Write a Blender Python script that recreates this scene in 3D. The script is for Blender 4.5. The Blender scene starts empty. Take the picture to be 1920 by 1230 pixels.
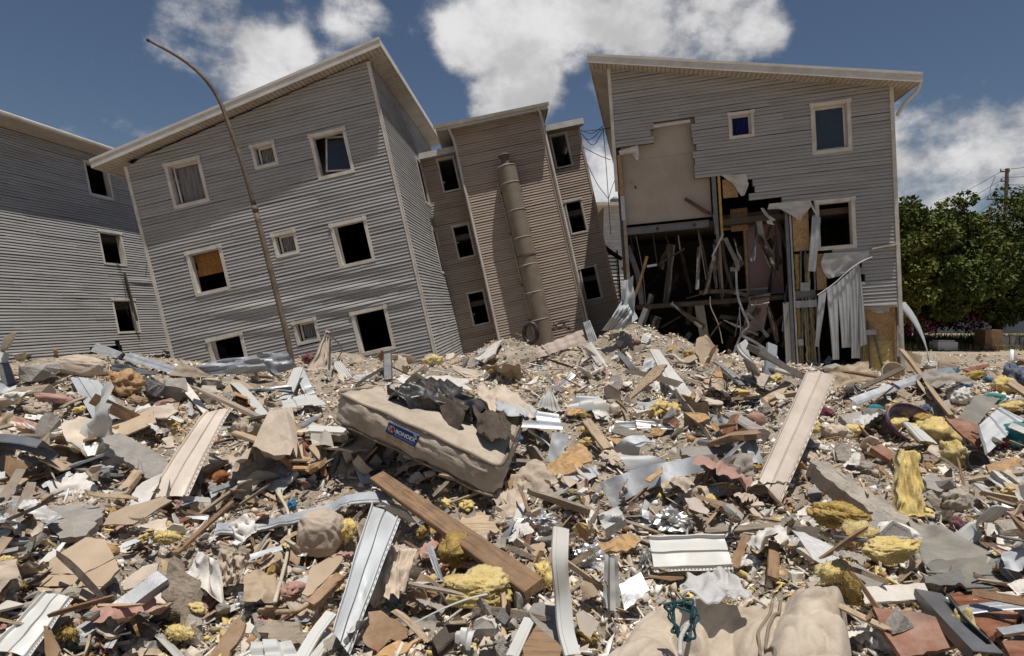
import bpy, bmesh, math, random
import numpy as np
from mathutils import Vector, Matrix, Euler, noise as mnoise
random.seed(7); np.random.seed(7)
rad = math.radians
S = bpy.context.scene
C = S.collection

# ------------------------------------------------------------------ camera
EYE = 2.4
FPX, PX0, PY0, PITCH = 1065.0, 983.0, 615.0, rad(2.6)
cam_d = bpy.data.cameras.new('camera'); cam = bpy.data.objects.new('camera', cam_d); C.objects.link(cam)
cam_d.sensor_fit = 'HORIZONTAL'; cam_d.sensor_width = 36.0; cam_d.lens = 36.0 * FPX / 1920.0
cam_d.shift_x = -(PX0 - 960.0) / 1920.0
cam_d.clip_start = 0.05; cam_d.clip_end = 5000
cam.location = (0, 0, EYE); cam.rotation_euler = (rad(90) - PITCH, 0, 0)
S.camera = cam

# ------------------------------------------------------------------ sky and sun
SUN = Vector((0.08, -0.14, 1.0)).normalized()
world = bpy.data.worlds.new('World'); S.world = world; world.use_nodes = True
wn, wl = world.node_tree.nodes, world.node_tree.links
wn.clear()
w_out = wn.new('ShaderNodeOutputWorld'); w_bg = wn.new('ShaderNodeBackground'); w_bg.inputs[1].default_value = 0.075
w_sky = wn.new('ShaderNodeTexSky'); w_sky.sky_type = 'NISHITA'; w_sky.sun_disc = False
w_sky.sun_elevation = math.asin(SUN.z); w_sky.sun_rotation = math.atan2(SUN.x, SUN.y)
w_sky.air_density = 1.0; w_sky.dust_density = 0.6; w_sky.ozone_density = 2.0; w_sky.altitude = 10
w_tc = wn.new('ShaderNodeTexCoord')
def wnode(kind, **kw):
    n = wn.new(kind)
    for k, v in kw.items(): setattr(n, k, v)
    return n
def wmath(op, a, b=None, c=None, clamp=False):
    n = wn.new('ShaderNodeMath'); n.operation = op; n.use_clamp = clamp
    for i, v in enumerate((a, b, c)):
        if v is None: continue
        if isinstance(v, (int, float)): n.inputs[i].default_value = v
        else: wl.new(v, n.inputs[i])
    return n.outputs[0]
def wrange(v, a, b, c, d, smooth=True):
    n = wn.new('ShaderNodeMapRange'); n.interpolation_type = 'SMOOTHSTEP' if smooth else 'LINEAR'
    wl.new(v, n.inputs[0])
    for i, q in enumerate((a, b, c, d)): n.inputs[1 + i].default_value = q
    return n.outputs[0]
w_dir = w_tc.outputs['Generated']
def wnoise(scale, detail, rough, off=(0, 0, 0), vec=None):
    mp = wn.new('ShaderNodeMapping'); mp.inputs['Location'].default_value = off
    mp.inputs['Scale'].default_value = (1, 1, 1.35)
    wl.new(vec or w_dir, mp.inputs[0])
    n = wn.new('ShaderNodeTexNoise'); n.inputs['Scale'].default_value = scale; n.inputs['Detail'].default_value = detail
    n.inputs['Roughness'].default_value = rough; wl.new(mp.outputs[0], n.inputs['Vector'])
    return n.outputs[0]
def ray(px, py):
    cp, sp = math.cos(PITCH), math.sin(PITCH)
    u, w = (px - PX0) / FPX, (PY0 - py) / FPX
    return Vector((u, cp + sp * w, -sp + cp * w))
# the cumulus clouds that stand in this part of the sky: direction, angular radius (rad), weight
clouds = [((375, 70), .085, 1.0), ((480, 120), .085, 1.0), ((540, 105), .05, .9), ((660, 15), .06, .8),
          ((885, 85), .075, 1.0), ((970, 60), .10, 1.0), ((985, 150), .085, 1.0), ((930, 205), .085, 1.0),
          ((1080, 40), .10, 1.0), ((1200, 60), .11, 1.0), ((1330, 45), .11, 1.0), ((1420, 55), .07, 1.0), ((1150, 150), .06, .9), ((1020, 10), .09, .9),
          ((1740, 290), .10, .85), ((1860, 300), .12, .8), ((1880, 165), .04, .6), ((1790, 345), .16, .8), ((1120, 330), .10, .85)]
acc = None
for (px, py), r, wgt in clouds:
    d = ray(px, py).normalized()
    n = wn.new('ShaderNodeVectorMath'); n.operation = 'DOT_PRODUCT'; wl.new(w_dir, n.inputs[0]); n.inputs[1].default_value = d
    g = wrange(n.outputs['Value'], math.cos(r * 1.05), math.cos(r * .05), 0, wgt)
    acc = g if acc is None else wmath('MAXIMUM', acc, g)
# the same kind of scattered cloud over the rest of the sky
ahead = wn.new('ShaderNodeVectorMath'); ahead.operation = 'DOT_PRODUCT'; wl.new(w_dir, ahead.inputs[0]); ahead.inputs[1].default_value = (0, .94, .34)
elsewhere = wmath('MULTIPLY', wrange(wnoise(2.2, 3, .5, (3, 1, 5)), .52, .68, 0, .9), wrange(ahead.outputs['Value'], .62, .80, 1, 0))
acc = wmath('MAXIMUM', acc, elsewhere)
fine = wnoise(7.0, 10, .60)
big = wnoise(4.0, 5, .5, (7, 2, 1))
dens = wmath('ADD', wmath('MULTIPLY', acc, 0.40), wmath('ADD', wmath('MULTIPLY', fine, 1.35), wmath('MULTIPLY', big, .40)))
mask = wrange(dens, .99, 1.30, 0, 1)
shade = wrange(wnoise(8.0, 7, .62, (0, 0, .35)), .32, .66, 0.66, 1.0)
thick = wrange(dens, 1.02, 1.38, .66, 1.0)
cl = wmath('MULTIPLY', wmath('MULTIPLY', shade, thick), 13.0)
cc = wn.new('ShaderNodeCombineColor'); wl.new(cl, cc.inputs[0]); wl.new(wmath('MULTIPLY', cl, .985), cc.inputs[1]); wl.new(wmath('MULTIPLY', cl, .99), cc.inputs[2])
w_grade = wn.new('ShaderNodeMix'); w_grade.data_type = 'RGBA'; w_grade.blend_type = 'MULTIPLY'; w_grade.inputs[0].default_value = 1.0
wl.new(w_sky.outputs[0], w_grade.inputs[6]); w_grade.inputs[7].default_value = (0.80, 0.80, 0.81, 1)
w_mix = wn.new('ShaderNodeMix'); w_mix.data_type = 'RGBA'
wl.new(wmath('MULTIPLY', mask, .93), w_mix.inputs[0]); wl.new(w_grade.outputs[2], w_mix.inputs[6]); wl.new(cc.outputs[0], w_mix.inputs[7])
wl.new(w_mix.outputs[2], w_bg.inputs[0]); wl.new(w_bg.outputs[0], w_out.inputs[0])

sun_d = bpy.data.lights.new('sun', 'SUN'); sun_d.energy = 5.0; sun_d.angle = rad(0.55); sun_d.color = (1.0, 0.955, 0.89)
sun = bpy.data.objects.new('sun', sun_d); C.objects.link(sun); sun.rotation_euler = SUN.to_track_quat('Z', 'Y').to_euler(); sun.location = (0, -5, 40)
S.view_settings.view_transform = 'Standard'; S.view_settings.look = 'None'; S.view_settings.exposure = -0.24; S.view_settings.gamma = 1.0
S.view_settings.use_curve_mapping = False
S.cycles.max_bounces = 6; S.cycles.diffuse_bounces = 3; S.cycles.glossy_bounces = 3; S.cycles.transmission_bounces = 4; S.cycles.transparent_max_bounces = 8
S.cycles.use_denoising = True; S.cycles.caustics_reflective = False; S.cycles.caustics_refractive = False

# ------------------------------------------------------------------ helpers
def make(name, verts, faces, mat=None, parent=None, smooth=False, loc=None):
    me = bpy.data.meshes.new(name)
    me.from_pydata([tuple(v) for v in verts], [], faces); me.update()
    if smooth:
        me.polygons.foreach_set('use_smooth', [True] * len(me.polygons))
        if smooth != True or isinstance(smooth, float): me.set_sharp_from_angle(angle=rad(38))
    return place(name, me, mat, parent, loc)
def place(name, me, mat=None, parent=None, loc=None):
    o = bpy.data.objects.new(name, me); C.objects.link(o)
    if mat is not None and not me.materials: me.materials.append(mat)
    if parent is not None: o.parent = parent
    if loc is not None: o.location = loc
    return o
def tag(o, label, cat, group=None, kind=None):
    o['label'] = label; o['category'] = cat
    if group: o['group'] = group
    if kind: o['kind'] = kind
    return o
def struct(o, kind='structure'):
    o['kind'] = kind; return o
def empty(name, loc=(0, 0, 0), rot=(0, 0, 0)):
    o = bpy.data.objects.new(name, None); C.objects.link(o); o.location = loc; o.rotation_euler = rot; o.empty_display_size = .2
    return o
BOXF = [(0, 3, 2, 1), (4, 5, 6, 7), (0, 1, 5, 4), (1, 2, 6, 5), (2, 3, 7, 6), (3, 0, 4, 7)]
class MB:
    def __init__(s): s.v = []; s.f = []
    def add(s, v, f):
        n = len(s.v); s.v += [tuple(q) for q in v]; s.f += [tuple(i + n for i in q) for q in f]; return s
    def box(s, x0, x1, y0, y1, z0, z1):
        return s.add([(x0, y0, z0), (x1, y0, z0), (x1, y1, z0), (x0, y1, z0), (x0, y0, z1), (x1, y0, z1), (x1, y1, z1), (x0, y1, z1)], BOXF)
    def bar(s, a, b, w, t, up=(0, 0, 1)):
        a, b = Vector(a), Vector(b); d = (b - a).normalized(); sd = d.cross(Vector(up))
        if sd.length < 1e-3: sd = d.cross(Vector((1, 0, 0)))
        sd.normalize(); u = sd.cross(d)
        sd = sd * (w / 2); u = u * (t / 2)
        return s.add([a - sd - u, a + sd - u, b + sd - u, b - sd - u, a - sd + u, a + sd + u, b + sd + u, b - sd + u], BOXF)
    def tube(s, pts, r, n=8, cap=True):
        pts = [Vector(p) for p in pts]; rs = r if isinstance(r, (list, tuple)) else [r] * len(pts)
        base = len(s.v); up = Vector((0.13, 0.21, 0.97))
        for i, p in enumerate(pts):
            d = (pts[min(i + 1, len(pts) - 1)] - pts[max(i - 1, 0)]).normalized()
            a = d.cross(up)
            if a.length < .05: a = d.cross(Vector((1, 0, 0)))
            a.normalize(); b = d.cross(a)
            for k in range(n):
                t = 2 * math.pi * k / n; s.v.append(tuple(p + (a * math.cos(t) + b * math.sin(t)) * rs[i]))
        for i in range(len(pts) - 1):
            for k in range(n):
                k2 = (k + 1) % n; q = base + i * n
                s.f.append((q + k, q + k2, q + n + k2, q + n + k))
        if cap:
            s.f.append(tuple(base + k for k in range(n))[::-1]); s.f.append(tuple(base + (len(pts) - 1) * n + k for k in range(n)))
        return s
    def build(s, name, mat, parent=None, smooth=False): return make(name, s.v, s.f, mat, parent, smooth)
def spline(pts, n=8):
    pts = [Vector(p) for p in pts]; out = []
    P = [pts[0] * 2 - pts[1]] + pts + [pts[-1] * 2 - pts[-2]]
    for i in range(1, len(P) - 2):
        for k in range(n):
            t = k / n; a, b, c, d = P[i - 1], P[i], P[i + 1], P[i + 2]
            out.append(0.5 * ((2 * b) + (c - a) * t + (2 * a - 5 * b + 4 * c - d) * t * t + (3 * b - a - 3 * c + d) * t ** 3))
    out.append(pts[-1]); return out

# ------------------------------------------------------------------ materials
def mat(name, col, rough=.8, metal=0., var=.18, scale=6., dirt=None, dirt_amt=.35, dirt_scale=2.5, bump=.0, bump_scale=40., stretch=(1, 1, 1), rnd=.12,
        grain=0., alpha=1., trans=0., spec=.4, sheen=0., voronoi=0., vcol=False, hue2=None):
    m = bpy.data.materials.new(name); m.use_nodes = True
    nt = m.node_tree; N, L = nt.nodes, nt.links; bs = N['Principled BSDF']
    tc = N.new('ShaderNodeTexCoord'); mp = N.new('ShaderNodeMapping'); mp.inputs['Scale'].default_value = stretch
    L.new(tc.outputs['Object'], mp.inputs[0])
    oi = N.new('ShaderNodeObjectInfo')
    off = N.new('ShaderNodeVectorMath'); off.operation = 'SCALE'; off.inputs[0].default_value = (37, 53, 71); L.new(oi.outputs['Random'], off.inputs['Scale'])
    ad = N.new('ShaderNodeVectorMath'); ad.operation = 'ADD'; L.new(mp.outputs[0], ad.inputs[0]); L.new(off.outputs[0], ad.inputs[1])
    vec = ad.outputs[0]
    def tn(sc, det=5, ro=.6):
        n = N.new('ShaderNodeTexNoise'); n.inputs['Scale'].default_value = sc; n.inputs['Detail'].default_value = det; n.inputs['Roughness'].default_value = ro
        L.new(vec, n.inputs['Vector']); return n.outputs[0]
    def mr(v, a, b, c, d):
        n = N.new('ShaderNodeMapRange'); L.new(v, n.inputs[0])
        for i, q in enumerate((a, b, c, d)): n.inputs[1 + i].default_value = q
        return n.outputs[0]
    def mx(a, b, f, mode='MIX'):
        n = N.new('ShaderNodeMix'); n.data_type = 'RGBA'; n.blend_type = mode
        for s, q in ((n.inputs[0], f), (n.inputs[6], a), (n.inputs[7], b)):
            if isinstance(q, (int, float)): s.default_value = q
            elif isinstance(q, (tuple, list)): s.default_value = tuple(q)[:3] + (1,)
            else: L.new(q, s)
        return n.outputs[2]
    lo = [c * (1 - var) for c in col]; hi = [min(1, c * (1 + var)) for c in col]
    if vcol:
        at = N.new('ShaderNodeAttribute'); at.attribute_name = 'Col'
        nv = mr(tn(scale), .3, .7, 1 - var, 1 + var)
        sc = N.new('ShaderNodeVectorMath'); sc.operation = 'SCALE'; L.new(at.outputs['Color'], sc.inputs[0]); L.new(nv, sc.inputs['Scale']); c = sc.outputs[0]
    else:
        c = mx(lo, hi, mr(tn(scale), .3, .7, 0, 1))
    if hue2: c = mx(c, hue2, mr(tn(scale * .45, 3), .48, .62, 0, .8))
    if voronoi:
        v = N.new('ShaderNodeTexVoronoi'); v.inputs['Scale'].default_value = voronoi; L.new(vec, v.inputs['Vector'])
        sp = N.new('ShaderNodeSeparateColor'); L.new(v.outputs['Color'], sp.inputs[0])
        c = mx(c, [q * .45 for q in col], mr(sp.outputs[0], .35, .95, 0, .6)); c = mx(c, [min(1, q * 1.45) for q in col], mr(sp.outputs[1], .55, 1, 0, .6))
    if grain:
        g = N.new('ShaderNodeTexNoise'); g.inputs['Scale'].default_value = grain; g.inputs['Detail'].default_value = 4
        m2 = N.new('ShaderNodeMapping'); m2.inputs['Scale'].default_value = (1, 14, 14); L.new(vec, m2.inputs[0]); L.new(m2.outputs[0], g.inputs['Vector'])
        c = mx(c, [q * .42 for q in col], mr(g.outputs[0], .48, .68, 0, .75))
    if dirt is not None: c = mx(c, dirt, mr(tn(dirt_scale, 7, .7), .45, .72, 0, dirt_amt))
    if rnd:
        r = mr(oi.outputs['Random'], 0, 1, 1 - rnd, 1 + rnd)
        s2 = N.new('ShaderNodeVectorMath'); s2.operation = 'SCALE'; L.new(c, s2.inputs[0]); L.new(r, s2.inputs['Scale']); c = s2.outputs[0]
    L.new(c, bs.inputs['Base Color'])
    L.new(mr(tn(scale * 1.7), .3, .7, max(.04, rough - .12), min(1, rough + .12)), bs.inputs['Roughness'])
    bs.inputs['Metallic'].default_value = metal; bs.inputs['Specular IOR Level'].default_value = spec
    if sheen: bs.inputs['Sheen Weight'].default_value = sheen
    if bump:
        b = N.new('ShaderNodeBump'); b.inputs['Strength'].default_value = bump; b.inputs['Distance'].default_value = .02
        L.new(tn(bump_scale, 6, .65), b.inputs['Height']); L.new(b.outputs[0], bs.inputs['Normal'])
    if alpha < 1: bs.inputs['Alpha'].default_value = alpha
    if trans: bs.inputs['Transmission Weight'].default_value = trans
    return m
DUST = (.46, .38, .29)
M = {}
M['siding'] = mat('siding_grey', (.395, .387, .376), .6, var=.06, scale=.9, dirt=(.14, .105, .075), dirt_amt=.35, dirt_scale=.7, stretch=(.5, 1, 1), rnd=.035, spec=.25)
M['siding_tan'] = mat('siding_tan', (.46, .372, .302), .6, var=.06, scale=.9, dirt=(.19, .13, .09), dirt_amt=.45, dirt_scale=.8, stretch=(.5, 1, 1), rnd=.03, spec=.25)
M['trim'] = mat('trim_white', (.64, .60, .54), .55, var=.10, scale=3, dirt=(.27, .19, .11), dirt_amt=.5, dirt_scale=2.2, rnd=.06)
M['soffit'] = mat('soffit', (.46, .41, .35), .6, var=.10, scale=2, dirt=(.2, .13, .08), dirt_amt=.45, dirt_scale=1.3, rnd=.03)
M['fascia'] = mat('fascia', (.62, .60, .56), .55, var=.08, scale=2, dirt=(.25, .2, .15), dirt_amt=.4, dirt_scale=1.5, rnd=.03)
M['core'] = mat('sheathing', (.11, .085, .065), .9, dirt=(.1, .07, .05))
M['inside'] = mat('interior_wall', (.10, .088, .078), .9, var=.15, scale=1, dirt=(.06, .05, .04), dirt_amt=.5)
M['plaster_wall'] = mat('painted_plasterboard', (.47, .405, .34), .85, var=.08, scale=.8, dirt=(.26, .2, .16), dirt_amt=.4, dirt_scale=.9)
M['pink_wall'] = mat('pink_paint', (.36, .25, .26), .8, var=.1, scale=1, dirt=(.2, .15, .14))
M['glass'] = mat('window_glass', (.03, .04, .05), .06, var=.1, rnd=0, spec=.6)
M['curtain'] = mat('curtain_grey', (.22, .21, .20), .9, var=.2, scale=4, bump=.2, bump_scale=14, stretch=(3, 1, .4))
M['curtain_blue'] = mat('curtain_blue', (.012, .02, .12), .9, var=.3, scale=3)
M['curtain_orange'] = mat('blind_orange', (.30, .135, .035), .85, var=.25, scale=8, stretch=(6, 1, .5))
M['curtain_maroon'] = mat('curtain_maroon', (.05, .022, .026), .85, var=.4, scale=6)
M['steel'] = mat('galvanised_steel', (.36, .38, .40), .5, .55, var=.14, scale=5, dirt=(.3, .25, .2), dirt_amt=.5, dirt_scale=3, bump=.15, bump_scale=10)
M['steel_dark'] = mat('dark_steel', (.16, .165, .17), .5, .6, var=.2, scale=5, dirt=(.2, .14, .1), dirt_amt=.5)
M['steel_light'] = mat('zinc_sheet', (.47, .49, .50), .58, .15, var=.10, scale=4, dirt=(.36, .31, .25), dirt_amt=.4, dirt_scale=3, bump=.1, bump_scale=8)
M['tin_white'] = mat('white_coated_metal', (.56, .56, .53), .45, .0, var=.08, scale=4, dirt=DUST, dirt_amt=.5, dirt_scale=4)
M['cream'] = mat('cream_siding', (.58, .50, .42), .5, var=.07, scale=3, dirt=(.36, .28, .2), dirt_amt=.5, dirt_scale=4, bump=.05)
M['plaster'] = mat('plaster', (.60, .51, .41), .92, var=.16, scale=8, dirt=(.30, .24, .18), dirt_amt=.5, dirt_scale=5, bump=.35, bump_scale=30)
M['plaster_white'] = mat('white_plaster', (.68, .64, .57), .9, var=.1, scale=8, dirt=DUST, dirt_amt=.6, dirt_scale=5, bump=.2, bump_scale=30)
M['card'] = mat('cardboard', (.42, .32, .22), .9, var=.14, scale=5, dirt=DUST, dirt_amt=.6, dirt_scale=4, bump=.1)
M['brown_card'] = mat('brown_cardboard', (.29, .18, .10), .9, var=.18, scale=5, dirt=DUST, dirt_amt=.5, dirt_scale=5, bump=.15)
M['concrete'] = mat('concrete', (.31, .285, .255), .95, var=.2, scale=9, dirt=(.46, .4, .33), dirt_amt=.55, dirt_scale=4, bump=.7, bump_scale=45)
M['concrete_dark'] = mat('dark_concrete', (.18, .175, .17), .95, var=.25, scale=9, dirt=(.34, .3, .26), dirt_amt=.5, dirt_scale=4, bump=.7, bump_scale=45)
M['mortar'] = mat('rough_mortar', (.47, .42, .35), .97, var=.22, scale=14, dirt=(.3, .26, .21), dirt_amt=.6, dirt_scale=8, bump=1.0, bump_scale=35)
M['wood'] = mat('weathered_lumber', (.27, .165, .092), .8, var=.2, scale=4, grain=5, dirt=(.09, .065, .05), dirt_amt=.55, dirt_scale=5, bump=.25, bump_scale=25)
M['wood_pale'] = mat('pale_wood', (.46, .34, .22), .85, var=.18, scale=4, grain=5, dirt=DUST, dirt_amt=.5, dirt_scale=5, bump=.25)
M['wood_grey'] = mat('grey_wood', (.31, .25, .19), .9, var=.2, scale=4, grain=6, dirt=DUST, dirt_amt=.4, bump=.3)
M['wood_dark'] = mat('dark_wood', (.075, .055, .04), .85, var=.3, scale=5, grain=6, dirt=(.16, .13, .1), dirt_amt=.4, bump=.3)
M['osb'] = mat('oriented_strand_board', (.43, .26, .12), .85, var=.25, scale=9, voronoi=38, dirt=DUST, dirt_amt=.35, dirt_scale=5, bump=.4, bump_scale=40)
M['laminate'] = mat('brown_laminate', (.24, .092, .045), .5, var=.12, scale=3, grain=2, dirt=(.45, .36, .28), dirt_amt=.5, dirt_scale=6)
M['insul'] = mat('glass_wool', (.62, .47, .17), .98, var=.22, scale=16, dirt=(.68, .56, .32), dirt_amt=.7, dirt_scale=5, bump=.45, bump_scale=70, sheen=.4, spec=.1)
M['insul_dark'] = mat('glass_wool_dark', (.48, .33, .11), .98, var=.3, scale=12, dirt=(.5, .36, .13), dirt_amt=.7, dirt_scale=5, bump=1., bump_scale=60, spec=.1)
M['orange_fibre'] = mat('orange_fibre', (.36, .12, .04), .98, var=.3, scale=16, dirt=(.4, .28, .14), dirt_amt=.6, bump=1., bump_scale=60, spec=.1)
M['mattress'] = mat('mattress_ticking', (.54, .455, .355), .92, var=.14, scale=3, dirt=(.25, .185, .125), dirt_amt=.7, dirt_scale=3.2, bump=.25, bump_scale=60, sheen=.1)
M['piping'] = mat('mattress_piping', (.24, .19, .14), .9, var=.2)
M['foil'] = mat('aluminium_foil', (.62, .62, .61), .42, .7, var=.1, scale=10, dirt=(.4, .36, .3), dirt_amt=.6, dirt_scale=8, bump=.12, bump_scale=12)
M['black'] = mat('black_plastic', (.022, .022, .023), .38, var=.4, scale=6, dirt=(.2, .17, .14), dirt_amt=.5, dirt_scale=8, bump=.2)
M['rubber'] = mat('grey_rubber', (.20, .19, .165), .9, var=.18, scale=4, dirt=(.38, .33, .26), dirt_amt=.6, dirt_scale=5, bump=.3, bump_scale=20)
M['plastic_film'] = mat('clear_plastic_film', (.62, .61, .60), .3, var=.1, scale=6, dirt=DUST, dirt_amt=.3, alpha=.72, bump=.4, bump_scale=14)
M['wrap'] = mat('house_wrap', (.62, .60, .57), .6, var=.1, scale=4, dirt=DUST, dirt_amt=.35, alpha=.86)
M['cable'] = mat('cream_cable', (.52, .45, .35), .6, var=.12, dirt=DUST)
M['black_cable'] = mat('black_cable', (.02, .02, .02), .6, var=.2, rnd=.05)
M['rust'] = mat('rusty_steel', (.14, .105, .075), .75, .3, var=.3, scale=5, dirt=(.30, .24, .18), dirt_amt=.55, dirt_scale=3)
M['duct'] = mat('galvanised_duct', (.24, .20, .155), .7, .15, var=.14, scale=3, dirt=(.20, .13, .08), dirt_amt=.6, dirt_scale=2, bump=.2, bump_scale=60)
M['gutter'] = mat('pvc_gutter', (.60, .57, .51), .5, var=.08, scale=3, dirt=(.27, .21, .15), dirt_amt=.45, dirt_scale=2)
M['roofing'] = mat('roof_sheet', (.42, .41, .39), .5, .3, var=.1)
FAB = {}
def fabric(name, col):
    if name not in FAB: FAB[name] = mat(name + '_fabric', col, .95, var=.16, scale=7, dirt=DUST, dirt_amt=.4, dirt_scale=5, bump=.25, bump_scale=80, sheen=.15, spec=.15)
    return FAB[name]
M['beige_cloth'] = fabric('beige', (.50, .41, .32)); M['grey_cloth'] = fabric('grey', (.33, .295, .25)); M['white_cloth'] = fabric('white', (.66, .63, .58))
M['pink_cloth'] = fabric('pink', (.40, .235, .19)); M['teal_cloth'] = fabric('teal', (.012, .22, .24)); M['blue_cloth'] = fabric('blue', (.05, .17, .30))
M['denim'] = fabric('denim', (.07, .10, .18)); M['maroon'] = fabric('maroon', (.13, .03, .05)); M['purple_cloth'] = fabric('purple', (.28, .16, .36))
M['yellow_cloth'] = fabric('yellow', (.58, .47, .22)); M['navy'] = fabric('navy', (.03, .035, .06)); M['red_cloth'] = fabric('red', (.42, .05, .05))
M['bark'] = mat('tree_bark', (.10, .075, .055), .95, var=.3, scale=6, bump=.8, bump_scale=12)
M['leaf'] = mat('tree_leaf', (.080, .105, .024), .7, var=.4, scale=.9, hue2=(.155, .145, .03), rnd=.08, spec=.2)
M['bract'] = mat('bougainvillea', (.30, .03, .10), .8, var=.4, scale=2)
M['ground'] = mat('dry_ground', (.37, .295, .22), .95, var=.15, scale=.7, dirt=(.27, .22, .16), dirt_amt=.6, dirt_scale=.15, bump=.3, bump_scale=8, rnd=0)
M['rubble'] = mat('rubble_dust', (.36, .30, .23), .97, var=.3, scale=5, dirt=(.15, .115, .085), dirt_amt=.8, dirt_scale=1.6, bump=1., bump_scale=24, rnd=0, hue2=(.30, .26, .21))
M['chips'] = mat('rubble_pieces', (.5, .4, .3), .93, var=.16, scale=30, vcol=True, rnd=0, bump=.3, bump_scale=60)
M['grass'] = mat('dry_grass', (.13, .14, .045), .9, var=.4, scale=1)
# ------------------------------------------------------------------ the leaning apartment blocks
def pix_local(root_key, px, py, Y=0.0):
    """where the sight line through a photo point meets the plane y=Y of a building's own frame"""
    m, o = FRAME[root_key], Vector((0, 0, EYE))
    n = (m.to_3x3() @ Vector((0, 1, 0))); t = m.translation; d = ray(px, py)
    s = (n.dot(t - o) + Y) / n.dot(d)
    return m.inverted() @ (o + d * s)
POSE = {'A': ((-11.82, 1.0, 81.76), (-15.76, 22.21, 1.09)), 'B': ((.05, -12.56, -1.75), (-10.28, 17.61, .46)),
        'C': ((-3.06, -12.48, 3.01), (-.39, 22.88, 1.32)), 'D': ((1.39, -4.24, -11.97), (3.18, 17.83, .84))}
FRAME = {k: Matrix.Translation(t) @ Euler([rad(a) for a in r], 'XYZ').to_matrix().to_4x4() for k, (r, t) in POSE.items()}
def building(key, name):
    r, t = POSE[key]; return empty(name, t, [rad(a) for a in r])
def spans(poly, z):
    xs = []
    for i in range(len(poly)):
        (x0, z0), (x1, z1) = poly[i], poly[(i + 1) % len(poly)]
        if (z0 <= z < z1) or (z1 <= z < z0): xs.append(x0 + (x1 - x0) * (z - z0) / (z1 - z0))
    xs.sort(); return list(zip(xs[0::2], xs[1::2]))
def clad(root, xl, xr, z0, z1, top, holes, smat, org=(0, 0, 0), ux=(1, 0, 0), un=(0, -1, 0), pitch=.203, thick=.14, buckle=None, seed=1, wallname='wall', tear=0., rag=0.):
    """a wall: sheathing core (part) with every cladding panel on it (sub-parts). top(x)=roof line. holes: polygons in (x, z)."""
    rng = random.Random(seed); O, U, Nn = Vector(org), Vector(ux), Vector(un); Z = Vector((0, 0, 1))
    core = MB(); boards = []
    n = int((z1 - z0) / pitch) + 1
    def clip(z):   # x-interval under the roof line at height z (the roof line is straight)
        a, b = xl, xr; ta, tb = top(xl), top(xr)
        if ta >= z and tb >= z: return a, b
        if ta < z and tb < z: return None
        xc = a + (z - ta) * (b - a) / (tb - ta)
        return (xc, b) if tb > ta else (a, xc)
    for k in range(n):
        za, zb = z0 + k * pitch, z0 + (k + 1) * pitch; zm = (za + zb) / 2
        c0, c1 = clip(za), clip(min(zb, max(top(xl), top(xr)) - 1e-3))
        if c0 is None: continue
        if c1 is None: c1 = ((c0[0] + c0[1]) / 2,) * 2
        zt = min(zb, max(top(xl), top(xr)))
        keep = [(c0[0], c0[1])]
        for hi_, h in enumerate(holes):
            for (a, b) in spans(h, zm):
                if rag and hi_ == 0: a += rng.uniform(-rag, rag * .4) * (a > xl + .2); b += rng.uniform(-rag * .4, rag) * (b < xr - .9)
                nk = []
                for (p, q) in keep:
                    if b <= p or a >= q: nk.append((p, q)); continue
                    if a > p: nk.append((p, a))
                    if b < q: nk.append((b, q))
                keep = nk
        for (p, q) in keep:
            if q - p < .03: continue
            p1 = max(p, c1[0]) if p == c0[0] else p
            q1 = min(q, c1[1]) if q == c0[1] else q
            if q1 < p1: q1 = p1 = (p1 + q1) / 2
            pp, qq, pp1, qq1 = p, q, p1, q1
            core.add([O + U * x + Nn * y + Z * z for (x, y, z) in ((pp, -.045, za), (qq, -.045, za), (qq, -thick, za), (pp, -thick, za), (pp1, -.045, zt), (qq1, -.045, zt), (qq1, -thick, zt), (pp1, -thick, zt))], BOXF)
            cuts = [0.0]; x = p + rng.uniform(.8, 3.9)
            while x < q - .5: cuts.append((x - p) / (q - p)); x += rng.uniform(2.4, 3.9)
            cuts.append(1.0)
            for f0, f1 in zip(cuts, cuts[1:]): boards.append((k, za, zt, p, q, p1, q1, f0, f1))
    w = core.build(wallname, M['core'], root)
    for (k, za, zt, p, q, p1, q1, f0, f1) in boards:
        L = (q - p) * (f1 - f0); nx = max(2, int(L / .45) + 1)
        hgt = zt - za
        prof = [(0, -.035), (.0, .030), (.06, .036), (.26, .027), (.43, .015), (.445, -.012), (.50, -.012), (.50, .029), (.56, .034), (.76, .025), (.915, .014), (.925, -.035), (1.0, -.035)]
        verts, faces = [], []; jz = rng.uniform(-.006, .006); jo = rng.uniform(0, .004) + (.003 if int(f0 * 97) % 2 else 0); tilt = rng.uniform(-.004, .004)
        e0 = rng.uniform(-tear, tear) if (tear and f0 > 0 or tear and p > xl + .01) else 0
        for i in range(nx):
            f = f0 + (f1 - f0) * i / (nx - 1)
            for (pz, po) in prof:
                x = (p + (q - p) * f) * (1 - pz) + (p1 + (q1 - p1) * f) * pz
                z = za + hgt * pz
                o = po + jo
                if buckle: o += max(-.004, buckle(x, z))
                verts.append(O + U * x + Nn * o + Z * (z + jz + tilt * (i / (nx - 1) - .5) + .004 * math.sin(x * 2.1 + k * 1.7)))
        m = len(prof)
        for i in range(nx - 1):
            for j in range(m - 1):
                a = i * m + j; faces.append((a, a + m, a + m + 1, a + 1))
        make('siding_board', verts, faces, smat, w)
    return w
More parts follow.
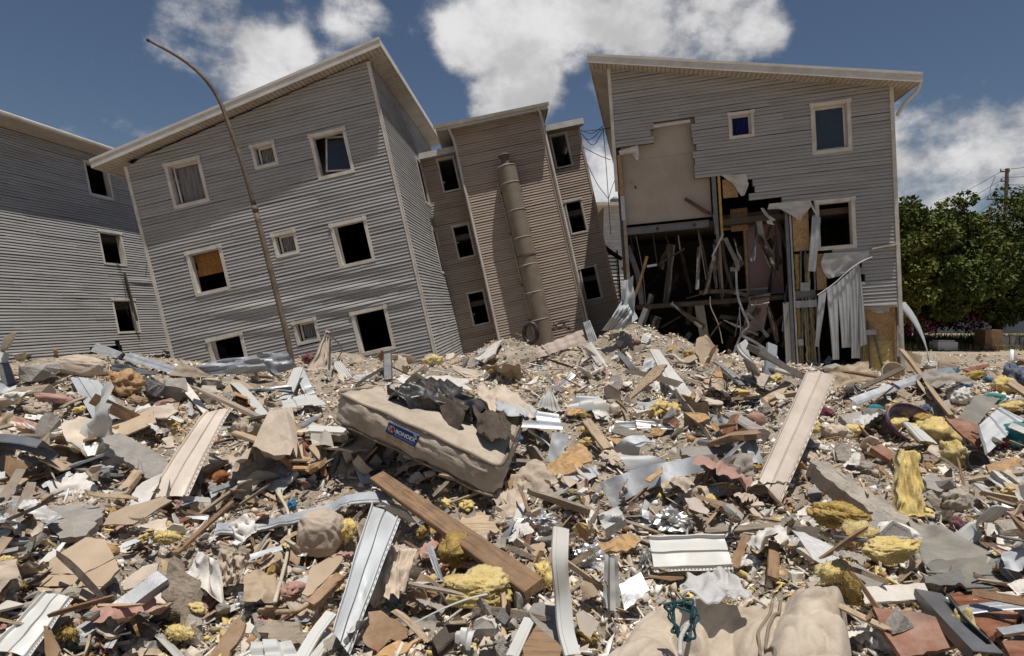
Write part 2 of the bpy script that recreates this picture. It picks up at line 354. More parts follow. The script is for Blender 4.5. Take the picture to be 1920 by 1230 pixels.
def gable_roof(root, xl, zl, xr, zr, y0, y1, th, smat, wall_x0, wall_x1, ridge=True):
    """mono-pitch roof slab with fascia boards and ribbed soffits, in the block's own frame"""
    s = (zr - zl) / (xr - xl); Zt = lambda x: zl + (x - xl) * s
    r = MB(); r.add([(xl, y0, Zt(xl) - .05), (xr, y0, Zt(xr) - .05), (xr, y1, Zt(xr) - .05), (xl, y1, Zt(xl) - .05), (xl, y0, Zt(xl)), (xr, y0, Zt(xr)), (xr, y1, Zt(xr)), (xl, y1, Zt(xl))], BOXF)
    ro = r.build('roof', M['roofing'], root)
    f = MB()
    f.add([(xl - .03, y0 - .03, Zt(xl) - th), (xr + .03, y0 - .03, Zt(xr) - th), (xr + .03, y0 - .004, Zt(xr) - th), (xl - .03, y0 - .004, Zt(xl) - th),
           (xl - .03, y0 - .03, Zt(xl) + .03), (xr + .03, y0 - .03, Zt(xr) + .03), (xr + .03, y0 - .004, Zt(xr) + .03), (xl - .03, y0 - .004, Zt(xl) + .03)], BOXF)
    make('fascia', f.v, f.f, M['fascia'], ro)
    f2 = MB(); f2.add([(xl - .034, y0 - .045, Zt(xl) - .03), (xr + .034, y0 - .045, Zt(xr) - .03), (xr + .034, y0 - .032, Zt(xr) - .03), (xl - .034, y0 - .032, Zt(xl) - .03),
           (xl - .034, y0 - .045, Zt(xl) + .045), (xr + .034, y0 - .045, Zt(xr) + .045), (xr + .034, y0 + .06, Zt(xr) + .045), (xl - .034, y0 + .06, Zt(xl) + .045)], BOXF)
    make('roof_edge_flashing', f2.v, f2.f, M['fascia'], ro)
    for xe, sg in ((xl, -1), (xr, 1)):
        g = MB().box(min(xe, xe + sg * .025), max(xe, xe + sg * .025), y0 - .002, y1, Zt(xe) - th, Zt(xe) + .03); make('fascia', g.v, g.f, M['fascia'], ro)
    # soffits, ribbed
    def ribbed(n, fa, fb):   # fa(t), fb(t): the two long edges
        v, fc = [], []
        for i in range(n):
            for t, d in ((i / n, .0), ((i + .82) / n, .0), ((i + .86) / n, .028), ((i + .96) / n, .028)):
                a, b = Vector(fa(t)), Vector(fb(t)); a.z += d; b.z += d; v += [a, b]
        for i in range(len(v) // 2 - 1): fc.append((2 * i, 2 * i + 2, 2 * i + 3, 2 * i + 1))
        return v, fc
    zs = lambda x: Zt(x) - th + .02
    v, fc = ribbed(int((xr - xl) / .13), lambda t: (xl + (xr - xl) * t, y0, zs(xl + (xr - xl) * t)), lambda t: (xl + (xr - xl) * t, .06, zs(xl + (xr - xl) * t)))
    make('soffit', v, fc, smat, ro)
    for xa, xb in ((xl, wall_x0 + .03), (wall_x1 - .03, xr)):
        v, fc = ribbed(int((y1 - .06) / .13), lambda t: (xa, .06 + (y1 - .06) * t, zs(xa)), lambda t: (xb, .06 + (y1 - .06) * t, zs(xb)))
        make('soffit', v, fc, smat, ro)
    return ro
def window(root, x, z, w, h, style='open', frm=.085, y=0, side=1, depth=.13):
    """casing (part) with sash, glass and curtain (sub-parts); x,z: outer top left corner"""
    m = MB(); a = frm; yo = y - .045
    m.box(x, x + a, yo, y + .02, z - h, z - a); m.box(x + w - a, x + w, yo, y + .02, z - h, z - a)
    m.box(x - .012, x + w + .012, yo - .01, y + .02, z - a, z + .008); m.box(x + a, x + w - a, yo - .004, y + .02, z - h - .004, z - h + a)
    for cx in (x - .025, x + w - a - .0): m.box(cx, cx + a + .025, yo - .022, yo - .0105, z - a - .012, z + .016)
    # reveal lining
    i0, i1, k0, k1 = x + a, x + w - a, z - h + a, z - a
    m.box(i0 - .02, i0 + .012, y + .021, y + depth + .03, k0, k1); m.box(i1 - .012, i1 + .02, y + .021, y + depth + .03, k0, k1)
    m.box(i0 + .0125, i1 - .0125, y + .021, y + depth + .03, k1 - .012, k1 + .02); m.box(i0 + .0125, i1 - .0125, y + .021, y + depth + .03, k0 - .02, k0 + .012)
    o = m.build('window', M['trim'], root)
    yb = y + depth
    def sash(x0, x1, z0, z1, t=.05, yy=yb, piv=None):
        q = MB(); q.box(x0, x0 + t, yy - .025, yy + .02, z0, z1); q.box(x1 - t, x1, yy - .025, yy + .02, z0, z1); q.box(x0 + t, x1 - t, yy - .025, yy + .02, z0, z0 + t); q.box(x0 + t, x1 - t, yy - .025, yy + .02, z1 - t, z1)
        s = make('sash', q.v, q.f, M['trim'], o)
        g = MB().box(x0 + t, x1 - t, yy - .006, yy + .0, z0 + t, z1 - t)
        return s, g
    i0 += .013; i1 -= .013; k0 += .013; k1 -= .013
    def cloth(mt, x0, x1, z0, z1, yy):
        v, f = [], []; n = 24
        for i in range(n + 1):
            for j in range(7):
                t = j / 6; xx = x0 + (x1 - x0) * i / n
                v.append((xx + .02 * math.sin(j * 1.3 + i), yy + .028 * math.sin(i * 1.5 + .4 * j) + .01 * math.sin(i * .7), z1 + (z0 - z1) * t))
        for i in range(n):
            for j in range(6): a_ = i * 7 + j; f.append((a_, a_ + 1, a_ + 8, a_ + 7))
        make('curtain', v, f, mt, o, True)
    if style in ('curtain', 'small_curtain'):
        sash(i0 + .06, i1, k0, k1); cloth(M['curtain'], i0 + .1, i1 - .04, k0 + .05, k1 - .05, yb + .05)
    elif style == 'glass':
        s, g = sash(i0, i1, k0, k1); make('pane', g.v, g.f, M['glass'], o)
    elif style == 'blue':
        sash(i0, i1, k0, k1, .035); cloth(M['curtain_blue'], i0 + .03, i1 - .03, k0 + .03, k1 - .03, yb + .06)
    elif style == 'ajar':
        s, g = sash(i0 + .1, i1, k0, k1 - .03); gp = make('pane', g.v, g.f, M['glass'], o)
        mm = Matrix.Translation((i1, yb, k0)) @ Matrix.Rotation(rad(9), 4, 'Y') @ Matrix.Rotation(rad(-10), 4, 'X') @ Matrix.Translation((-i1, -yb, -k0))
        s.matrix_local = mm; gp.matrix_local = mm
        cloth(M['curtain_maroon'], i0 + .1, i1, k0, k1, yb + .3)
    elif style == 'orange':
        zc = k0 + (k1 - k0) * .42
        for r in range(3):
            for cidx in range(6):
                xx0 = i0 + (i1 - i0) * (cidx + (.25 if r % 2 else 0)) / 6; q = MB().box(xx0, min(i1, xx0 + (i1 - i0) / 6 - .006), yb + .06, yb + .075, zc + (k1 - zc) * r / 3, zc + (k1 - zc) * (r + 1) / 3 - .006)
                make('blind_slat', q.v, q.f, M['curtain_orange'], o)
    elif style == 'half':
        q = MB().box(i0, i0 + .05, yb - .02, yb + .02, k0, k1); make('sash', q.v, q.f, M['trim'], o)
    return o
def shell(root, x0, x1, ytop, depth, zb, top, floors, front=.16):
    """the rest of the block: back and side walls, floors"""
    m = MB()
    for a, b in ((x0, x0 + .12), (x1 - .12, x1)):
        m.add([(a, front, zb), (b, front, zb), (b, depth, zb), (a, depth, zb), (a, front, top(a) - .12), (b, front, top(b) - .12), (b, depth, top(b) - .12), (a, depth, top(a) - .12)], BOXF)
    m.add([(x0, depth - .12, zb), (x1, depth - .12, zb), (x1, depth, zb), (x0, depth, zb), (x0, depth - .12, top(x0) - .12), (x1, depth - .12, top(x1) - .12), (x1, depth, top(x1) - .12), (x0, depth, top(x0) - .12)], BOXF)
    m.build('inner_wall', M['inside'], root)
    for z in floors: MB().box(x0 + .125, x1 - .125, front + .005, depth - .125, z - .2, z).build('floor_slab', M['inside'], root)

# ---- block B: grey, leaning
B = building('B', 'apartment_block'); tag(B, 'grey clad apartment block leaning beside the bent lamp post, three window columns', 'building', 'damaged apartment blocks')
bx0, bx1 = -.59, 7.44
btop = lambda x: 6.43 + (x + .59) * (7.78 - 6.43) / 8.05
wb = {}
cols = [(.59, 1.15, 6.18, 1.41), (3.34, .75, 6.11, .74), (5.17, 1.14, 6.01, 1.39)]
holesB = []
for ci, (x, w, zt, h) in enumerate(cols):
    for s in range(3):
        z = zt - s * 2.75; holesB.append([(x + .06, z - h + .06), (x + w - .06, z - h + .06), (x + w - .06, z - .06), (x + .06, z - .06)])
def bkB(x, z):
    g = math.exp(-((x - 2.5) / 1.6) ** 2 - ((z - 1.2) / .7) ** 2) * .05 * math.sin(z * 9 + x) + math.exp(-((x - 5.2) / 2) ** 2 - ((z - .9) / .8) ** 2) * .04 * math.sin(z * 11 + x * 1.3)
    return g + .006 * math.sin(x * 1.9 + z * 2.3)
clad(B, bx0, bx1, -2.4, 7.9, lambda x: btop(x), holesB, M['siding'], buckle=bkB, seed=3)
for (x, w, zt, h), st in zip(cols, (('curtain', 'orange', 'half'), ('small_curtain', 'small_curtain', 'small_curtain'), ('ajar', 'half', 'open'))):
    for s in range(3): window(B, x, zt - s * 2.75, w, h, st[s], .1 if w > 1 else .085)
clad(B, .0, 9.6, -2.4, 7.9, lambda y: btop(bx1), [[(4.6, 5.95), (4.6, 4.3), (5.5, 4.3), (5.5, 5.95)], [(4.6, 3.2), (4.6, 1.5), (5.5, 1.5), (5.5, 3.2)]], M['siding'], org=(bx1, .0, 0), ux=(0, 1, 0), un=(1, 0, 0), thick=.1, seed=4, wallname='side_wall')
for z in (5.95, 3.2):
    q = MB(); q.box(bx1 - .02, bx1 + .05, 4.5, 4.6, z - 1.75, z + .1); q.box(bx1 - .02, bx1 + .05, 5.5, 5.6, z - 1.75, z + .1); q.box(bx1 - .02, bx1 + .053, 4.6, 5.5, z, z + .1); q.box(bx1 - .02, bx1 + .053, 4.6, 5.5, z - 1.75, z - 1.65); q.build('window', M['trim'], B)
for x, zz in ((bx0, btop(bx0)), (bx1 - .0, btop(bx1))):
    MB().box(x - .04, x + .06, -.05, .03, -2.4, zz - .06).build('corner_trim', M['trim'], B)
q = MB().box(bx1 + .031, bx1 + .046, -.05, .05, -2.4, 7.7).build('corner_trim', M['trim'], B)
gable_roof(B, -1.30, 6.62, 7.98, 8.10, -.42, 9.9, .22, M['soffit'], bx0, bx1)
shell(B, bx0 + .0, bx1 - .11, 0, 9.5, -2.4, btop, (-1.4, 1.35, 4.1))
# wires and bits of trim on the far side wall
for k, z in enumerate((5.1, 4.0, 2.6, .7, -.4)):
    MB().bar((bx1 + .05, 5.8, z), (bx1 + .75, 6.0, z + .06), .07, .06).build('bracket', M['trim'], B)
MB().tube(spline([(bx1 + .12, 5.9, 5.9), (bx1 + .2, 5.95, 3.5), (bx1 + .1, 5.9, 1.5), (bx1 + .25, 6, -1)]), .03, 6).build('drain_pipe', M['gutter'], B)

# ---- block A: grey, at the picture edge
A = building('A', 'apartment_block'); tag(A, 'grey clad apartment block with one window column, half hidden by the block next to it', 'building', 'damaged apartment blocks')
atop = lambda x: 7.32
holesA = [[(-.13, 6.92 - s * 2.75), (.86, 6.92 - s * 2.75), (.86, 5.64 - s * 2.75), (-.13, 5.64 - s * 2.75)] for s in range(3)]
holesA.append([(-1.6, -1.05), (-.2, -.85), (-.1, -.55), (-.2, -.25), (-1.1, -.32), (-1.6, -.5)])
def bkA(x, z): return .05 * math.exp(-((x + .9) / 1.0) ** 2 - ((z - 1.55) / .25) ** 2) * math.sin(x * 3 + 1) + .07 * math.exp(-((x - 1.4) / .8) ** 2 - ((z - 2.0) / .35) ** 2) * math.sin(z * 9) + .008 * math.sin(x * 1.3 + z * 2)
clad(A, -9, 3.6, -2.6, 7.4, atop, holesA, M['siding'], buckle=bkA, seed=5)
for s in range(3): window(A, -.19, 6.98 - s * 2.75, 1.11, 1.40, 'half' if s else 'open', .08)
shell(A, -9, 3.6, 0, 7, -2.6, lambda x: 7.45, (-1.4, 1.35, 4.1))
q = MB(); q.box(-9.2, 3.6, -.85, 7.1, 7.34, 7.42); ra = q.build('roof', M['roofing'], A)
MB().tube([(-9.2, -.9, 7.36), (3.55, -.9, 7.32)], .075, 10).build('gutter', M['gutter'], ra)
make('soffit', [(-9, -.85, 7.33), (3.6, -.85, 7.33), (3.6, .0, 7.33), (-9, .0, 7.33)], [(0, 1, 2, 3)], M['soffit'], ra)
for k in range(3):
    MB().tube(spline([(.35 + .05 * k, -.07, 3.0), (.5 + .06 * k, -.08, 1.9), (.42 + .15 * k, -.07, .9 - .3 * k), (.75, -.07, -.2)]), .006, 5).build('hanging_wire', M['black_cable'], A)
MB().tube(spline([(1.75, -.07, 4.7), (1.95, -.08, 3.4), (1.7, -.07, 2.5)]), .005, 5).build('hanging_wire', M['black_cable'], A)
MB().bar((.62, -.1, 2.55), (.72, -.14, .55), .09, .03, (0, 1, 0)).build('hanging_board', M['wood_dark'], A)
MB().bar((-1.3, -.05, -.35), (-1.1, -.06, -1.1), .06, .03, (0, 1, 0)).build('loose_strip', M['trim'], A)

# ---- block C: pinkish tan stair tower
Cb = building('C', 'stair_tower'); tag(Cb, 'pinkish tan clad stair tower leaning between the grey blocks, steel flue on its front', 'building', 'damaged apartment blocks')
cz0 = -2.6
holesC = []
for x in (3.07, -1.59):
    for s in range(3): holesC.append([(x + .05, 7.28 - s * 2.75), (x + .67, 7.28 - s * 2.75), (x + .67, 6.0 - s * 2.75), (x + .05, 6.0 - s * 2.75)])
clad(Cb, -3.6, -.70, cz0, 7.6, lambda x: 7.42, holesC, M['siding_tan'], seed=6, wallname='wing_wall')
clad(Cb, 2.66, 4.30, cz0, 7.6, lambda x: 7.48, holesC, M['siding_tan'], seed=7, wallname='wing_wall')
clad(Cb, -.68, 2.68, cz0, 8.0, lambda x: 7.95, [], M['siding_tan'], org=(0, -1.0, 0), seed=8, wallname='bay_wall')
for xx, un in ((-.68, (-1, 0, 0)), (2.68, (1, 0, 0))):
    clad(Cb, -.98, -.03, cz0, 8.0, lambda y: 7.95, [], M['siding_tan'], org=(xx, 0, 0), ux=(0, 1, 0), un=un, thick=.1, seed=9, wallname='bay_side_wall')
for x in (3.07, -1.59):
    for s in range(3): window(Cb, x, 7.34 - s * 2.75, .72, 1.39, 'open', .055)
for x, yy in ((-.68, -1.0), (2.68, -1.0), (4.30, 0)):
    MB().box(x - .045, x + .045, yy - .05, yy + .03, cz0, 7.3 if yy == 0 else 7.85).build('corner_trim', M['siding_tan'], Cb)
q = MB(); q.box(-1.3, 3.02, -1.42, 3.5, 8.02, 8.1); rc = q.build('roof', M['roofing'], Cb)
q = MB(); q.box(-1.3, 3.02, -1.445, -1.42, 7.90, 8.13); q.build('fascia', M['fascia'], rc)
q = MB()
n = 40
v, f = [], []
for i in range(n):
    for t, d in ((i / n, 0), ((i + .8) / n, 0), ((i + .85) / n, .03), ((i + .95) / n, .03)):
        v += [(-1.3 + 4.32 * t, -1.419, 7.93 + d), (-1.3 + 4.32 * t, .3, 7.93 + d)]
for i in range(len(v) // 2 - 1): f.append((2 * i, 2 * i + 2, 2 * i + 3, 2 * i + 1))
make('soffit', v, f, M['soffit'], rc)
MB().box(3.021, 3.05, -1.42, 3.5, 7.88, 8.13).build('fascia', M['fascia'], rc)
gut = []
for i in range(7):
    t = math.pi * i / 6; gut.append((-1.447 - .07 + .07 * math.cos(t), 8.08 - .1 * math.sin(t)))
v = [(x, y, z) for x in (-1.36, 3.08) for (y, z) in gut] + [(x, y, z + .012) for x in (-1.36, 3.08) for (y, z) in gut]
f = [(i, i + 1, i + 8, i + 7) for i in range(6)] + [(i + 14, i + 21, i + 22, i + 15) for i in range(6)]
make('gutter', v, f, M['gutter'], rc, True)
for k in range(9): MB().box(-1.3 + k * .53, -1.26 + k * .53, -1.60, -1.44, 8.085, 8.10).build('gutter_clip', M['gutter'], rc)
for x0, x1 in ((-3.7, -.73), (2.73, 4.5)):
    zz = 7.44 if x0 < 0 else 7.5
    o = MB().box(x0, x1, -.35, 4.2, zz + .06, zz + .12).build('roof', M['roofing'], Cb)
    MB().box(x0, x1, -.38, -.351, zz - .08, zz + .15).build('fascia', M['fascia'], o)
    MB().box(x0, x1, -.35, .0, zz - .06, zz - .04).build('soffit', M['soffit'], o)
for x in (-.78, 2.72):
    MB().tube(spline([(x - .05, -1.5, 8.0), (x, -1.35, 7.8), (x + .06, -1.07, 7.45), (x + .06, -1.07, 6), (x + .08, -1.07, 3), (x + .08, -1.06, -2)], 6), .05, 10).build('downpipe', M['gutter'], Cb, True)
q = MB()
q.box(-3.6, -3.48, .15, 4, cz0, 7.35); q.box(4.16, 4.28, .15, 4, cz0, 7.35); q.box(-3.6, 4.28, 3.9, 4.0, cz0, 8.0); q.box(-.72, -.62, -.9, 3.9, cz0, 7.9); q.box(2.62, 2.72, -.9, 3.9, cz0, 7.9)
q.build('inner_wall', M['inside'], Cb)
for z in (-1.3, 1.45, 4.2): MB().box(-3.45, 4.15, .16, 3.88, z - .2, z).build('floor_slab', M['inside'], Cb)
# flue
fl = MB(); fx, fy = 1.0, -1.42; zz0, zz1 = -1.6, 6.05; n = 28
ring = []
zl = []
z = zz0
while z < zz1: zl.append(z); z += .35
zl.append(zz1)
v, f = [], []
for i, z in enumerate(zl):
    for rr in (.362,):
        for k in range(n):
            t = 2 * math.pi * k / n; v.append((fx + rr * math.cos(t) + .012 * math.sin(z), fy + rr * math.sin(t), z))
for i in range(len(v) // n - 1):
    for k in range(n): k2 = (k + 1) % n; f.append((i * n + k, i * n + k2, i * n + n + k2, i * n + n + k))
fo = make('flue_pipe', v, f, M['duct'], Cb, True)
for z in zl[2::3] + [zz1]:
    MB().tube([(fx + .367 * math.cos(t * math.pi / 14), fy + .367 * math.sin(t * math.pi / 14), z) for t in range(29)], .011, 6).build('flue_band', M['gutter'], fo)
q = MB().tube([(fx, fy, 2.58), (fx, fy, 2.64)], .385, 28); q.build('flue_joint', M['rust'], fo)
q = MB(); q.tube([(fx, fy, 6.05), (fx, fy, 6.10), (fx, fy, 6.16)], [.36, .30, .16], 24); q.tube([(fx, fy, 6.16), (fx, fy, 6.42)], .15, 20); q.tube([(fx, fy, 6.42), (fx, fy, 6.5), (fx, fy, 6.54)], [.16, .23, .2], 20); q.build('flue_cap', M['rust'], fo)
for z in (5.2, 3.6, 1.6, .2): MB().box(fx - .42, fx + .42, fy + .3, -1.025, z - .03, z + .03).build('flue_bracket', M['rust'], fo)
MB().tube([(fx - .33, -1.08, -1.4), (fx - .42, -1.08, 5.6)], .02, 6).build('flue_cable', M['gutter'], fo)

# ---- block D: front torn open
D = building('D', 'apartment_block'); tag(D, 'grey clad apartment block with its front torn open over two floors', 'building', 'damaged apartment blocks')
dx0, dx1 = .10, 7.79
dtop = lambda x: 8.82 + (x - .1) * (7.12 - 8.82) / 7.69
holeD = [(0., 6.38), (.75, 6.38), (1.28, 6.42), (1.29, 6.88), (2.37, 6.88), (2.36, 6.2), (2.42, 5.15), (2.87, 5.15), (3.92, 4.97), (3.92, 4.25), (5.64, 4.16), (5.64, 2.62), (6.75, 2.50), (6.78, .95), (8.2, .95), (8.2, -4), (0, -4)]
wD = [(5.69, 1.05, 6.83, 1.44, 'glass'), (5.69, 1.05, 4.08, 1.44, 'open'), (3.45, .71, 6.89, .76, 'blue')]
holesD = [holeD] + [[(x + .05, z - .05), (x + w - .05, z - .05), (x + w - .05, z - h + .05), (x + .05, z - h + .05)] for x, w, z, h, s in wD]
clad(D, dx0, dx1, -2.6, 9, dtop, holesD, M['siding'], seed=12, rag=.16, buckle=lambda x, z: .03 * math.exp(-((z - 4.6) / .4) ** 2) * (x < 5.6) * (1 + math.sin(x * 4)) * .5 + .005 * math.sin(x * 1.7 + z))
for x, w, z, h, s in wD: window(D, x, z, w, h, s, .1 if w > 1 else .08)
for x in (dx0 - .02, dx1): MB().box(x - .05, x + .05, -.055, .04, (5.0 if x < 1 else -.9), dtop(x) - .08).build('corner_trim', M['trim'], D)
gable_roof(D, -.47, 9.02, 8.32, 7.09, -.52, 13.5, .22, M['soffit'], dx0, dx1)
MB().tube(spline([(8.38, -.3, 6.98), (8.36, -.25, 6.78), (8.1, -.1, 6.5), (7.9, -.05, 6.2)], 6), .05, 10).build('downpipe', M['gutter'], D, True)
m = MB()
for a, b in ((dx0, dx0 + .1), (dx1 - .1, dx1)):
    m.add([(a, .16, -2.6), (b, .16, -2.6), (b, 12, -2.6), (a, 12, -2.6), (a, .16, dtop(a) - .15), (b, .16, dtop(b) - .15), (b, 12, dtop(b) - .15), (a, 12, dtop(a) - .15)], BOXF)
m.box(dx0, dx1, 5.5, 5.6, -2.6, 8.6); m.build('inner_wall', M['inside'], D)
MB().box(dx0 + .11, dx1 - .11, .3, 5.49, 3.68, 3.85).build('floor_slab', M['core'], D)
MB().box(dx0 + .11, dx1 - .11, .45, 5.49, 1.28, 1.42).build('floor_slab', M['wood_dark'], D)
# third-floor room wall seen through the hole, in two boards
for (x0, x1, z0, z1, yy) in ((.26, 2.86, 3.96, 5.93, .22), (.26, 2.86, 5.936, 7.3, .225)):
    MB().box(x0, x1, yy, yy + .06, z0, z1).build('plasterboard', M['plaster_wall'], D)
MB().box(.62, .68, .205, .2195, 5.05, 5.14).build('outlet_hole', M['core'], D)
MB().box(.52, .56, .205, .2195, 5.22, 5.28).build('outlet_hole', M['osb'], D)
# steel floor channel with holes
def channel(x0, x1, z0, z1, y, zr0=None):
    zr0 = 0 if zr0 is None else zr0
    q = MB()
    q.add([(x0, y, z0), (x1, y, z0 + zr0), (x1, y + .02, z0 + zr0), (x0, y + .02, z0), (x0, y, z1), (x1, y, z1 + zr0), (x1, y + .02, z1 + zr0), (x0, y + .02, z1)], BOXF)
    q.add([(x0, y - .05, z1), (x1, y - .05, z1 + zr0), (x1, y + .02, z1 + zr0), (x0, y + .02, z1), (x0, y - .05, z1 + .02), (x1, y - .05, z1 + zr0 + .02), (x1, y + .02, z1 + zr0 + .02), (x0, y + .02, z1 + .02)], BOXF)
    q.add([(x0, y - .05, z0 - .02), (x1, y - .05, z0 + zr0 - .02), (x1, y + .02, z0 + zr0 - .02), (x0, y + .02, z0 - .02), (x0, y - .05, z0), (x1, y - .05, z0 + zr0), (x1, y + .02, z0 + zr0), (x0, y + .02, z0)], BOXF)
    b = q.build('floor_channel', M['steel_dark'], D)
    for k in range(int((x1 - x0) / 1.1) + 1):
        xx = x0 + .95 + k * 1.1
        if xx < x1 - .1:
            zc = (z0 + z1) / 2 + zr0 * (xx - x0) / (x1 - x0)
            MB().tube([(xx, y - .003, zc), (xx, y - .001, zc)], .055, 16).build('round_hole', M['black'], b)
channel(.28, 2.75, 3.66, 3.84, .12); channel(5.0, 5.62, 1.3, 1.5, .10)
MB().box(.16, .27, .03, .14, 4.85, 6.1).build('corner_board', M['osb'], D)
MB().box(.17, .29, .0, .12, 4.1, 4.84).build('corner_stud', M['steel_light'], D)
MB().box(.2, .3, .05, .15, -1.5, 4.1).build('corner_post', M['wood_grey'], D)
# second floor: bathroom wall, doorway
MB().box(4.02, 5.05, 1.4, 1.46, 1.45, 3.65).build('pink_partition', M['pink_wall'], D)
MB().box(3.2, 5.05, 1.4, 1.46, 3.655, 4.1).build('pink_partition', M['pink_wall'], D)
MB().box(3.93, 4.0, 1.32, 1.5, 1.45, 3.65).build('door_jamb', M['wood_pale'], D)
MB().box(3.3, 4.0, 1.3, 1.38, 3.60, 3.66).build('door_head', M['wood_pale'], D)
MB().box(3.08, 3.16, .9, 1.0, 1.5, 3.2).build('door_jamb', M['wood_pale'], D)
MB().box(4.62, 4.9, 1.25, 1.39, 2.3, 2.38).build('wash_basin', M['tin_white'], D)
# columns
for x, w_, z0_, z1_, mt in ((4.92, .09, -1.6, 4.1, 'steel_dark'), (5.02, .05, -1.6, 4.0, 'steel'), (2.95, .12, 3.4, 5.15, 'steel_dark'), (3.1, .07, 3.2, 5.15, 'insul_dark')):
    MB().box(x - w_ / 2, x + w_ / 2, .02, .12, z0_, z1_).build('steel_column', M[mt], D)
# plywood, wool and studs right of the column
MB().box(5.08, 5.52, .06, .09, 2.68, 4.0).build('sheathing_board', M['osb'], D)
MB().box(5.66, 5.92, .05, .08, 1.5, 2.55).build('sheathing_board', M['osb'], D)
MB().box(3.2, 3.62, .08, .11, 4.45, 5.0).build('sheathing_board', M['osb'], D)
MB().box(3.5, 4.0, .9, .93, 3.5, 4.2).build('sheathing_board', M['osb'], D)
def soft_slab(name, x0, x1, y, z0, z1, mt, amp=.06, seed=0):
    nx, nz = max(4, int((x1 - x0) / .07)), max(4, int((z1 - z0) / .07)); v, f = [], []
    for i in range(nx + 1):
        for j in range(nz + 1):
            x, z = x0 + (x1 - x0) * i / nx, z0 + (z1 - z0) * j / nz
            e = min(1, min(i, nx - i, j, nz - j) / 2)
            v.append((x + .03 * mnoise.noise((z * 6, seed, 1)), y - e * amp * (1 + 1.2 * mnoise.noise((x * 7, z * 7, seed))), z + .03 * mnoise.noise((x * 6, seed, 3))))
    for i in range(nx):
        for j in range(nz): a = i * (nz + 1) + j; f.append((a, a + nz + 1, a + nz + 2, a + 1))
    return make(name, v, f, M[mt], D)
for k, (x0, x1, z0, z1) in enumerate(((5.10, 5.24, 1.55, 2.6), (5.36, 5.5, 1.55, 2.6), (5.08, 5.2, -.9, 1.25), (5.28, 5.36, -1.2, 1.2), (5.42, 5.56, -1.0, 1.28), (7.0, 7.6, -1.2, -.1), (6.75, 6.95, -1.2, .4))):
    soft_slab('glass_wool_batt', x0, x1, .12, z0, z1, 'insul' if k % 2 else 'insul_dark', .05, k)
MB().box(6.86, 7.72, .13, .16, -1.0, .95).build('sheathing_board', M['osb'], D)
for (xa, za, xb, zb) in ((5.12, -1.2, 5.24, 1.3), (5.36, -1.2, 5.34, 1.3), (5.55, -1.2, 5.42, 1.3), (5.2, 1.5, 5.26, 2.7), (5.4, 1.5, 5.38, 2.7), (5.6, 1.5, 5.6, 2.7), (5.62, -1.3, 5.6, 1.3), (6.75, -1.2, 6.85, .4), (6.98, -1.2, 6.98, .5), (7.3, -.9, 7.12, .1)):
    MB().bar((xa, .04, za), (xb, .04, zb), .045, .05, (0, 1, 0)).build('wall_stud', M['steel_dark'], D)
for (x0, x1, z0, z1) in ((5.05, 5.62, 1.02, 1.22), (5.06, 5.2, -.1, .08), (6.72, 7.15, .1, .25), (5.2, 5.45, 1.5, 1.75)):
    MB().box(x0, x1, .0, .035, z0, z1).build('gusset_plate', M['steel'], D)
# torn white wrap and film
def film(px, Y, mt, parent=D, key='D', fold=.05, name='torn_wrap', seed=0, n=14):
    """a hanging sheet: px = outline strip [(left, right) pairs from top to bottom]"""
    v, f = [], []
    for r in range(len(px) - 1):
        pass
    rows = []
    m_ = len(px)
    for j in range((m_ - 1) * 4 + 1):
        t = j / 4; i = min(int(t), m_ - 2); u = t - i
        l = [px[i][0][q] * (1 - u) + px[i + 1][0][q] * u for q in (0, 1)]; r_ = [px[i][1][q] * (1 - u) + px[i + 1][1][q] * u for q in (0, 1)]
        row = []
        for k in range(n + 1):
            s = k / n; p = pix_local(key, l[0] + (r_[0] - l[0]) * s, l[1] + (r_[1] - l[1]) * s, Y)
            p.y += fold * mnoise.noise((s * 5 + seed, t * 1.4, seed * 3.1)) * 1.6; row.append(p)
        rows.append(row)
    for row in rows: v += row
    for j in range(len(rows) - 1):
        for k in range(n): a = j * (n + 1) + k; f.append((a, a + 1, a + n + 2, a + n + 1))
    return make(name, v, f, M[mt], parent, True)
zz = lambda *p: [(1420 + x * .2765, 360 + y * .2765) for x, y in p]
def rows(*pairs): return [tuple(zz(*p)) for p in pairs]
film(rows(((80, 80), (360, 55)), ((68, 120), (362, 100)), ((140, 110), (340, 130)), ((270, 180), (310, 165)), ((285, 200), (296, 198))), -.12, 'wrap', seed=1)
film(rows(((350, 60), (362, 62)), ((385, 140), (398, 138)), ((425, 205), (432, 208))), -.14, 'wrap', seed=2, n=3)
film(rows(((20, 110), (45, 108)), ((50, 160), (78, 155)), ((100, 200), (125, 190))), -.08, 'wrap', seed=3, n=4)
film(rows(((60, 195), (90, 190)), ((70, 215), (120, 225))), -.06, 'wrap', seed=4, n=4)
film(rows(((455, 415), (760, 402)), ((430, 480), (755, 440)), ((450, 545), (600, 550)), ((480, 588), (560, 570))), -.07, 'plastic_film', seed=5, fold=.035)
film(rows(((735, 775), (905, 772)), ((770, 800), (895, 815)), ((810, 820), (850, 822))), .08, 'wrap', seed=6, n=8)
film(rows(((945, 905), (962, 900)), ((948, 1000), (975, 1000)), ((945, 1110), (985, 1125))), -.06, 'wrap', seed=7, n=4)
film([((1160, 283), (1196, 272)), ((1162, 292), (1197, 280)), ((1184, 286), (1198, 290)), ((1193, 300), (1197, 300))], -.05, 'wrap', seed=8, n=6)
film([((1352, 328), (1400, 326)), ((1375, 345), (1402, 340)), ((1386, 362), (1404, 345)), ((1390, 368), (1396, 366))], -.1, 'wrap', seed=9, n=6)
film([((1224, 234), (1294, 224)), ((1226, 240), (1294, 229))], -.03, 'wrap', seed=10, fold=.004)
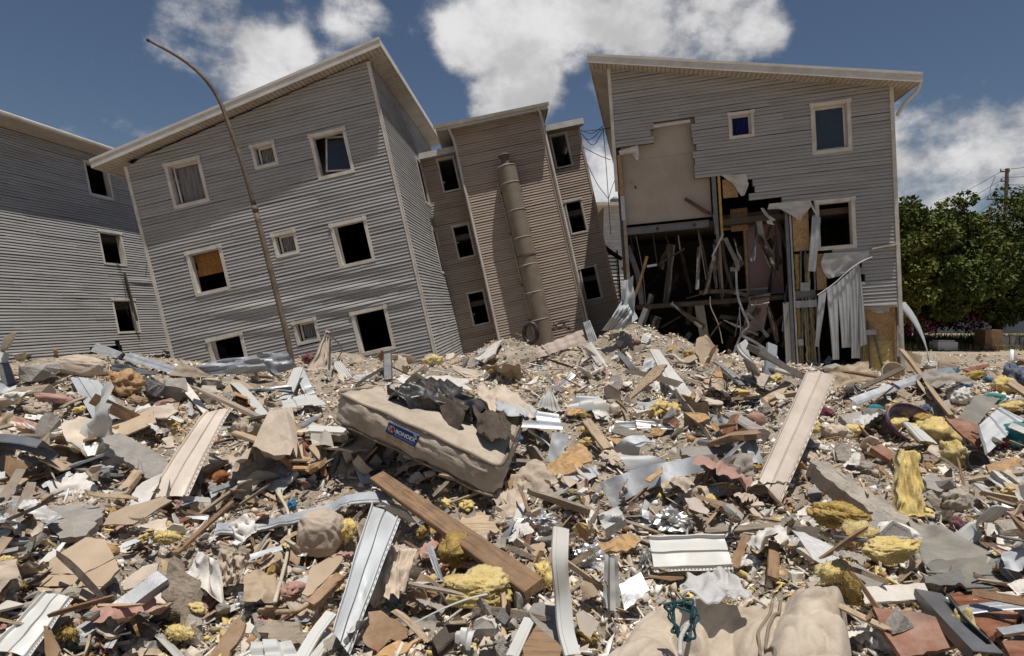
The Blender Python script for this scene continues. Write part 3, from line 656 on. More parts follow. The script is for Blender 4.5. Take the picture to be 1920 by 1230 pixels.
# galvanised sheets hanging from the tear
def ribsheet(px4, Y, name='hanging_zinc_sheet', ribs=5, mt='steel_light', amp=.018):
    """px4: top-left, top-right, bottom-right, bottom-left"""
    v, f = [], []; n = ribs * 6; rws = 10
    P = [pix_local('D', *p, Y) for p in px4]
    for j in range(rws + 1):
        t = j / rws; l = P[0].lerp(P[3], t); r = P[1].lerp(P[2], t)
        for k in range(n + 1):
            s = k / n; p = l.lerp(r, s); ph = (s * ribs) % 1
            p.y += -amp * (1 if .1 < ph < .35 else .3 if ph < .45 else 0) - .12 * math.sin(t * 2.2) * .5 + .02 * math.sin(s * 4 + t * 5); v.append(p)
    m_ = len(v); v += [Vector((p.x, p.y + .004, p.z)) for p in v]
    for j in range(rws):
        for k in range(n):
            a = j * (n + 1) + k; f.append((a, a + 1, a + n + 2, a + n + 1)); f.append((m_ + a, m_ + a + n + 1, m_ + a + n + 2, m_ + a + 1))
    return make(name, v, f, M[mt], D)
ribsheet(zz((415, 702), (468, 670), (412, 1048), (384, 1045)), -.16, ribs=2)
ribsheet(zz((470, 662), (538, 622), (552, 1135), (505, 1135)), -.18, ribs=2)
ribsheet(zz((538, 620), (620, 548), (630, 1052), (568, 1056)), -.2, ribs=3)
ribsheet(zz((618, 550), (684, 488), (692, 1126), (632, 1126)), -.22, ribs=3)
ribsheet(zz((676, 496), (690, 485), (742, 1030), (690, 1048)), -.24, ribs=2)
ribsheet(zz((372, 165), (428, 172), (392, 540), (338, 536)), -.1, ribs=2)
e = [pix_local('D', *p, -.26) for p in zz((408, 700), (520, 622), (600, 550), (690, 482), (780, 440))]
MB().tube(spline(e, 5), .018, 6).build('torn_edge_trim', M['steel_light'], D)
q = [pix_local('D', *p, -.09) for p in zz((775, 385), (955, 350))]
MB().bar(q[0], q[1], .05, .09, (0, 1, 0)).build('sill_strip', M['trim'], D)
q = [pix_local('D', *p, -.06) for p in zz((705, 768), (948, 760))]
MB().bar(q[0], q[1], .04, .07, (0, 1, 0)).build('sill_strip', M['trim'], D)
# things hanging and jutting inside the hole: (px path, Y, width, thick, material, name)
zi = lambda *p: [(1140 + x * .2439, 400 + y * .2439) for x, y in p]
inner = [(zi((590, -115), (740, -20), (800, 5)), .05, .11, .03, 'wood_dark', 'broken_joist'), (zi((690, 100), (740, 320), (785, 590)), .3, .06, .03, 'wood_dark', 'hanging_lath'),
         (zi((800, 335), (885, 155)), -.1, .05, .03, 'steel', 'bent_stud'), (zi((815, 10), (840, 150), (850, 260)), -.05, .09, .05, 'steel_dark', 'bent_stud'),
         (zi((865, 10), (875, 190), (905, 400), (960, 600)), .1, .09, .04, 'wood_dark', 'hanging_lath'), (zi((900, 190), (1000, 410), (940, 430)), .0, .12, .04, 'rubber', 'hanging_felt'),
         (zi((985, 440), (995, 620), (1040, 760), (1080, 860), (1020, 940), (935, 1160)), -.2, .06, .04, 'steel', 'bent_stud'),
         (zi((1030, 940), (1130, 990), (1230, 1060)), -.4, .08, .05, 'steel', 'bent_stud'), (zi((1075, 960), (1000, 1170), (925, 1180)), -.4, .05, .03, 'steel', 'bent_stud'),
         (zi((975, 950), (1010, 760)), -.1, .025, .02, 'steel_dark', 'thin_rod'), (zi((1020, 920), (1010, 720)), -.1, .025, .02, 'steel', 'thin_rod'), (zi((1095, 780), (1085, 640)), .1, .04, .03, 'steel_dark', 'thin_rod'),
         (zi((1050, 750), (1140, 840), (1230, 950)), .0, .1, .03, 'steel_dark', 'bent_stud'),
         (zi((180, 700), (240, 540), (300, 330)), .2, .09, .03, 'osb', 'leaning_lath'), (zi((290, 730), (215, 920)), -.3, .14, .04, 'steel', 'bent_stud'),
         (zi((150, 250), (230, 480), (260, 700)), .3, .16, .05, 'steel_dark', 'hanging_felt'), (zi((215, 175), (265, 430), (290, 710)), .15, .02, .02, 'steel_dark', 'thin_rod'),
         (zi((345, 160), (380, 400)), .5, .03, .02, 'wood_dark', 'thin_rod'), (zi((170, 180), (195, 290)), .2, .02, .02, 'wood_dark', 'thin_rod'), (zi((440, 170), (500, 310)), .7, .03, .02, 'wood_dark', 'thin_rod'),
         (zi((370, 405), (590, 270)), .3, .05, .03, 'wood_dark', 'broken_lath'), (zi((300, 408), (375, 395)), .2, .07, .03, 'tin_white', 'white_scrap'), (zi((600, 655), (760, 610)), .1, .03, .02, 'wood_dark', 'broken_lath'),
         (zi((405, 880), (560, 790)), .9, .05, .02, 'wood_dark', 'broken_lath'), (zi((700, 700), (740, 950)), .6, .28, .05, 'grey_cloth', 'hanging_cloth'), (zi((1160, 60), (1200, 260), (1260, 400)), -.05, .16, .03, 'rubber', 'hanging_felt'),
         (zi((700, 610), (900, 600), (1080, 630)), .0, .12, .05, 'wood_dark', 'crushed_edge'), (zi((880, 600), (1230, 575)), .25, .05, .04, 'steel_dark', 'crushed_edge'),
         (zi((820, 640), (950, 660)), 1.2, .5, .03, 'wood_dark', 'fallen_board')]
for path, Y, w_, t_, mt, nm in inner:
    P = [pix_local('D', *p, Y) for p in path]; P = spline(P, 4) if len(P) > 2 else P
    v, f = [], []
    for i, p in enumerate(P):
        d = (P[min(i + 1, len(P) - 1)] - P[max(i - 1, 0)]).normalized(); sd = d.cross(Vector((0, 1, .15))).normalized() * w_ / 2; u = Vector((0, t_ / 2, 0))
        tw = math.sin(i * 1.3) * .15; sd = sd + Vector((0, w_ * tw, 0))
        v += [p - sd - u, p + sd - u, p + sd + u, p - sd + u]
    for i in range(len(P) - 1):
        for k in range(4): k2 = (k + 1) % 4; f.append((i * 4 + k, i * 4 + k2, i * 4 + 4 + k2, i * 4 + 4 + k))
    f += [(3, 2, 1, 0), tuple(len(v) - 4 + k for k in range(4))]
    make(nm, v, f, M[mt], D)
cabs = [(zi((785, 640), (790, 720), (850, 860), (880, 1000)), -.1), (zi((1100, 705), (1160, 700), (1240, 685)), .0), (zi((770, 600), (690, 120)), .35), (zi((540, 170), (555, 280)), .6)]
for path, Y in cabs: MB().tube(spline([pix_local('D', *p, Y) for p in path], 5), .014, 6).build('hanging_cable', M['cable'], D)
# collapsed ceiling sheets, crumpled metal and torn boards inside the hole
rr = random.Random(31)
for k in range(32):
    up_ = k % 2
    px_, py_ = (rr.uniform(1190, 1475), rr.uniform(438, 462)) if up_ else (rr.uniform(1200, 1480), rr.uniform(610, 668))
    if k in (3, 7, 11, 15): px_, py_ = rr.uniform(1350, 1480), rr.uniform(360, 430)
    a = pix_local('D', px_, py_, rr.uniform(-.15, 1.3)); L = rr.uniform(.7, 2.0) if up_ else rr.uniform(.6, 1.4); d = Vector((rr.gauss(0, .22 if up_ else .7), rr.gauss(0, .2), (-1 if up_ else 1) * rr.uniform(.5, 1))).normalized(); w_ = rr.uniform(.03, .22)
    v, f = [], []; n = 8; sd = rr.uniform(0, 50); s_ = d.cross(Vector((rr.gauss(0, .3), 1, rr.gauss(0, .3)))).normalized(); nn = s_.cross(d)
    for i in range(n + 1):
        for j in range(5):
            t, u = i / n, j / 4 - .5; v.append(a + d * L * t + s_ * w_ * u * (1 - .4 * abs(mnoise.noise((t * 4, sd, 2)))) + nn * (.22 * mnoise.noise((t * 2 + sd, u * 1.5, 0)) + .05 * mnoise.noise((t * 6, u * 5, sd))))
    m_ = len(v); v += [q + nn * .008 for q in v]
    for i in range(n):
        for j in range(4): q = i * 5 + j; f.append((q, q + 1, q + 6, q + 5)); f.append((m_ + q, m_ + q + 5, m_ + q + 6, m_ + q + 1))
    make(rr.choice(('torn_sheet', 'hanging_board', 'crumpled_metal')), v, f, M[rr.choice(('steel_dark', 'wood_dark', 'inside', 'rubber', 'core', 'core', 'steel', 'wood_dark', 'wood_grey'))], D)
# leaning plank wall and loose things on the ground floor
for k in range(7):
    a, b = pix_local('D', *zi((1105 + k * 22, 640 - k * 4))[0], .5), pix_local('D', *zi((1040 + k * 24, 930 - k * 6))[0], .2)
    MB().bar(a, b, .09, .03, (0, 1, 0)).build('leaning_plank', M['wood_grey'] if k % 2 else M['pink_cloth'], D)
MB().box(4.72, 4.88, .1, .16, -1.3, 1.2).build('door_leaf', M['tin_white'], D)
rr = random.Random(5)
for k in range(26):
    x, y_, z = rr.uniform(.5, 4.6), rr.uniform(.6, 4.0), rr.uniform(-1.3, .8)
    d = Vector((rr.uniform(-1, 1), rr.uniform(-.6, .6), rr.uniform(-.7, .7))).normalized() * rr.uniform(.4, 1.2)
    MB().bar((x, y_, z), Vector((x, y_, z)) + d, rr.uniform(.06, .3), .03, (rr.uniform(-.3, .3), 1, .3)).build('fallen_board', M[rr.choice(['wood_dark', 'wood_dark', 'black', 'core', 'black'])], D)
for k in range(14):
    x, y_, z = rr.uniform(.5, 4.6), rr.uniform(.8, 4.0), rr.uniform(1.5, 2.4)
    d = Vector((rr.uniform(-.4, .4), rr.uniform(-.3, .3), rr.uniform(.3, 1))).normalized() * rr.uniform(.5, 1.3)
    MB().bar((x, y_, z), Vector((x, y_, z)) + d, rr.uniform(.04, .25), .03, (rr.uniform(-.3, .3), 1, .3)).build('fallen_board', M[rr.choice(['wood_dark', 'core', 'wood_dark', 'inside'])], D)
# ------------------------------------------------------------------ ground and the rubble field
gv = [(-900, -900, -.02), (900, -900, -.02), (900, 1400, -.02), (-900, 1400, -.02)]
struct(make('ground', gv, [(0, 1, 2, 3)], M['ground']))
def ss(a, b, x):
    t = min(1., max(0., (x - a) / (b - a))); return t * t * (3 - 2 * t)
_r = random.Random(21)
WAV = [(math.cos(a) * k, math.sin(a) * k, _r.uniform(0, 6.28), amp) for k, amp, n in ((.55, .075, 4), (1.2, .05, 5), (2.6, .030, 6), (5.5, .015, 6)) for a in [_r.uniform(0, 6.28) for _ in range(n)]]
HEAPS = [(2.0, 12.0, 1.02, 1.5, 1.7), (-.55, 13.0, .62, .9, 1.2), (.4, 11.4, .25, 1.0, 1.0), (-1.75, 5.3, .30, .9, .7), (-.3, 5.6, .12, .8, .7), (-5.6, 8.0, .22, 1.6, 1.2), (3.2, 9.5, .2, 1.5, 1.5),
         (-.95, 3.55, -.22, .45, .35), (5.0, 6.2, .16, 1.3, .8), (-2.6, 9.5, .14, 1.4, 1.0), (-1.4, 2.5, -.08, .5, .5), (.75, 2.0, -.05, .6, .4)]
def H(x, y):
    b = 1.06 - .48 * ss(9.5, 16.5, y) - .30 * ss(17.5, 24, y) - .30 * ss(21, 26, y)
    b -= .30 * ss(4.5, 13, x) * ss(8, 15, y) * (1 - ss(16, 22, y))
    b *= (1 - ss(22, 30, abs(x + 2)))
    for hx, hy, a, sx, sy in HEAPS: b += a * math.exp(-((x - hx) / sx) ** 2 - ((y - hy) / sy) ** 2)
    w = sum(amp * math.sin(kx * x + ky * y + p) for kx, ky, p, amp in WAV)
    return b + w * min(1., max(0.04, b * 1.2)) - .05 * ss(18, 26, y)
def HF(x, y):
    """the surface itself: small hollows and bumps on top of the broad heap"""
    z = H(x, y); k = min(1, max(0, z * 3)); p1 = mnoise.noise((x * 2.3 + 5, y * 2.3, 2)); p2 = mnoise.noise((x * 5.5, y * 5.5 + 3, 6))
    return z + k * (.03 * mnoise.noise((x * 3.1, y * 3.1, 0)) - .30 * max(0, p1 - .12) - .16 * max(0, p2 - .15))
def G(px, py, lift=0.):
    d = ray(px, py); o = Vector((0, 0, EYE)); s = 1.0; ds = .05
    while s < 60:
        p = o + d * s
        if p.z < H(p.x, p.y) + lift: break
        ds = .02 * s; s += ds
    a, b = s - ds, s
    for _ in range(12):
        m = (a + b) / 2; p = o + d * m
        if p.z < H(p.x, p.y) + lift: b = m
        else: a = m
    return o + d * b
def pxm(px, py): return G(px, py).y / FPX          # metres per photo pixel there
# terrain sheet: fine near the photographer, coarser far away
ys = [0.6]
while ys[-1] < 34: ys.append(ys[-1] * 1.0105 + .004)
nx = 330; tv, tf = [], []
rough = np.random.RandomState(3)
for y in ys:
    hw = 1.25 * y + 3.2
    for i in range(nx + 1):
        x = (i / nx * 2 - 1) * hw
        z = HF(x, y); k = min(1, max(0, z * 3))
        z += k * .018 * mnoise.noise((x * 17, y * 17, 4))
        if z < .02: z = -.3
        tv.append((x, y, z))
for j in range(len(ys) - 1):
    for i in range(nx): a = j * (nx + 1) + i; tf.append((a, a + 1, a + nx + 2, a + nx + 1))
struct(tag(make('rubble_heap', tv, tf, M['rubble']), 'pale dusty mass of crushed plaster and soil under the debris', 'rubble'), 'stuff')

# ------------------------------------------------------------------ builders for the debris
REFS = []            # (x, y, z, phrase) places to name neighbours by
MASK = []            # sight outlines of the built pieces, so loose fill does not bury them
def finish(o, verts, label, cat, group=None, ref=None, mask=None):
    c = sum((Vector(v) for v in verts), Vector()) / len(verts)
    if label: tag(o, label, cat, group)
    if ref: REFS.append((c.x, c.y, c.z, ref))
    if mask: MASK.append(mask)
def world_mesh(name, v, f, m, smooth=False, parent=None):
    v = [Vector(q) for q in v]
    if parent is not None: return make(name, v, f, m, parent, smooth)
    c = sum(v, Vector()) / len(v); c.z = min(q.z for q in v)
    return make(name, [q - c for q in v], f, m, None, smooth, c)
def plane_for(pxs, tilt=None, tw=0., clear=.015):
    P = [G(*p[:2]) for p in pxs]; ym = min(p.y for p in P); far_ = max(p.y for p in P) > ym * 1.3 and ym > 4
    if ym < 6: clear = max(clear, .05)
    if far_: P = [p for p in P if p.y <= ym * 1.12]
    c = sum(P, Vector()) / len(P)
    if far_ and tilt is None: tilt, tw = (0, -.8, .6), 1.
    if far_: n = Vector((0, -.15, 1)).normalized()
    else:
        A_ = np.array([tuple(p - c) for p in P]); n = Vector(np.linalg.svd(A_)[2][2])
    if n.z < 0: n = -n
    if abs(n.z) < .15: n = (n + Vector((0, 0, .5))).normalized()
    if tilt is not None: n = (n * (1 - tw) + Vector(tilt).normalized() * tw).normalized()
    o = Vector((0, 0, EYE))
    def proj(off):
        out = []
        for p in pxs:
            d = ray(*p); den = n.dot(d)
            if den > -.06: den = -.06
            s = (n.dot(c - o) + off) / den; out.append(o + d * s)
        return out
    off = 0.
    for _ in range(60):
        Q = proj(off); k = max(H(q.x, q.y) + clear - q.z for q in Q)
        if k < .012: break
        off += max(.008, k * .3)
    return n, proj(off)
TILT = {'n': (None, 0), 'c': ((0, -.75, .66), .6), 'cc': ((0, -.95, .3), .85), 'l': ((-.6, -.4, .7), .6), 'r': ((.6, -.4, .7), .6), 'u': ((0, -1, .12), .95), 'lc': ((-.55, -.7, .45), .75), 'rc': ((.55, -.7, .45), .75), 'f': ((0, -.2, 1), .7)}
def densify(pts, n, rag, rng):
    out = []
    for i in range(len(pts)):
        a, b = pts[i], pts[(i + 1) % len(pts)]; L = (b - a).length
        k = max(1, min(n, int(L / .025)))
        for j in range(k):
            p = a.lerp(b, j / k)
            if j and rag: p = p + Vector((rng.gauss(0, rag), rng.gauss(0, rag), rng.gauss(0, rag * .5)))
            out.append(p)
    return out
def slab(name, label, cat, px, m, th=.012, tilt='n', rag=.004, clear=.015, ref=None, group=None, bend=0., mask=True, parent=None, seed=None, crumple=0.):
    """a rigid piece: outline given by sight lines, lying on the heap with its own thickness"""
    rng = random.Random(seed if seed is not None else hash_(name + (label or '')))
    t, w = TILT[tilt]; n, P = plane_for(px, t, w, clear); c = sum(P, Vector()) / len(P); P = [p - n * n.dot(p - c) for p in densify(P, 9, rag, rng)]
    k = len(P); e1 = (P[0] - c).normalized()
    def dent(p): return n * (crumple * mnoise.noise((p.x * 9, p.y * 9, p.z * 9)) + bend * ((p - c).dot(e1)) ** 2)
    v = []; f = []
    rings = (1.0, .66, .33)
    for top in (1, 0):
        b0 = len(v)
        for r in rings:
            for p in P:
                q = c.lerp(p, r); v.append(q + dent(q) - n * (0 if top else th))
        v.append(c + dent(c) - n * (0 if top else th)); ci = len(v) - 1
        for ri in range(len(rings) - 1):
            for i in range(k):
                j = (i + 1) % k; q = (b0 + ri * k + i, b0 + ri * k + j, b0 + ri * k + k + j, b0 + ri * k + k + i); f.append(q if top else q[::-1])
        for i in range(k):
            j = (i + 1) % k; q = (b0 + 2 * k + i, b0 + 2 * k + j, ci); f.append(q if top else q[::-1])
    h = len(v) // 2
    for i in range(k): j = (i + 1) % k; f.append((i, i + h, j + h, j))
    o = world_mesh(name, v, f, M[m] if isinstance(m, str) else m, parent=parent)
    finish(o, P, label, cat, group, ref, px if mask else None); return o
def hash_(s):
    h = 7
    for ch in s: h = (h * 31 + ord(ch)) % 1000003
    return h
PROF = {'flat': [(0, 0), (1, 0)],
        'siding': [(0, .0), (.02, .022), (.05, .022), (.07, .006), (.10, .004), (.30, .012), (.46, .014), (.48, .0), (.50, .0), (.52, .014), (.72, .012), (.86, .004), (.88, .018), (.91, .018), (.93, .004), (1, .004)],
        'channel': [(0, -.05), (.02, 0), (.98, 0), (1, -.05)],
        'rib': [(i / 20, .012 if i % 4 in (1, 2) else 0) for i in range(21)],
        'fold': [(0, 0), (.3, .004), (.33, .02), (.66, .02), (.7, .0), (1, .006)]}
def panel(name, label, cat, px4, m, prof='siding', th=.004, tilt='c', bend=0., dents=.006, nv=14, ref=None, group=None, clear=.02, curl=None, pscale=1., mask=True, slots=False, smooth=False, ragend=0.):
    """sheet given by its four corners (top-left, top-right, bottom-right, bottom-left); ribs run from top to bottom"""
    t, w = TILT[tilt]; n, P = plane_for(px4, t, w, clear); pr = PROF[prof]; rng = random.Random(hash_(label or name))
    if prof == 'flat': pr = [(i / 8, 0) for i in range(9)]
    W_ = (P[1] - P[0]).length; v = []; sd = rng.uniform(0, 50)
    for j in range(nv + 1):
        tt = j / nv
        for (u, hgt) in pr:
            e = (rng.uniform(-ragend, ragend) if j in (0, nv) else 0)
            tj = min(1.05, max(-.05, tt + e)); p = P[0].lerp(P[3], tj).lerp(P[1].lerp(P[2], tj), u)
            o = hgt * pscale + bend * 4 * tt * (1 - tt) + dents * 2.2 * mnoise.noise((u * 2.2 + sd, tt * 3.5, sd))
            if curl: o += curl[0] * max(0, tt - curl[1]) ** 2 * 8 if curl[1] > 0 else curl[0] * max(0, -curl[1] - tt) ** 2 * 8
            v.append(p + n * o)
    k = len(pr); h = len(v); v += [p - n * th for p in v]; f = []
    for j in range(nv):
        for i in range(k - 1):
            a = j * k + i; f.append((a, a + k, a + k + 1, a + 1)); f.append((h + a, h + a + 1, h + a + k + 1, h + a + k))
    for j in range(nv):
        for i in (0, k - 1): a = j * k + i; f.append((a, a + k, h + a + k, h + a))
    for i in range(k - 1):
        for j in (0, nv): a = j * k + i; f.append((a, a + 1, h + a + 1, h + a))
    o = world_mesh(name, v, f, M[m], smooth or 2)
    if slots:
        ns = 22; q = MB()
        for s in range(ns):
            t0, t1 = (s + .2) / ns, (s + .6) / ns
            c4 = [P[0].lerp(P[3], a).lerp(P[1].lerp(P[2], a), u) + n * (.004 * pscale + .0035 + dents * 2.2 * mnoise.noise((u * 2.2 + sd, a * 3.5, sd)) + bend * 4 * a * (1 - a)) for a, u in ((t0, .955), (t0, .975), (t1, .975), (t1, .955))]
            q.add(c4, [(0, 1, 2, 3)])
        so = make('nail_slots', [Vector(z_) - o.location for z_ in q.v], q.f, M['black'], o); so['kind'] = 'stuff'
    finish(o, P, label, cat, group, ref, px4 if mask else None); return o
def strip(name, label, cat, path, w, m, prof='flat', th=.004, lift=.03, roll=0., ref=None, group=None, taper=1., n=6, mask=True, wob=.0):
    """a long thin piece following sight-line points (x, y[, extra lift])"""
    P = [G(p[0], p[1], lift + (p[2] if len(p) > 2 else 0)) for p in path]
    P = spline(P, n) if len(P) > 2 else [P[0].lerp(P[1], i / 5) for i in range(6)]
    rng = random.Random(hash_(label or name)); sdp = rng.uniform(0, 9)
    pr = {'flat': [(-.5, 0), (-.2, .002), (.2, .002), (.5, 0)], 'channel': [(-.5, -.45), (-.5, 0), (.5, 0), (.5, -.45)], 'angle': [(-.5, 0), (0, .0), (.0, -.5)], 'lip': [(-.5, -.12), (-.48, 0), (-.3, .0), (-.28, .05), (.28, .05), (.3, 0), (.48, 0), (.5, -.12)]}[prof]
    v, f = [], []; N = []
    for i, p in enumerate(P):
        d = (P[min(i + 1, len(P) - 1)] - P[max(i - 1, 0)]).normalized(); s = d.cross(Vector((0, -.45, .9)))
        if s.length < .1: s = Vector((1, 0, 0))
        s.normalize(); nn = s.cross(d); ro = roll + wob * mnoise.noise((i * .45, sdp, 0)) * 2
        s, nn = s * math.cos(ro) + nn * math.sin(ro), nn * math.cos(ro) - s * math.sin(ro)
        ww = w * (1 + (taper - 1) * i / (len(P) - 1))
        for (a, b) in pr: v.append(p + s * a * ww + nn * b * ww); N.append(nn)
    k = len(pr); h = len(v); v += [p - q * th for p, q in zip(v, N)]
    for j in range(len(P) - 1):
        for i in range(k - 1): a = j * k + i; f.append((a, a + 1, a + k + 1, a + k)); f.append((h + a, h + a + k, h + a + k + 1, h + a + 1))
        for i in (0, k - 1): a = j * k + i; f.append((a, a + k, h + a + k, h + a))
    for i in range(k - 1):
        for j in (0, len(P) - 1): a = j * k + i; f.append((a, a + 1, h + a + 1, h + a))
    o = world_mesh(name, v, f, M[m], 2); finish(o, P, label, cat, group, ref)
    if mask:
        for a, b in zip(path, path[1:]):
            dx, dy = b[0] - a[0], b[1] - a[1]; L = math.hypot(dx, dy) + .1; hw = w * FPX / P[0].y * .5; nx_, ny_ = -dy / L * hw, dx / L * hw
            MASK.append([(a[0] + nx_, a[1] + ny_), (b[0] + nx_, b[1] + ny_), (b[0] - nx_, b[1] - ny_), (a[0] - nx_, a[1] - ny_)])
    return o
def lumber(name, label, cat, a, b, w, t, m, lift=.03, ref=None, group=None, roll=0., split=.0, taper=1.):
    """sawn timber with worn edges between two sight-line points"""
    A_, B_ = G(a[0], a[1], lift + (a[2] if len(a) > 2 else 0)), G(b[0], b[1], lift + (b[2] if len(b) > 2 else 0))
    d = (B_ - A_).normalized(); s = d.cross(Vector((0, -.5, .85))).normalized(); u = s.cross(d)
    s, u = s * math.cos(roll) + u * math.sin(roll), u * math.cos(roll) - s * math.sin(roll)
    rng = random.Random(hash_(label or name)); n = 9; v, f = [], []; c = .12
    ring = [(-.5, -.5 + c), (-.5, .5 - c), (-.5 + c * t / w, .5), (.5 - c * t / w, .5), (.5, .5 - c), (.5, -.5 + c), (.5 - c * t / w, -.5), (-.5 + c * t / w, -.5)]
    for i in range(n + 1):
        tt = i / n; p = A_.lerp(B_, tt); sc = 1 + (taper - 1) * tt
        for (x, y) in ring:
            e = Vector((0, 0, 0))
            if i in (0, n): e = d * rng.uniform(-split, split)
            v.append(p + s * (x * w * sc + rng.gauss(0, .0012)) + u * (y * t + rng.gauss(0, .0012)) + e)
    for i in range(n):
        for k in range(8): k2 = (k + 1) % 8; f.append((i * 8 + k, i * 8 + k2, i * 8 + 8 + k2, i * 8 + 8 + k))
    f += [tuple(range(8))[::-1], tuple(n * 8 + k for k in range(8))]
    L = (B_ - A_).length; rot = Matrix((d, s, u)).transposed().to_4x4()
    mtx = Matrix.Translation(A_) @ rot; inv = mtx.inverted()
    o = make(name, [inv @ q for q in v], f, M[m]); o.matrix_world = mtx
    finish(o, [A_, B_], label, cat, group, ref)
    hw = w * FPX / A_.y * .5; dx, dy = b[0] - a[0], b[1] - a[1]; LL = math.hypot(dx, dy) + .1; nx_, ny_ = -dy / LL * hw, dx / LL * hw
    MASK.append([(a[0] + nx_, a[1] + ny_), (b[0] + nx_, b[1] + ny_), (b[0] - nx_, b[1] - ny_), (a[0] - nx_, a[1] - ny_)])
    return o
def hull_rock(rng, sx, sy, sz, n=15):
    bm = bmesh.new()
    for _ in range(n):
        q = [rng.uniform(-1, 1) for _ in range(3)]; a_ = rng.randrange(3); q[a_] = rng.choice((-1, 1)) * rng.uniform(.8, 1); q = [c_ * .92 for c_ in q]; bm.verts.new((q[0] * sx, q[1] * sy, q[2] * sz))
    r = bmesh.ops.convex_hull(bm, input=bm.verts); bmesh.ops.delete(bm, geom=[g for g in r['geom_interior'] if isinstance(g, bmesh.types.BMVert)], context='VERTS')
    bmesh.ops.triangulate(bm, faces=bm.faces); bmesh.ops.subdivide_edges(bm, edges=[e for e in bm.edges if e.calc_length() > sx * .35], cuts=1, use_grid_fill=False)
    for q in bm.verts: q.co += Vector((rng.gauss(0, 1), rng.gauss(0, 1), rng.gauss(0, 1))) * min(sx, sy, sz) * .05
    me = bpy.data.meshes.new('rock'); bm.to_mesh(me); bm.free(); return me
def rock(name, label, cat, px, rx, ry, m, rz=0., flat=.7, sink=.25, ref=None, group=None, tilt=(0, 0)):
    rng = random.Random(hash_(label or name)); k = pxm(*px); g = G(px[0], px[1] + ry * .5)
    sx, sy, sz = rx * k, max(rx, ry) * k * flat, ry * k
    me = hull_rock(rng, sx, sy, sz); o = place(name, me, M[m]); o.location = (g.x, g.y + sy * .3, g.z + sz * (1 - sink) * .8); o.rotation_euler = (tilt[0], tilt[1], rz)
    finish(o, [o.location], label, cat, group, ref, [(px[0] - rx, px[1] - ry), (px[0] + rx, px[1] - ry), (px[0] + rx, px[1] + ry), (px[0] - rx, px[1] + ry)])
    return o
_ICO = {}
def ico(n):
    if n not in _ICO:
        bm = bmesh.new(); bmesh.ops.create_icosphere(bm, subdivisions=n, radius=1); bm.verts.ensure_lookup_table()
        _ICO[n] = ([v.co.copy() for v in bm.verts], [tuple(q.index for q in f_.verts) for f_ in bm.faces]); bm.free()
    return _ICO[n]
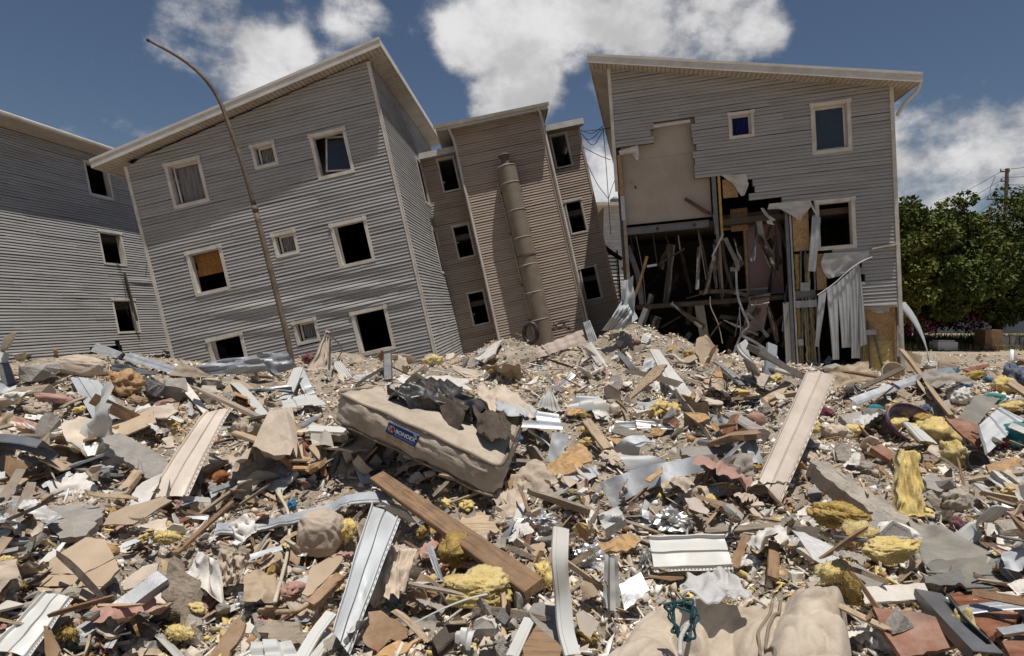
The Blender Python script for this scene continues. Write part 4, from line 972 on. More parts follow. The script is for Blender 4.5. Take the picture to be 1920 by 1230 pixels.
def blob(name, label, cat, px, rx, ry, m, kind='bag', depth=.8, rot=0., ref=None, group=None, sub=5, lift=0., yaw=0., parent=None, mask=True):
    """a soft lump: bag, pillow, crumpled cloth, foil or glass wool"""
    V, F_ = ico(sub); sd = hash_((label or name) + str(px)) % 1000 / 7.; k = pxm(*px); g = G(px[0], px[1] + ry * .55)
    if sub == 5 and rx < 40: V, F_ = ico(4)
    ax, az = rx * k, ry * k; ay = max(ax * .5, az) * depth
    if kind == 'wool': ax *= 1.12; ay *= 1.25; az *= .85
    c = Vector((g.x, g.y + ay * .35, g.z + az * .62 + lift)); R_ = Matrix.Rotation(yaw, 3, 'Z') @ Matrix.Rotation(rot, 3, 'Y'); v = []
    for p in V:
        q = Vector((math.copysign(abs(p.x) ** .8, p.x), math.copysign(abs(p.y) ** .8, p.y), math.copysign(abs(p.z) ** .75, p.z))) if kind in ('bag', 'pillow') else p.copy()
        if kind == 'bag': r = 1 + .10 * mnoise.noise(p * 1.6 + Vector((sd, 0, 0))) - .16 * abs(mnoise.noise(Vector((p.x * 2.2, p.y * 5, p.z * 3.2)) + Vector((sd, 3, 1)))) + .02 * mnoise.noise(p * 12)
        elif kind == 'pillow': r = 1 + .05 * mnoise.noise(p * 1.8 + Vector((sd, 0, 0))) - .10 * abs(mnoise.noise(p * 3.2 + Vector((sd, 1, 1))))
        elif kind == 'cloth':
            w1 = p * 1.5 + Vector((sd, 0, 0)); r = 1 + .35 * mnoise.noise(w1) - .55 * abs(mnoise.noise(Vector((p.x * 3.5, p.y * 3.5, p.z * 2.2)) + Vector((sd, 5, 2)))) - .22 * abs(mnoise.noise(p * 8 + Vector((0, sd, 0))))
        elif kind == 'foil': r = 1 + .4 * mnoise.noise(p * 2 + Vector((sd, 0, 0))) + .30 * mnoise.cell(p * 5 + Vector((sd, 0, 0))) - .25 * abs(mnoise.noise(p * 7))
        elif kind == 'jag': r = 1 + .7 * mnoise.noise(p * 2.1 + Vector((sd, 0, 0))) - .8 * abs(mnoise.noise(p * 4 + Vector((sd, 2, 0)))) + .25
        else:   # wool
            w_ = Vector((p.x * 1.3, p.y * 1.3, p.z * 3.2)); r = 1 + .42 * mnoise.noise(p * 1.5 + Vector((sd, 0, 0))) - .34 * abs(mnoise.noise(w_ * 1.6 + Vector((0, sd, 0)))) + .09 * mnoise.noise(w_ * 6 + Vector((sd, sd, 0))) + .05 * mnoise.noise(p * 16)
        q = q * r; q = R_ @ Vector((q.x * ax, q.y * ay, q.z * az)); v.append(c + q)
    f = list(F_)
    if kind == 'wool':
        rng = random.Random(int(sd * 100))
        for _ in range(800):
            i = rng.randrange(len(v)); p = v[i]; d = (p - c).normalized() + Vector((rng.gauss(0, .8), rng.gauss(0, .8), rng.gauss(0, .8))); d.normalize(); L = rng.uniform(.004, .012) * (1 + g.y * .15)
            s = d.cross(Vector((rng.gauss(0, 1), rng.gauss(0, 1), rng.gauss(0, 1)))).normalized() * L * .10
            b0 = len(v); v += [p - s, p + s, p + d * L + Vector((0, 0, -.2 * L))]; f.append((b0, b0 + 1, b0 + 2))
    o = world_mesh(name, v, f, M[m], kind not in ('foil', 'jag'), parent)
    finish(o, [c], label, cat, group, ref, [(px[0] - rx * .8, px[1] - ry * .8), (px[0] + rx * .8, px[1] - ry * .8), (px[0] + rx * .8, px[1] + ry * .8), (px[0] - rx * .8, px[1] + ry * .8)] if mask else None)
    return o
def drape(name, label, cat, px4, m, fold=.03, n=26, tilt='n', ref=None, group=None, freq=5., clear=.02, edge=.06, th=.004, mask=True, P4=None):
    """cloth lying in folds between four corners"""
    t, w = TILT[tilt]; sd = hash_(label or name) % 997 / 9.; v = []
    if P4 is None: nn, P = plane_for(px4, t, w, clear)
    else:
        P = P4; nn = (P[1] - P[0]).cross(P[3] - P[0]).normalized()
        if nn.y > 0: nn = -nn
    for j in range(n + 1):
        for i in range(n + 1):
            u, s = i / n, j / n
            e = edge * mnoise.noise((u * 3, s * 3, sd)); e2 = edge * mnoise.noise((u * 3 + 9, s * 3, sd))
            uu, s2 = u + e, s + e2
            p = P[0].lerp(P[3], s2).lerp(P[1].lerp(P[2], s2), uu)
            a = mnoise.noise((u * freq, s * freq * .45, sd)); b = mnoise.noise((u * freq * 2.3 + 3, s * freq, sd))
            v.append(p + nn * fold * (1.6 * (1 - abs(a) * 2) + .7 * b + .4))
    k = n + 1; f = []
    h = len(v); v += [p - nn * th for p in v]
    for j in range(n):
        for i in range(n): a = j * k + i; f.append((a, a + k, a + k + 1, a + 1)); f.append((h + a, h + a + 1, h + a + k + 1, h + a + k))
    for i in range(n):
        for a, b in ((i, i + 1), (n * k + i, n * k + i + 1), (i * k, (i + 1) * k), (i * k + n, (i + 1) * k + n)): f.append((a, b, h + b, h + a))
    o = world_mesh(name, v, f, M[m], True); finish(o, P, label, cat, group, ref, px4 if mask else None); return o
def wire(name, label, cat, path, r, m, lift=.03, group=None, n=6, ref=None, sides=6):
    P = [G(p[0], p[1], lift + (p[2] if len(p) > 2 else 0)) for p in path]; q = MB().tube(spline(P, n) if len(P) > 2 else P, r, sides)
    o = world_mesh(name, q.v, q.f, M[m], True); finish(o, P, label, cat, group, ref); return o
def zt(c, *p): return [(480 * c + q[0] * .252, 620 + q[1] * .252) + tuple(q[2:]) for q in p]
def zu(c, *p): return [(480 * c + q[0] * .252, 920 + q[1] * .252) + tuple(q[2:]) for q in p]
# ------------------------------------------------------------------ the mattress with the blue label
def mattress(name, label, T00, T10, T11, T01, th, amp=.012, bendv=0., ref=None, rr=.8, sag=0.):
    """rounded box between its four top corners (near-left, near-right, far-right, far-left)"""
    bm = bmesh.new(); bmesh.ops.create_cube(bm, size=2); bmesh.ops.subdivide_edges(bm, edges=bm.edges, cuts=30, use_grid_fill=True)
    U = ((T10 - T00) + (T11 - T01)).normalized(); V = ((T01 - T00) + (T11 - T10)).normalized(); Nn = U.cross(V).normalized()
    a = ((T10 - T00).length + (T11 - T01).length) / 4; b = ((T01 - T00).length + (T11 - T10).length) / 4; c = th / 2; r = c * rr
    sd = hash_(label) % 100
    def warp(x, y, z):
        u, w = (x / a + 1) / 2, (y / b + 1) / 2
        p = T00.lerp(T10, u).lerp(T01.lerp(T11, u), w)
        return p + Nn * (z - c) - Nn * sag * math.sin(math.pi * min(1, max(0, u)))
    for q in bm.verts:
        x, y, z = q.co.x * a, q.co.y * b, q.co.z * c
        ix, iy, iz = max(-(a - r), min(a - r, x)), max(-(b - r), min(b - r, y)), max(-(c - r), min(c - r, z))
        d = Vector((x - ix, y - iy, z - iz))
        if d.length > 1e-6: d = d.normalized() * min(r, max(abs(x - ix), abs(y - iy), abs(z - iz)))
        x, y, z = ix + d.x, iy + d.y, iz + d.z
        side = min(1, max(0, (max(abs(x) / a, abs(y) / b) - .93) / .07))
        w1 = mnoise.noise((x * 5 + sd, y * 5, z * 4)) ; w2 = abs(mnoise.noise((x * 9 + y * 9 + z * 14, z * 9 - x * 5, sd))); w3 = mnoise.noise((x * 2 + sd, y * 2, 1))
        quilt = abs(math.sin((x + y) * 13 + z * 17)) * abs(math.sin((x + y) * 13 - z * 17))
        fo = abs(mnoise.noise((x * 4.2 + sd, y * 4.2 + z * 5, sd * 1.7))) ** .45; f2 = abs(mnoise.noise((x * 10 + y * 6, z * 9 + y * 8, sd * 2.3))) ** .5
        o = amp * (1.0 * w1 + 1.3 * w3 + 2.6 * (fo - .6) + 1.1 * (f2 - .5)) + side * .016 * quilt + (1 - side) * .006 * abs(math.sin((x + y) * 11)) * abs(math.sin((x - y) * 11))
        m8 = (abs(x / a) ** 8 + abs(y / b) ** 8) ** .125
        if m8 > 1: x, y = x / m8, y / m8
        if abs(z) > c * .5: z += math.copysign(o, z)
        if abs(y) > b * .92: y += math.copysign(o * 1.1, y)
        if abs(x) > a * .92: x += math.copysign(o * 1.1, x)
        q.co = warp(x, y, z)
    me = bpy.data.meshes.new(name); ctr = (T00 + T11) / 2 - Nn * th
    bmesh.ops.translate(bm, verts=bm.verts, vec=-ctr); bm.to_mesh(me); bm.free(); me.polygons.foreach_set('use_smooth', [True] * len(me.polygons))
    o = place(name, me, M['mattress']); o.location = ctr; tag(o, label, 'mattress')
    for s in (1, -1):
        pts = []
        for k in range(97):
            t = k / 96 * 4; i = int(t) % 4; f_ = t - int(t); cs = [(-1, -1), (1, -1), (1, 1), (-1, 1), (-1, -1)]
            x = cs[i][0] + (cs[i + 1][0] - cs[i][0]) * f_; y = cs[i][1] + (cs[i + 1][1] - cs[i][1]) * f_
            m_ = (abs(x) ** 14 + abs(y) ** 14) ** (1 / 14); x, y = x / m_ * (a - r * .12), y / m_ * (b - r * .12)
            pts.append(warp(x, y, s * (c - r * .10) + s * .004 * math.sin(k)) - ctr)
        MB().tube(pts, .011, 6, False).build('piping', M['piping'], o, True)
    if ref: REFS.append((ctr.x, ctr.y, ctr.z, ref))
    return o, Nn, ctr, warp, a, b, c
o_ = Vector((0, 0, EYE))
def at(px, py, dist): d = ray(px, py); return o_ + d * (dist / d.y)
T00, T10 = at(622, 733, 4.35), at(942, 880, 3.70)
T11, T01 = at(985, 775, 4.75), at(770, 716, 5.35)
mt, mN, mctr, mwarp, ma, mb_, mc = mattress('mattress', 'large stained beige mattress with a blue printed label on its quilted side', T00, T10, T11, T01, .24, .012, ref='the labelled mattress', sag=-.02, rr=.72)
MASK.append([(610, 735), (640, 722), (960, 725), (985, 780), (940, 925), (900, 930), (660, 815), (606, 775)])
# its label: cloth patch with print
side_n = (T10 - T00).normalized().cross(Vector(mN)).normalized()
if side_n.dot(Vector((0, -1, 0))) < 0: side_n = -side_n
sp = T00 - mN * .135 + side_n * .016
def on_side(px, py, off=0.):
    d = ray(px, py); s = side_n.dot(sp + side_n * off - o_) / side_n.dot(d); return o_ + d * s
LB = {k: (700 + x * .07317, 770 + y * .07317) for k, (x, y) in dict(tl=(420, 268), tr=(1212, 632), br=(1022, 1060), bl=(285, 655)).items()}
L4 = {k: on_side(*p) for k, p in LB.items()}
def lab(u, v, off=0.): return L4['tl'].lerp(L4['tr'], u).lerp(L4['bl'].lerp(L4['br'], u), v) + side_n * off - mctr
M['label_blue'] = mat('label_blue', (.012, .035, .16), .6, var=.25, scale=20, dirt=(.1, .1, .12), dirt_amt=.4, dirt_scale=30)
M['label_cream'] = mat('label_cream', (.52, .42, .26), .7, var=.15, scale=20, dirt=(.3, .2, .1), dirt_amt=.5, dirt_scale=30)
M['label_white'] = mat('label_print_white', (.66, .66, .64), .6, var=.1); M['label_red'] = mat('label_print_red', (.20, .03, .03), .6, var=.3, scale=60); M['label_sky'] = mat('label_print_pale_blue', (.20, .33, .55), .6, var=.1)
def patch(u0, v0, u1, v1, off, name, m_, parent):
    v = [lab(u0, v0, off), lab(u1, v0, off), lab(u1, v1, off), lab(u0, v1, off)]; v += [q - side_n * .003 for q in v]
    return make(name, v, BOXF, M[m_], parent)
lb = patch(0, 0, 1, 1, .006, 'label', 'label_cream', mt); patch(0, 0, 1, .70, .0085, 'blue_field', 'label_blue', lb); patch(.02, .03, .98, .05, .010, 'border_line', 'label_sky', lb)
def print_text(txt, u0, u1, v0, v1, m_, parent, off):
    cu = bpy.data.curves.new('t', 'FONT'); cu.body = txt; cu.offset = .02; ob = bpy.data.objects.new('t', cu); C.objects.link(ob); bpy.context.view_layer.update()
    me = bpy.data.meshes.new_from_object(ob.evaluated_get(bpy.context.evaluated_depsgraph_get())); bpy.data.objects.remove(ob)
    xs = [q.co.x for q in me.vertices]; ys_ = [q.co.y for q in me.vertices]; xa, xb, ya, yb = min(xs), max(xs), min(ys_), max(ys_)
    for q in me.vertices: q.co = lab(u0 + (u1 - u0) * (q.co.x - xa) / (xb - xa), v1 + (v0 - v1) * (q.co.y - ya) / (yb - ya), off)
    me.name = 'lettering'; return place('lettering', me, M[m_], parent)
print_text('BONDEX', .30, .95, .24, .46, 'label_white', lb, .0105); print_text('fabricamos sueños', .30, .95, .51, .60, 'label_sky', lb, .0105)
for rr_, m_, of in ((1.0, 'label_white', .0098), (.9, 'label_red', .0104)):
    pts = [lab(.15 + .115 * rr_ * math.cos(t * math.pi / 12), .36 + .20 * rr_ * math.sin(t * math.pi / 12), of) for t in range(24)]
    make('round_emblem', pts, [tuple(range(24))], M[m_], lb)
for t in (.9, 2.3, 3.9): make('emblem_stroke', [lab(.15 + .09 * math.cos(t), .36 + .15 * math.sin(t), .0108), lab(.15 + .09 * math.cos(t + .5), .36 + .15 * math.sin(t + .5), .0108), lab(.15 + .03 * math.cos(t + 1.3), .36 + .05 * math.sin(t + 1.3), .0108)], [(0, 1, 2)], M['label_white'], lb)
make('corner_mark', [lab(.80, .05, .0104), lab(.93, .05, .0104), lab(.97, .28, .0104), lab(.93, .30, .0104)], [(0, 1, 2, 3)], M['label_sky'], lb)
for k in range(3): patch(.06 + .0 * k, .76 + .07 * k, .62 + .1 * (k % 2), .79 + .07 * k, .0085, 'small_print', 'brown_card' if k else 'wood_grey', lb)
# burnt plastic lying on it
drape('burnt_plastic', 'crumpled black burnt plastic lying on the labelled mattress', 'plastic', [(735, 750), (815, 728), (868, 770), (800, 792)], 'black', .07, n=26, P4=[at(725, 750, 4.55), at(838, 733, 4.75), at(912, 795, 4.35), at(770, 785, 4.3)], freq=3.4, edge=.24, ref='the black burnt plastic', group='burnt plastic sheets')
drape('burnt_plastic', 'jagged dark charred sheet folded at the edge of the mattress', 'plastic', [(840, 745), (905, 760), (900, 800), (845, 800)], 'wood_dark', .06, n=20, P4=[at(762, 722, 4.8), at(790, 738, 4.7), at(900, 802, 4.2), at(850, 798, 4.15)], freq=3.6, edge=.2, group='burnt plastic sheets')
blob('grey_fluff', 'grey wadding spilling over the lower edge of the mattress', 'wadding', (885, 822), 36, 13, 'grey_cloth', 'cloth', .7, .1, lift=.22)
for k_, (lab_, P_, m_, fo_) in enumerate((('bent white flashing fallen on the far end of the labelled mattress', [at(925, 748, 4.75), at(1000, 770, 4.7), at(1010, 795, 4.45), at(930, 775, 4.45)], 'steel_light', .02), ('dark torn felt hanging off the far end of the labelled mattress', [at(880, 775, 4.45), at(950, 790, 4.4), at(965, 845, 3.95), at(905, 838, 3.95)], 'wood_dark', .05),
        ('brown paper scrap on the labelled mattress beside the black plastic', [at(690, 738, 4.75), at(722, 733, 4.8), at(732, 752, 4.55), at(700, 756, 4.5)], 'brown_card', .02), ('pale dusty cloth trailing over the upper edge of the labelled mattress', [at(745, 712, 5.2), at(860, 716, 5.1), at(880, 738, 4.85), at(770, 735, 4.95)], 'white_cloth', .03))):
    drape('fallen_scrap', lab_, 'scrap', [(0, 0), (1, 0), (1, 1)], m_, fo_, n=18, P4=P_, freq=3.6, edge=.18, mask=False)
slab('board_scrap', 'torn pale board lying across the far end of the labelled mattress', 'board', [(905, 770), (935, 762), (968, 800), (930, 806)], 'wood_pale', .02, 'c', .005, clear=.12)
drape('cloth', 'dusty beige cloth thrown over the far corner of the labelled mattress', 'cloth', [(900, 735), (960, 745), (985, 790), (930, 780)], 'beige_cloth', .04, n=24, P4=[at(880, 728, 5.0), at(970, 742, 4.9), at(1005, 800, 4.5), at(915, 775, 4.5)], freq=4, edge=.12)
# folded mattress at the picture's lower edge
def bedding():
    P = [at(1195, 1122, 2.36), at(1600, 1108, 2.30), at(1650, 1420, 1.55), at(975, 1420, 1.55)]; nn = Vector((0, -.25, 1)).normalized(); n = 110; v, f = [], []
    for j in range(n + 1):
        for i in range(n + 1):
            u, s_ = i / n, j / n; x, y = u * 2.0, s_ * 1.5
            wx, wy = x + .25 * mnoise.noise((x * 1.5, y * 1.5, 3)), y + .25 * mnoise.noise((x * 1.5 + 5, y * 1.5, 3))
            a = abs(mnoise.noise((wx * 2.1, wy * 2.1, 11))) ** .5; b = abs(mnoise.noise((wx * 4.6 + 4, wy * 4.6, 5))) ** .55; c = mnoise.noise((x * 14, y * 14, 8))
            q = abs(math.sin((x + y) * 8.5)) * abs(math.sin((x - y) * 8.5))
            h_ = .11 * a + .045 * b + .004 * c + .012 * q ** .5
            h_ += -.07 * math.exp(-(((u - .62) * 6 + math.sin(s_ * 5) * .8) ** 2) * 3) + .05 * (u > .62) * min(1, (u - .62) * 8)
            e = min(u, 1 - u, s_ * 1.2) / .10
            if e < 1: h_ -= .20 * (1 - e) ** 2
            p = P[0].lerp(P[3], s_).lerp(P[1].lerp(P[2], s_), u); v.append(p + nn * (h_ - .07))
    for j in range(n):
        for i in range(n): k = j * (n + 1) + i; f.append((k, k + n + 1, k + n + 2, k + 1))
    k = n + 1; h = len(v); rim = [i for i in range(n + 1)] + [j * k + n for j in range(1, n + 1)] + [n * k + i for i in range(n - 1, -1, -1)] + [j * k for j in range(n - 1, 0, -1)]
    v += [v[i] - nn * .15 for i in rim]
    for q in range(len(rim)): f.append((rim[q], rim[(q + 1) % len(rim)], h + (q + 1) % len(rim), h + q))
    o = world_mesh('mattress', v, f, M['mattress'], True); tag(o, 'folded beige mattress with wavy creases beside the coil of teal rope', 'mattress'); c_ = sum(P, Vector()) / 4; REFS.append((*c_, 'the folded mattress'))
    for t0, t1 in ((.625, .0), (.66, .0)):
        pts = [v[int(j_ * n / 24) * k + int((t0 + .02 * math.sin(j_ * .6)) * n)] - o.location + nn * .006 for j_ in range(2, 25)]; MB().tube(spline(pts, 3), .006, 6).build('piping', M['piping'], o, True)
bedding()
MASK.append([(1080, 1230), (1190, 1130), (1280, 1100), (1480, 1085), (1600, 1140), (1600, 1190), (1500, 1230)])

# ------------------------------------------------------------------ cladding panels and sheet metal
SP = 'loose cladding panels'
panel('siding_panel', 'long cream ribbed cladding panel standing on end near the labelled mattress side of the heap', 'cladding panel', [(1511, 697), (1567, 706), (1462, 948), (1421, 897)], 'cream', 'siding', tilt='c', slots=True, ref='the tall cream cladding panel', group=SP, bend=.03)
panel('siding_panel', 'long cream cladding panel sloping down towards the orange fibre tuft', 'cladding panel', [(387, 773), (435, 767), (354, 930), (276, 937)], 'cream', 'siding', tilt='c', slots=True, ref='the sloping cream panel', group=SP, bend=.02)
panel('siding_panel', 'dirty white cladding panel with slotted edge at the lower picture corner', 'cladding panel', zu(0, (340, 770), (545, 805), (220, 1250), (-60, 1180)), 'tin_white', 'siding', tilt='c', slots=True, ref='the white corner panel', group=SP)
panel('siding_panel', 'large bent grey cladding panel with slotted edge under the brown plank', 'cladding panel', zu(1, (860, 110), (1075, 215), (700, 1225), (570, 1060)), 'steel_light', 'siding', tilt='c', slots=True, ref='the bent grey panel', group=SP, bend=.012, dents=.010)
panel('crumpled_sheet', 'white crumpled top fold of sheet metal beside the brown plank', 'sheet metal', zu(1, (880, 95), (1060, 85), (1270, 290), (1080, 200)), 'tin_white', 'fold', tilt='c', dents=.03)
panel('siding_panel', 'square white cladding piece with two steps above the clear plastic bag', 'cladding panel', zu(2, (1015, 350), (1060, 612), (1645, 590), (1575, 340)), 'tin_white', 'siding', tilt='c', slots=True, ref='the square white cladding piece', group=SP, pscale=1.2)
panel('siding_panel', 'pale blue cladding panel leaning beside the teal cloth', 'cladding panel', zt(3, (1560, 715), (1725, 570), (1905, 665), (1620, 930)), 'steel_light', 'siding', tilt='c', slots=True, ref='the pale blue panel', group=SP)
panel('siding_panel', 'bent grey sheet panel in front of the beige sack', 'sheet metal', zt(0, (520, 345), (730, 372), (955, 640), (715, 700)), 'steel_light', 'fold', tilt='c', bend=.03, ref='the bent grey sheet', group='sheet metal')
panel('siding_panel', 'short ribbed white cladding scrap behind the labelled mattress', 'cladding panel', zt(1, (740, 322), (860, 308), (870, 375), (725, 380)), 'tin_white', 'rib', tilt='cc', group=SP)
panel('siding_panel', 'striped white cladding scrap below the cloth spire', 'cladding panel', zt(1, (560, 235), (630, 225), (720, 350), (640, 360)), 'tin_white', 'rib', tilt='c', group=SP)
panel('siding_panel', 'torn white ribbed cladding stub beside the plaster heap', 'cladding panel', zt(2, (245, 450), (300, 450), (370, 605), (180, 570)), 'tin_white', 'rib', tilt='cc', group=SP, ragend=.1)
panel('siding_panel', 'grey cladding scrap under the strand board', 'cladding panel', zt(2, (300, 1120), (620, 1010), (650, 1080), (470, 1185)), 'steel_light', 'siding', tilt='n', group=SP)
panel('siding_panel', 'folded grey panel with bright crease beside the tall cream panel', 'cladding panel', zt(2, (1680, 830), (1800, 770), (1870, 985), (1750, 1005)), 'steel_light', 'fold', tilt='lc', group=SP, pscale=1.5)
panel('siding_panel', 'low white cladding strip behind the tan fibreboard', 'cladding panel', zt(0, (190, 620), (460, 662), (450, 700), (180, 650)), 'tin_white', 'fold', tilt='n', group=SP)
panel('siding_panel', 'pale ribbed cladding stub touching the tan fibreboard', 'cladding panel', zt(0, (470, 670), (775, 705), (742, 792), (500, 755)), 'tin_white', 'siding', tilt='c', group=SP)
panel('sheet_metal', 'big arched sheet of dented metal against the leaning grey block', 'sheet metal', zt(0, (1440, 262), (1905, 178), (2020, 300), (1480, 345)), 'steel', 'flat', tilt='cc', bend=.06, dents=.05, ref='the arched metal sheet', group='sheet metal', clear=.05)
panel('sheet_metal', 'torn upright curl of metal beside the arched metal sheet', 'sheet metal', zt(1, (0, 175), (230, 150), (310, 270), (130, 330)), 'steel', 'flat', tilt='cc', dents=.06, bend=.08, group='sheet metal', clear=.05)
panel('sheet_metal', 'dented triangular metal plate in front of the arched metal sheet', 'sheet metal', zt(0, (1340, 232), (1420, 255), (1600, 350), (1260, 335)), 'wood_grey', 'flat', tilt='c', dents=.02, group='sheet metal')
panel('steel_channel', 'broad grey steel channel lying against the block at the picture edge', 'steel beam', zt(0, (715, 88), (930, 168), (900, 212), (665, 152)), 'steel', 'channel', tilt='c', group='steel beams', ref='the broad grey channel')
panel('steel_channel', 'second grey steel channel with pale spots continuing the broad one', 'steel beam', zt(0, (965, 160), (1312, 268), (1290, 325), (905, 205)), 'steel', 'channel', tilt='c', group='steel beams')
panel('sheet_metal', 'dark dented metal sheet under the grey steel channels', 'sheet metal', zt(0, (850, 225), (970, 240), (1240, 332), (820, 312)), 'steel_dark', 'flat', tilt='c', dents=.03, group='sheet metal')
panel('sheet_metal', 'white flat sheet lying behind the labelled mattress', 'sheet metal', zt(1, (990, 405), (1185, 355), (1410, 405), (1210, 425)), 'steel_light', 'fold', tilt='n', group='sheet metal', ref='the flat white sheet')
panel('sheet_metal', 'pale bent box of sheet metal in front of the cloth spire', 'sheet metal', zt(1, (190, 522), (440, 480), (525, 545), (205, 572)), 'tin_white', 'fold', tilt='f', dents=.015, group='sheet metal', clear=.12)
strip('metal_strip', 'thin pale metal leg under the bent sheet metal box', 'metal strip', zt(1, (212, 560, .05), (178, 715)), .06, 'tin_white', lift=.04, group='bent metal strips')
strip('metal_strip', 'pale bent metal strip leaning like a tent pole', 'metal strip', zt(1, (315, 275, .22), (265, 400, .12), (210, 510)), .16, 'tin_white', 'lip', lift=.05, group='bent metal strips')
strip('metal_strip', 'dusty steel strip leaning against the pale tent-pole strip', 'metal strip', zt(1, (320, 280, .2), (360, 380, .1), (405, 475)), .15, 'steel_light', 'lip', lift=.05, group='bent metal strips')
panel('metal_trough', 'deep steel trough behind the mattress and beside the black plastic', 'steel beam', [(919, 757), (1050, 778), (1058, 806), (925, 800)], 'steel', 'channel', tilt='c', group='steel beams', ref='the steel trough', dents=.015)
panel('sheet_metal', 'white bent plate behind the steel trough', 'sheet metal', zt(2, (440, 548), (640, 500), (725, 590), (385, 622)), 'tin_white', 'fold', tilt='c', bend=.05, group='sheet metal')
panel('sheet_metal', 'white domed scrap on top of the bent plate behind the trough', 'sheet metal', zt(2, (500, 488), (605, 490), (690, 560), (445, 552)), 'steel_light', 'flat', tilt='c', bend=.06, group='sheet metal')
panel('curled_sheet', 'curled grey metal sheet opening like a scoop beside the strand board', 'sheet metal', zt(2, (980, 775), (1085, 862), (940, 935), (745, 920)), 'steel_light', 'fold', tilt='lc', bend=.1, group='sheet metal', ref='the curled metal scoop', dents=.02)
panel('curled_sheet', 'smooth grey belly of bent metal below the scoop', 'sheet metal', zt(2, (750, 925), (935, 940), (1165, 982), (860, 1035)), 'steel_light', 'flat', tilt='c', bend=.05, group='sheet metal')
strip('metal_strip', 'long broad grey metal strip twisting across the middle of the heap', 'metal strip', zt(2, (700, 1225), (900, 1130, .02), (1180, 1040, .05), (1400, 990, .06), (1540, 962, .05)), .19, 'steel', 'flat', lift=.10, wob=.25, group='bent metal strips', ref='the long twisted strip', taper=.5, roll=-.5)
panel('sheet_metal', 'flat flashing bent like a boat below the strand board', 'sheet metal', zt(2, (210, 1100), (300, 1185), (640, 1200), (650, 1230)), 'steel_light', 'flat', tilt='c', group='sheet metal')
panel('sheathing_panel', 'white plastic sheathing panel behind the strand board', 'panel', zt(2, (300, 755), (425, 780), (350, 990), (258, 975)), 'steel_light', 'flat', tilt='cc')
panel('gutter_piece', 'shiny crumpled gutter length at the middle of the heap', 'gutter', zt(2, (770, 680), (1235, 698), (1200, 742), (800, 728)), 'foil', 'fold', tilt='c', dents=.015, ref='the shiny gutter length')
panel('sheet_metal', 'bright bent zinc sheet behind the shiny gutter', 'sheet metal', zt(2, (935, 530), (1165, 528), (1160, 600), (910, 628)), 'steel_light', 'flat', tilt='c', dents=.03, group='sheet metal')
strip('metal_strip', 'narrow pale strip leaning on the slope of the plaster heap', 'metal strip', zt(2, (1060, 140, .35), (1180, 330, .2), (1310, 515, .03)), .16, 'tin_white', 'lip', lift=.04, group='bent metal strips', taper=1.6)
panel('sheet_metal', 'grey sheet of tin lying on the plaster heap', 'sheet metal', zt(2, (990, 200), (1140, 190), (1060, 270), (960, 310)), 'steel_light', 'flat', tilt='c', dents=.03, group='sheet metal')
strip('metal_strip', 'bent white strip standing in front of the torn open block', 'metal strip', zt(2, (1705, 85, .55), (1760, 190, .35), (1820, 340)), .26, 'tin_white', 'fold' if False else 'lip', lift=.05, group='bent metal strips')
strip('steel_stud', 'long shiny steel stud sloping out of the torn open block', 'steel beam', [(1415, 648, .75), (1455, 672, .45), (1505, 702, .1)], .16, 'steel', 'channel', lift=.05, group='steel beams', ref='the shiny stud')
panel('sheet_metal', 'torn zinc sheet draped between the stair tower and the torn block', 'sheet metal', [(1168, 560), (1188, 585), (1160, 618), (1128, 620)], 'steel_light', 'rib', tilt='u', dents=.1, bend=.25, group='sheet metal', clear=.3, pscale=3)
panel('sheet_metal', 'crumpled corner of zinc sheet beside the draped one', 'sheet metal', [(1164, 530), (1186, 518), (1192, 600), (1168, 618)], 'steel_light', 'flat', tilt='u', dents=.15, group='sheet metal', clear=.3)
panel('siding_panel', 'pale ribbed stub leaning at the foot of the stair tower', 'cladding panel', [(1093, 605), (1106, 600), (1120, 636), (1104, 642)], 'steel_light', 'rib', tilt='u', group=SP, clear=.1)
strip('metal_strip', 'long grey band of flashing curving below the heap of cables', 'metal strip', [(405, 990), (470, 985, .02), (545, 972, .05), (610, 955, .06), (660, 935, .07), (738, 930, .05)], .10, 'steel', 'lip', lift=.06, wob=.2, group='bent metal strips', ref='the curved flashing')
strip('metal_strip', 'straight steel strip pointing at the cream cable', 'metal strip', zt(1, (720, 750, .06), (560, 880, .04), (385, 1030)), .08, 'steel', 'lip', lift=.05, group='bent metal strips')
strip('metal_strip', 'galvanised strip under the cream conduit', 'metal strip', zt(1, (450, 640, .04), (300, 720, .05), (140, 780)), .09, 'steel', 'lip', lift=.05, group='bent metal strips')
strip('metal_strip', 'white slotted flashing standing upright beside the wire mesh', 'metal strip', zu(2, (368, 275, .38), (360, 520, .28), (385, 800, .14), (405, 1030, .05), (455, 1220)), .066, 'tin_white', 'lip', lift=.05, group='bent metal strips', ref='the white upright flashing', roll=.3)
panel('metal_channel', 'short white channel standing upright between foil scraps', 'steel beam', zu(2, (690, 475), (780, 495), (805, 860), (678, 868)), 'tin_white', 'fold', tilt='u', group='steel beams', ref='the short white channel', pscale=2)
panel('crumpled_sheet', 'crumpled white tin cover with black marks', 'sheet metal', zu(2, (640, 175), (785, 120), (850, 260), (700, 362)), 'tin_white', 'flat', tilt='cc', dents=.03, bend=.05, ref='the crumpled white tin', group='sheet metal')
panel('steel_channel', 'galvanised steel channel propped above the white corner panel', 'steel beam', zu(0, (1170, 600), (1252, 665), (575, 1130), (465, 1085)), 'steel', 'channel', tilt='c', group='steel beams', ref='the propped channel', clear=.05)
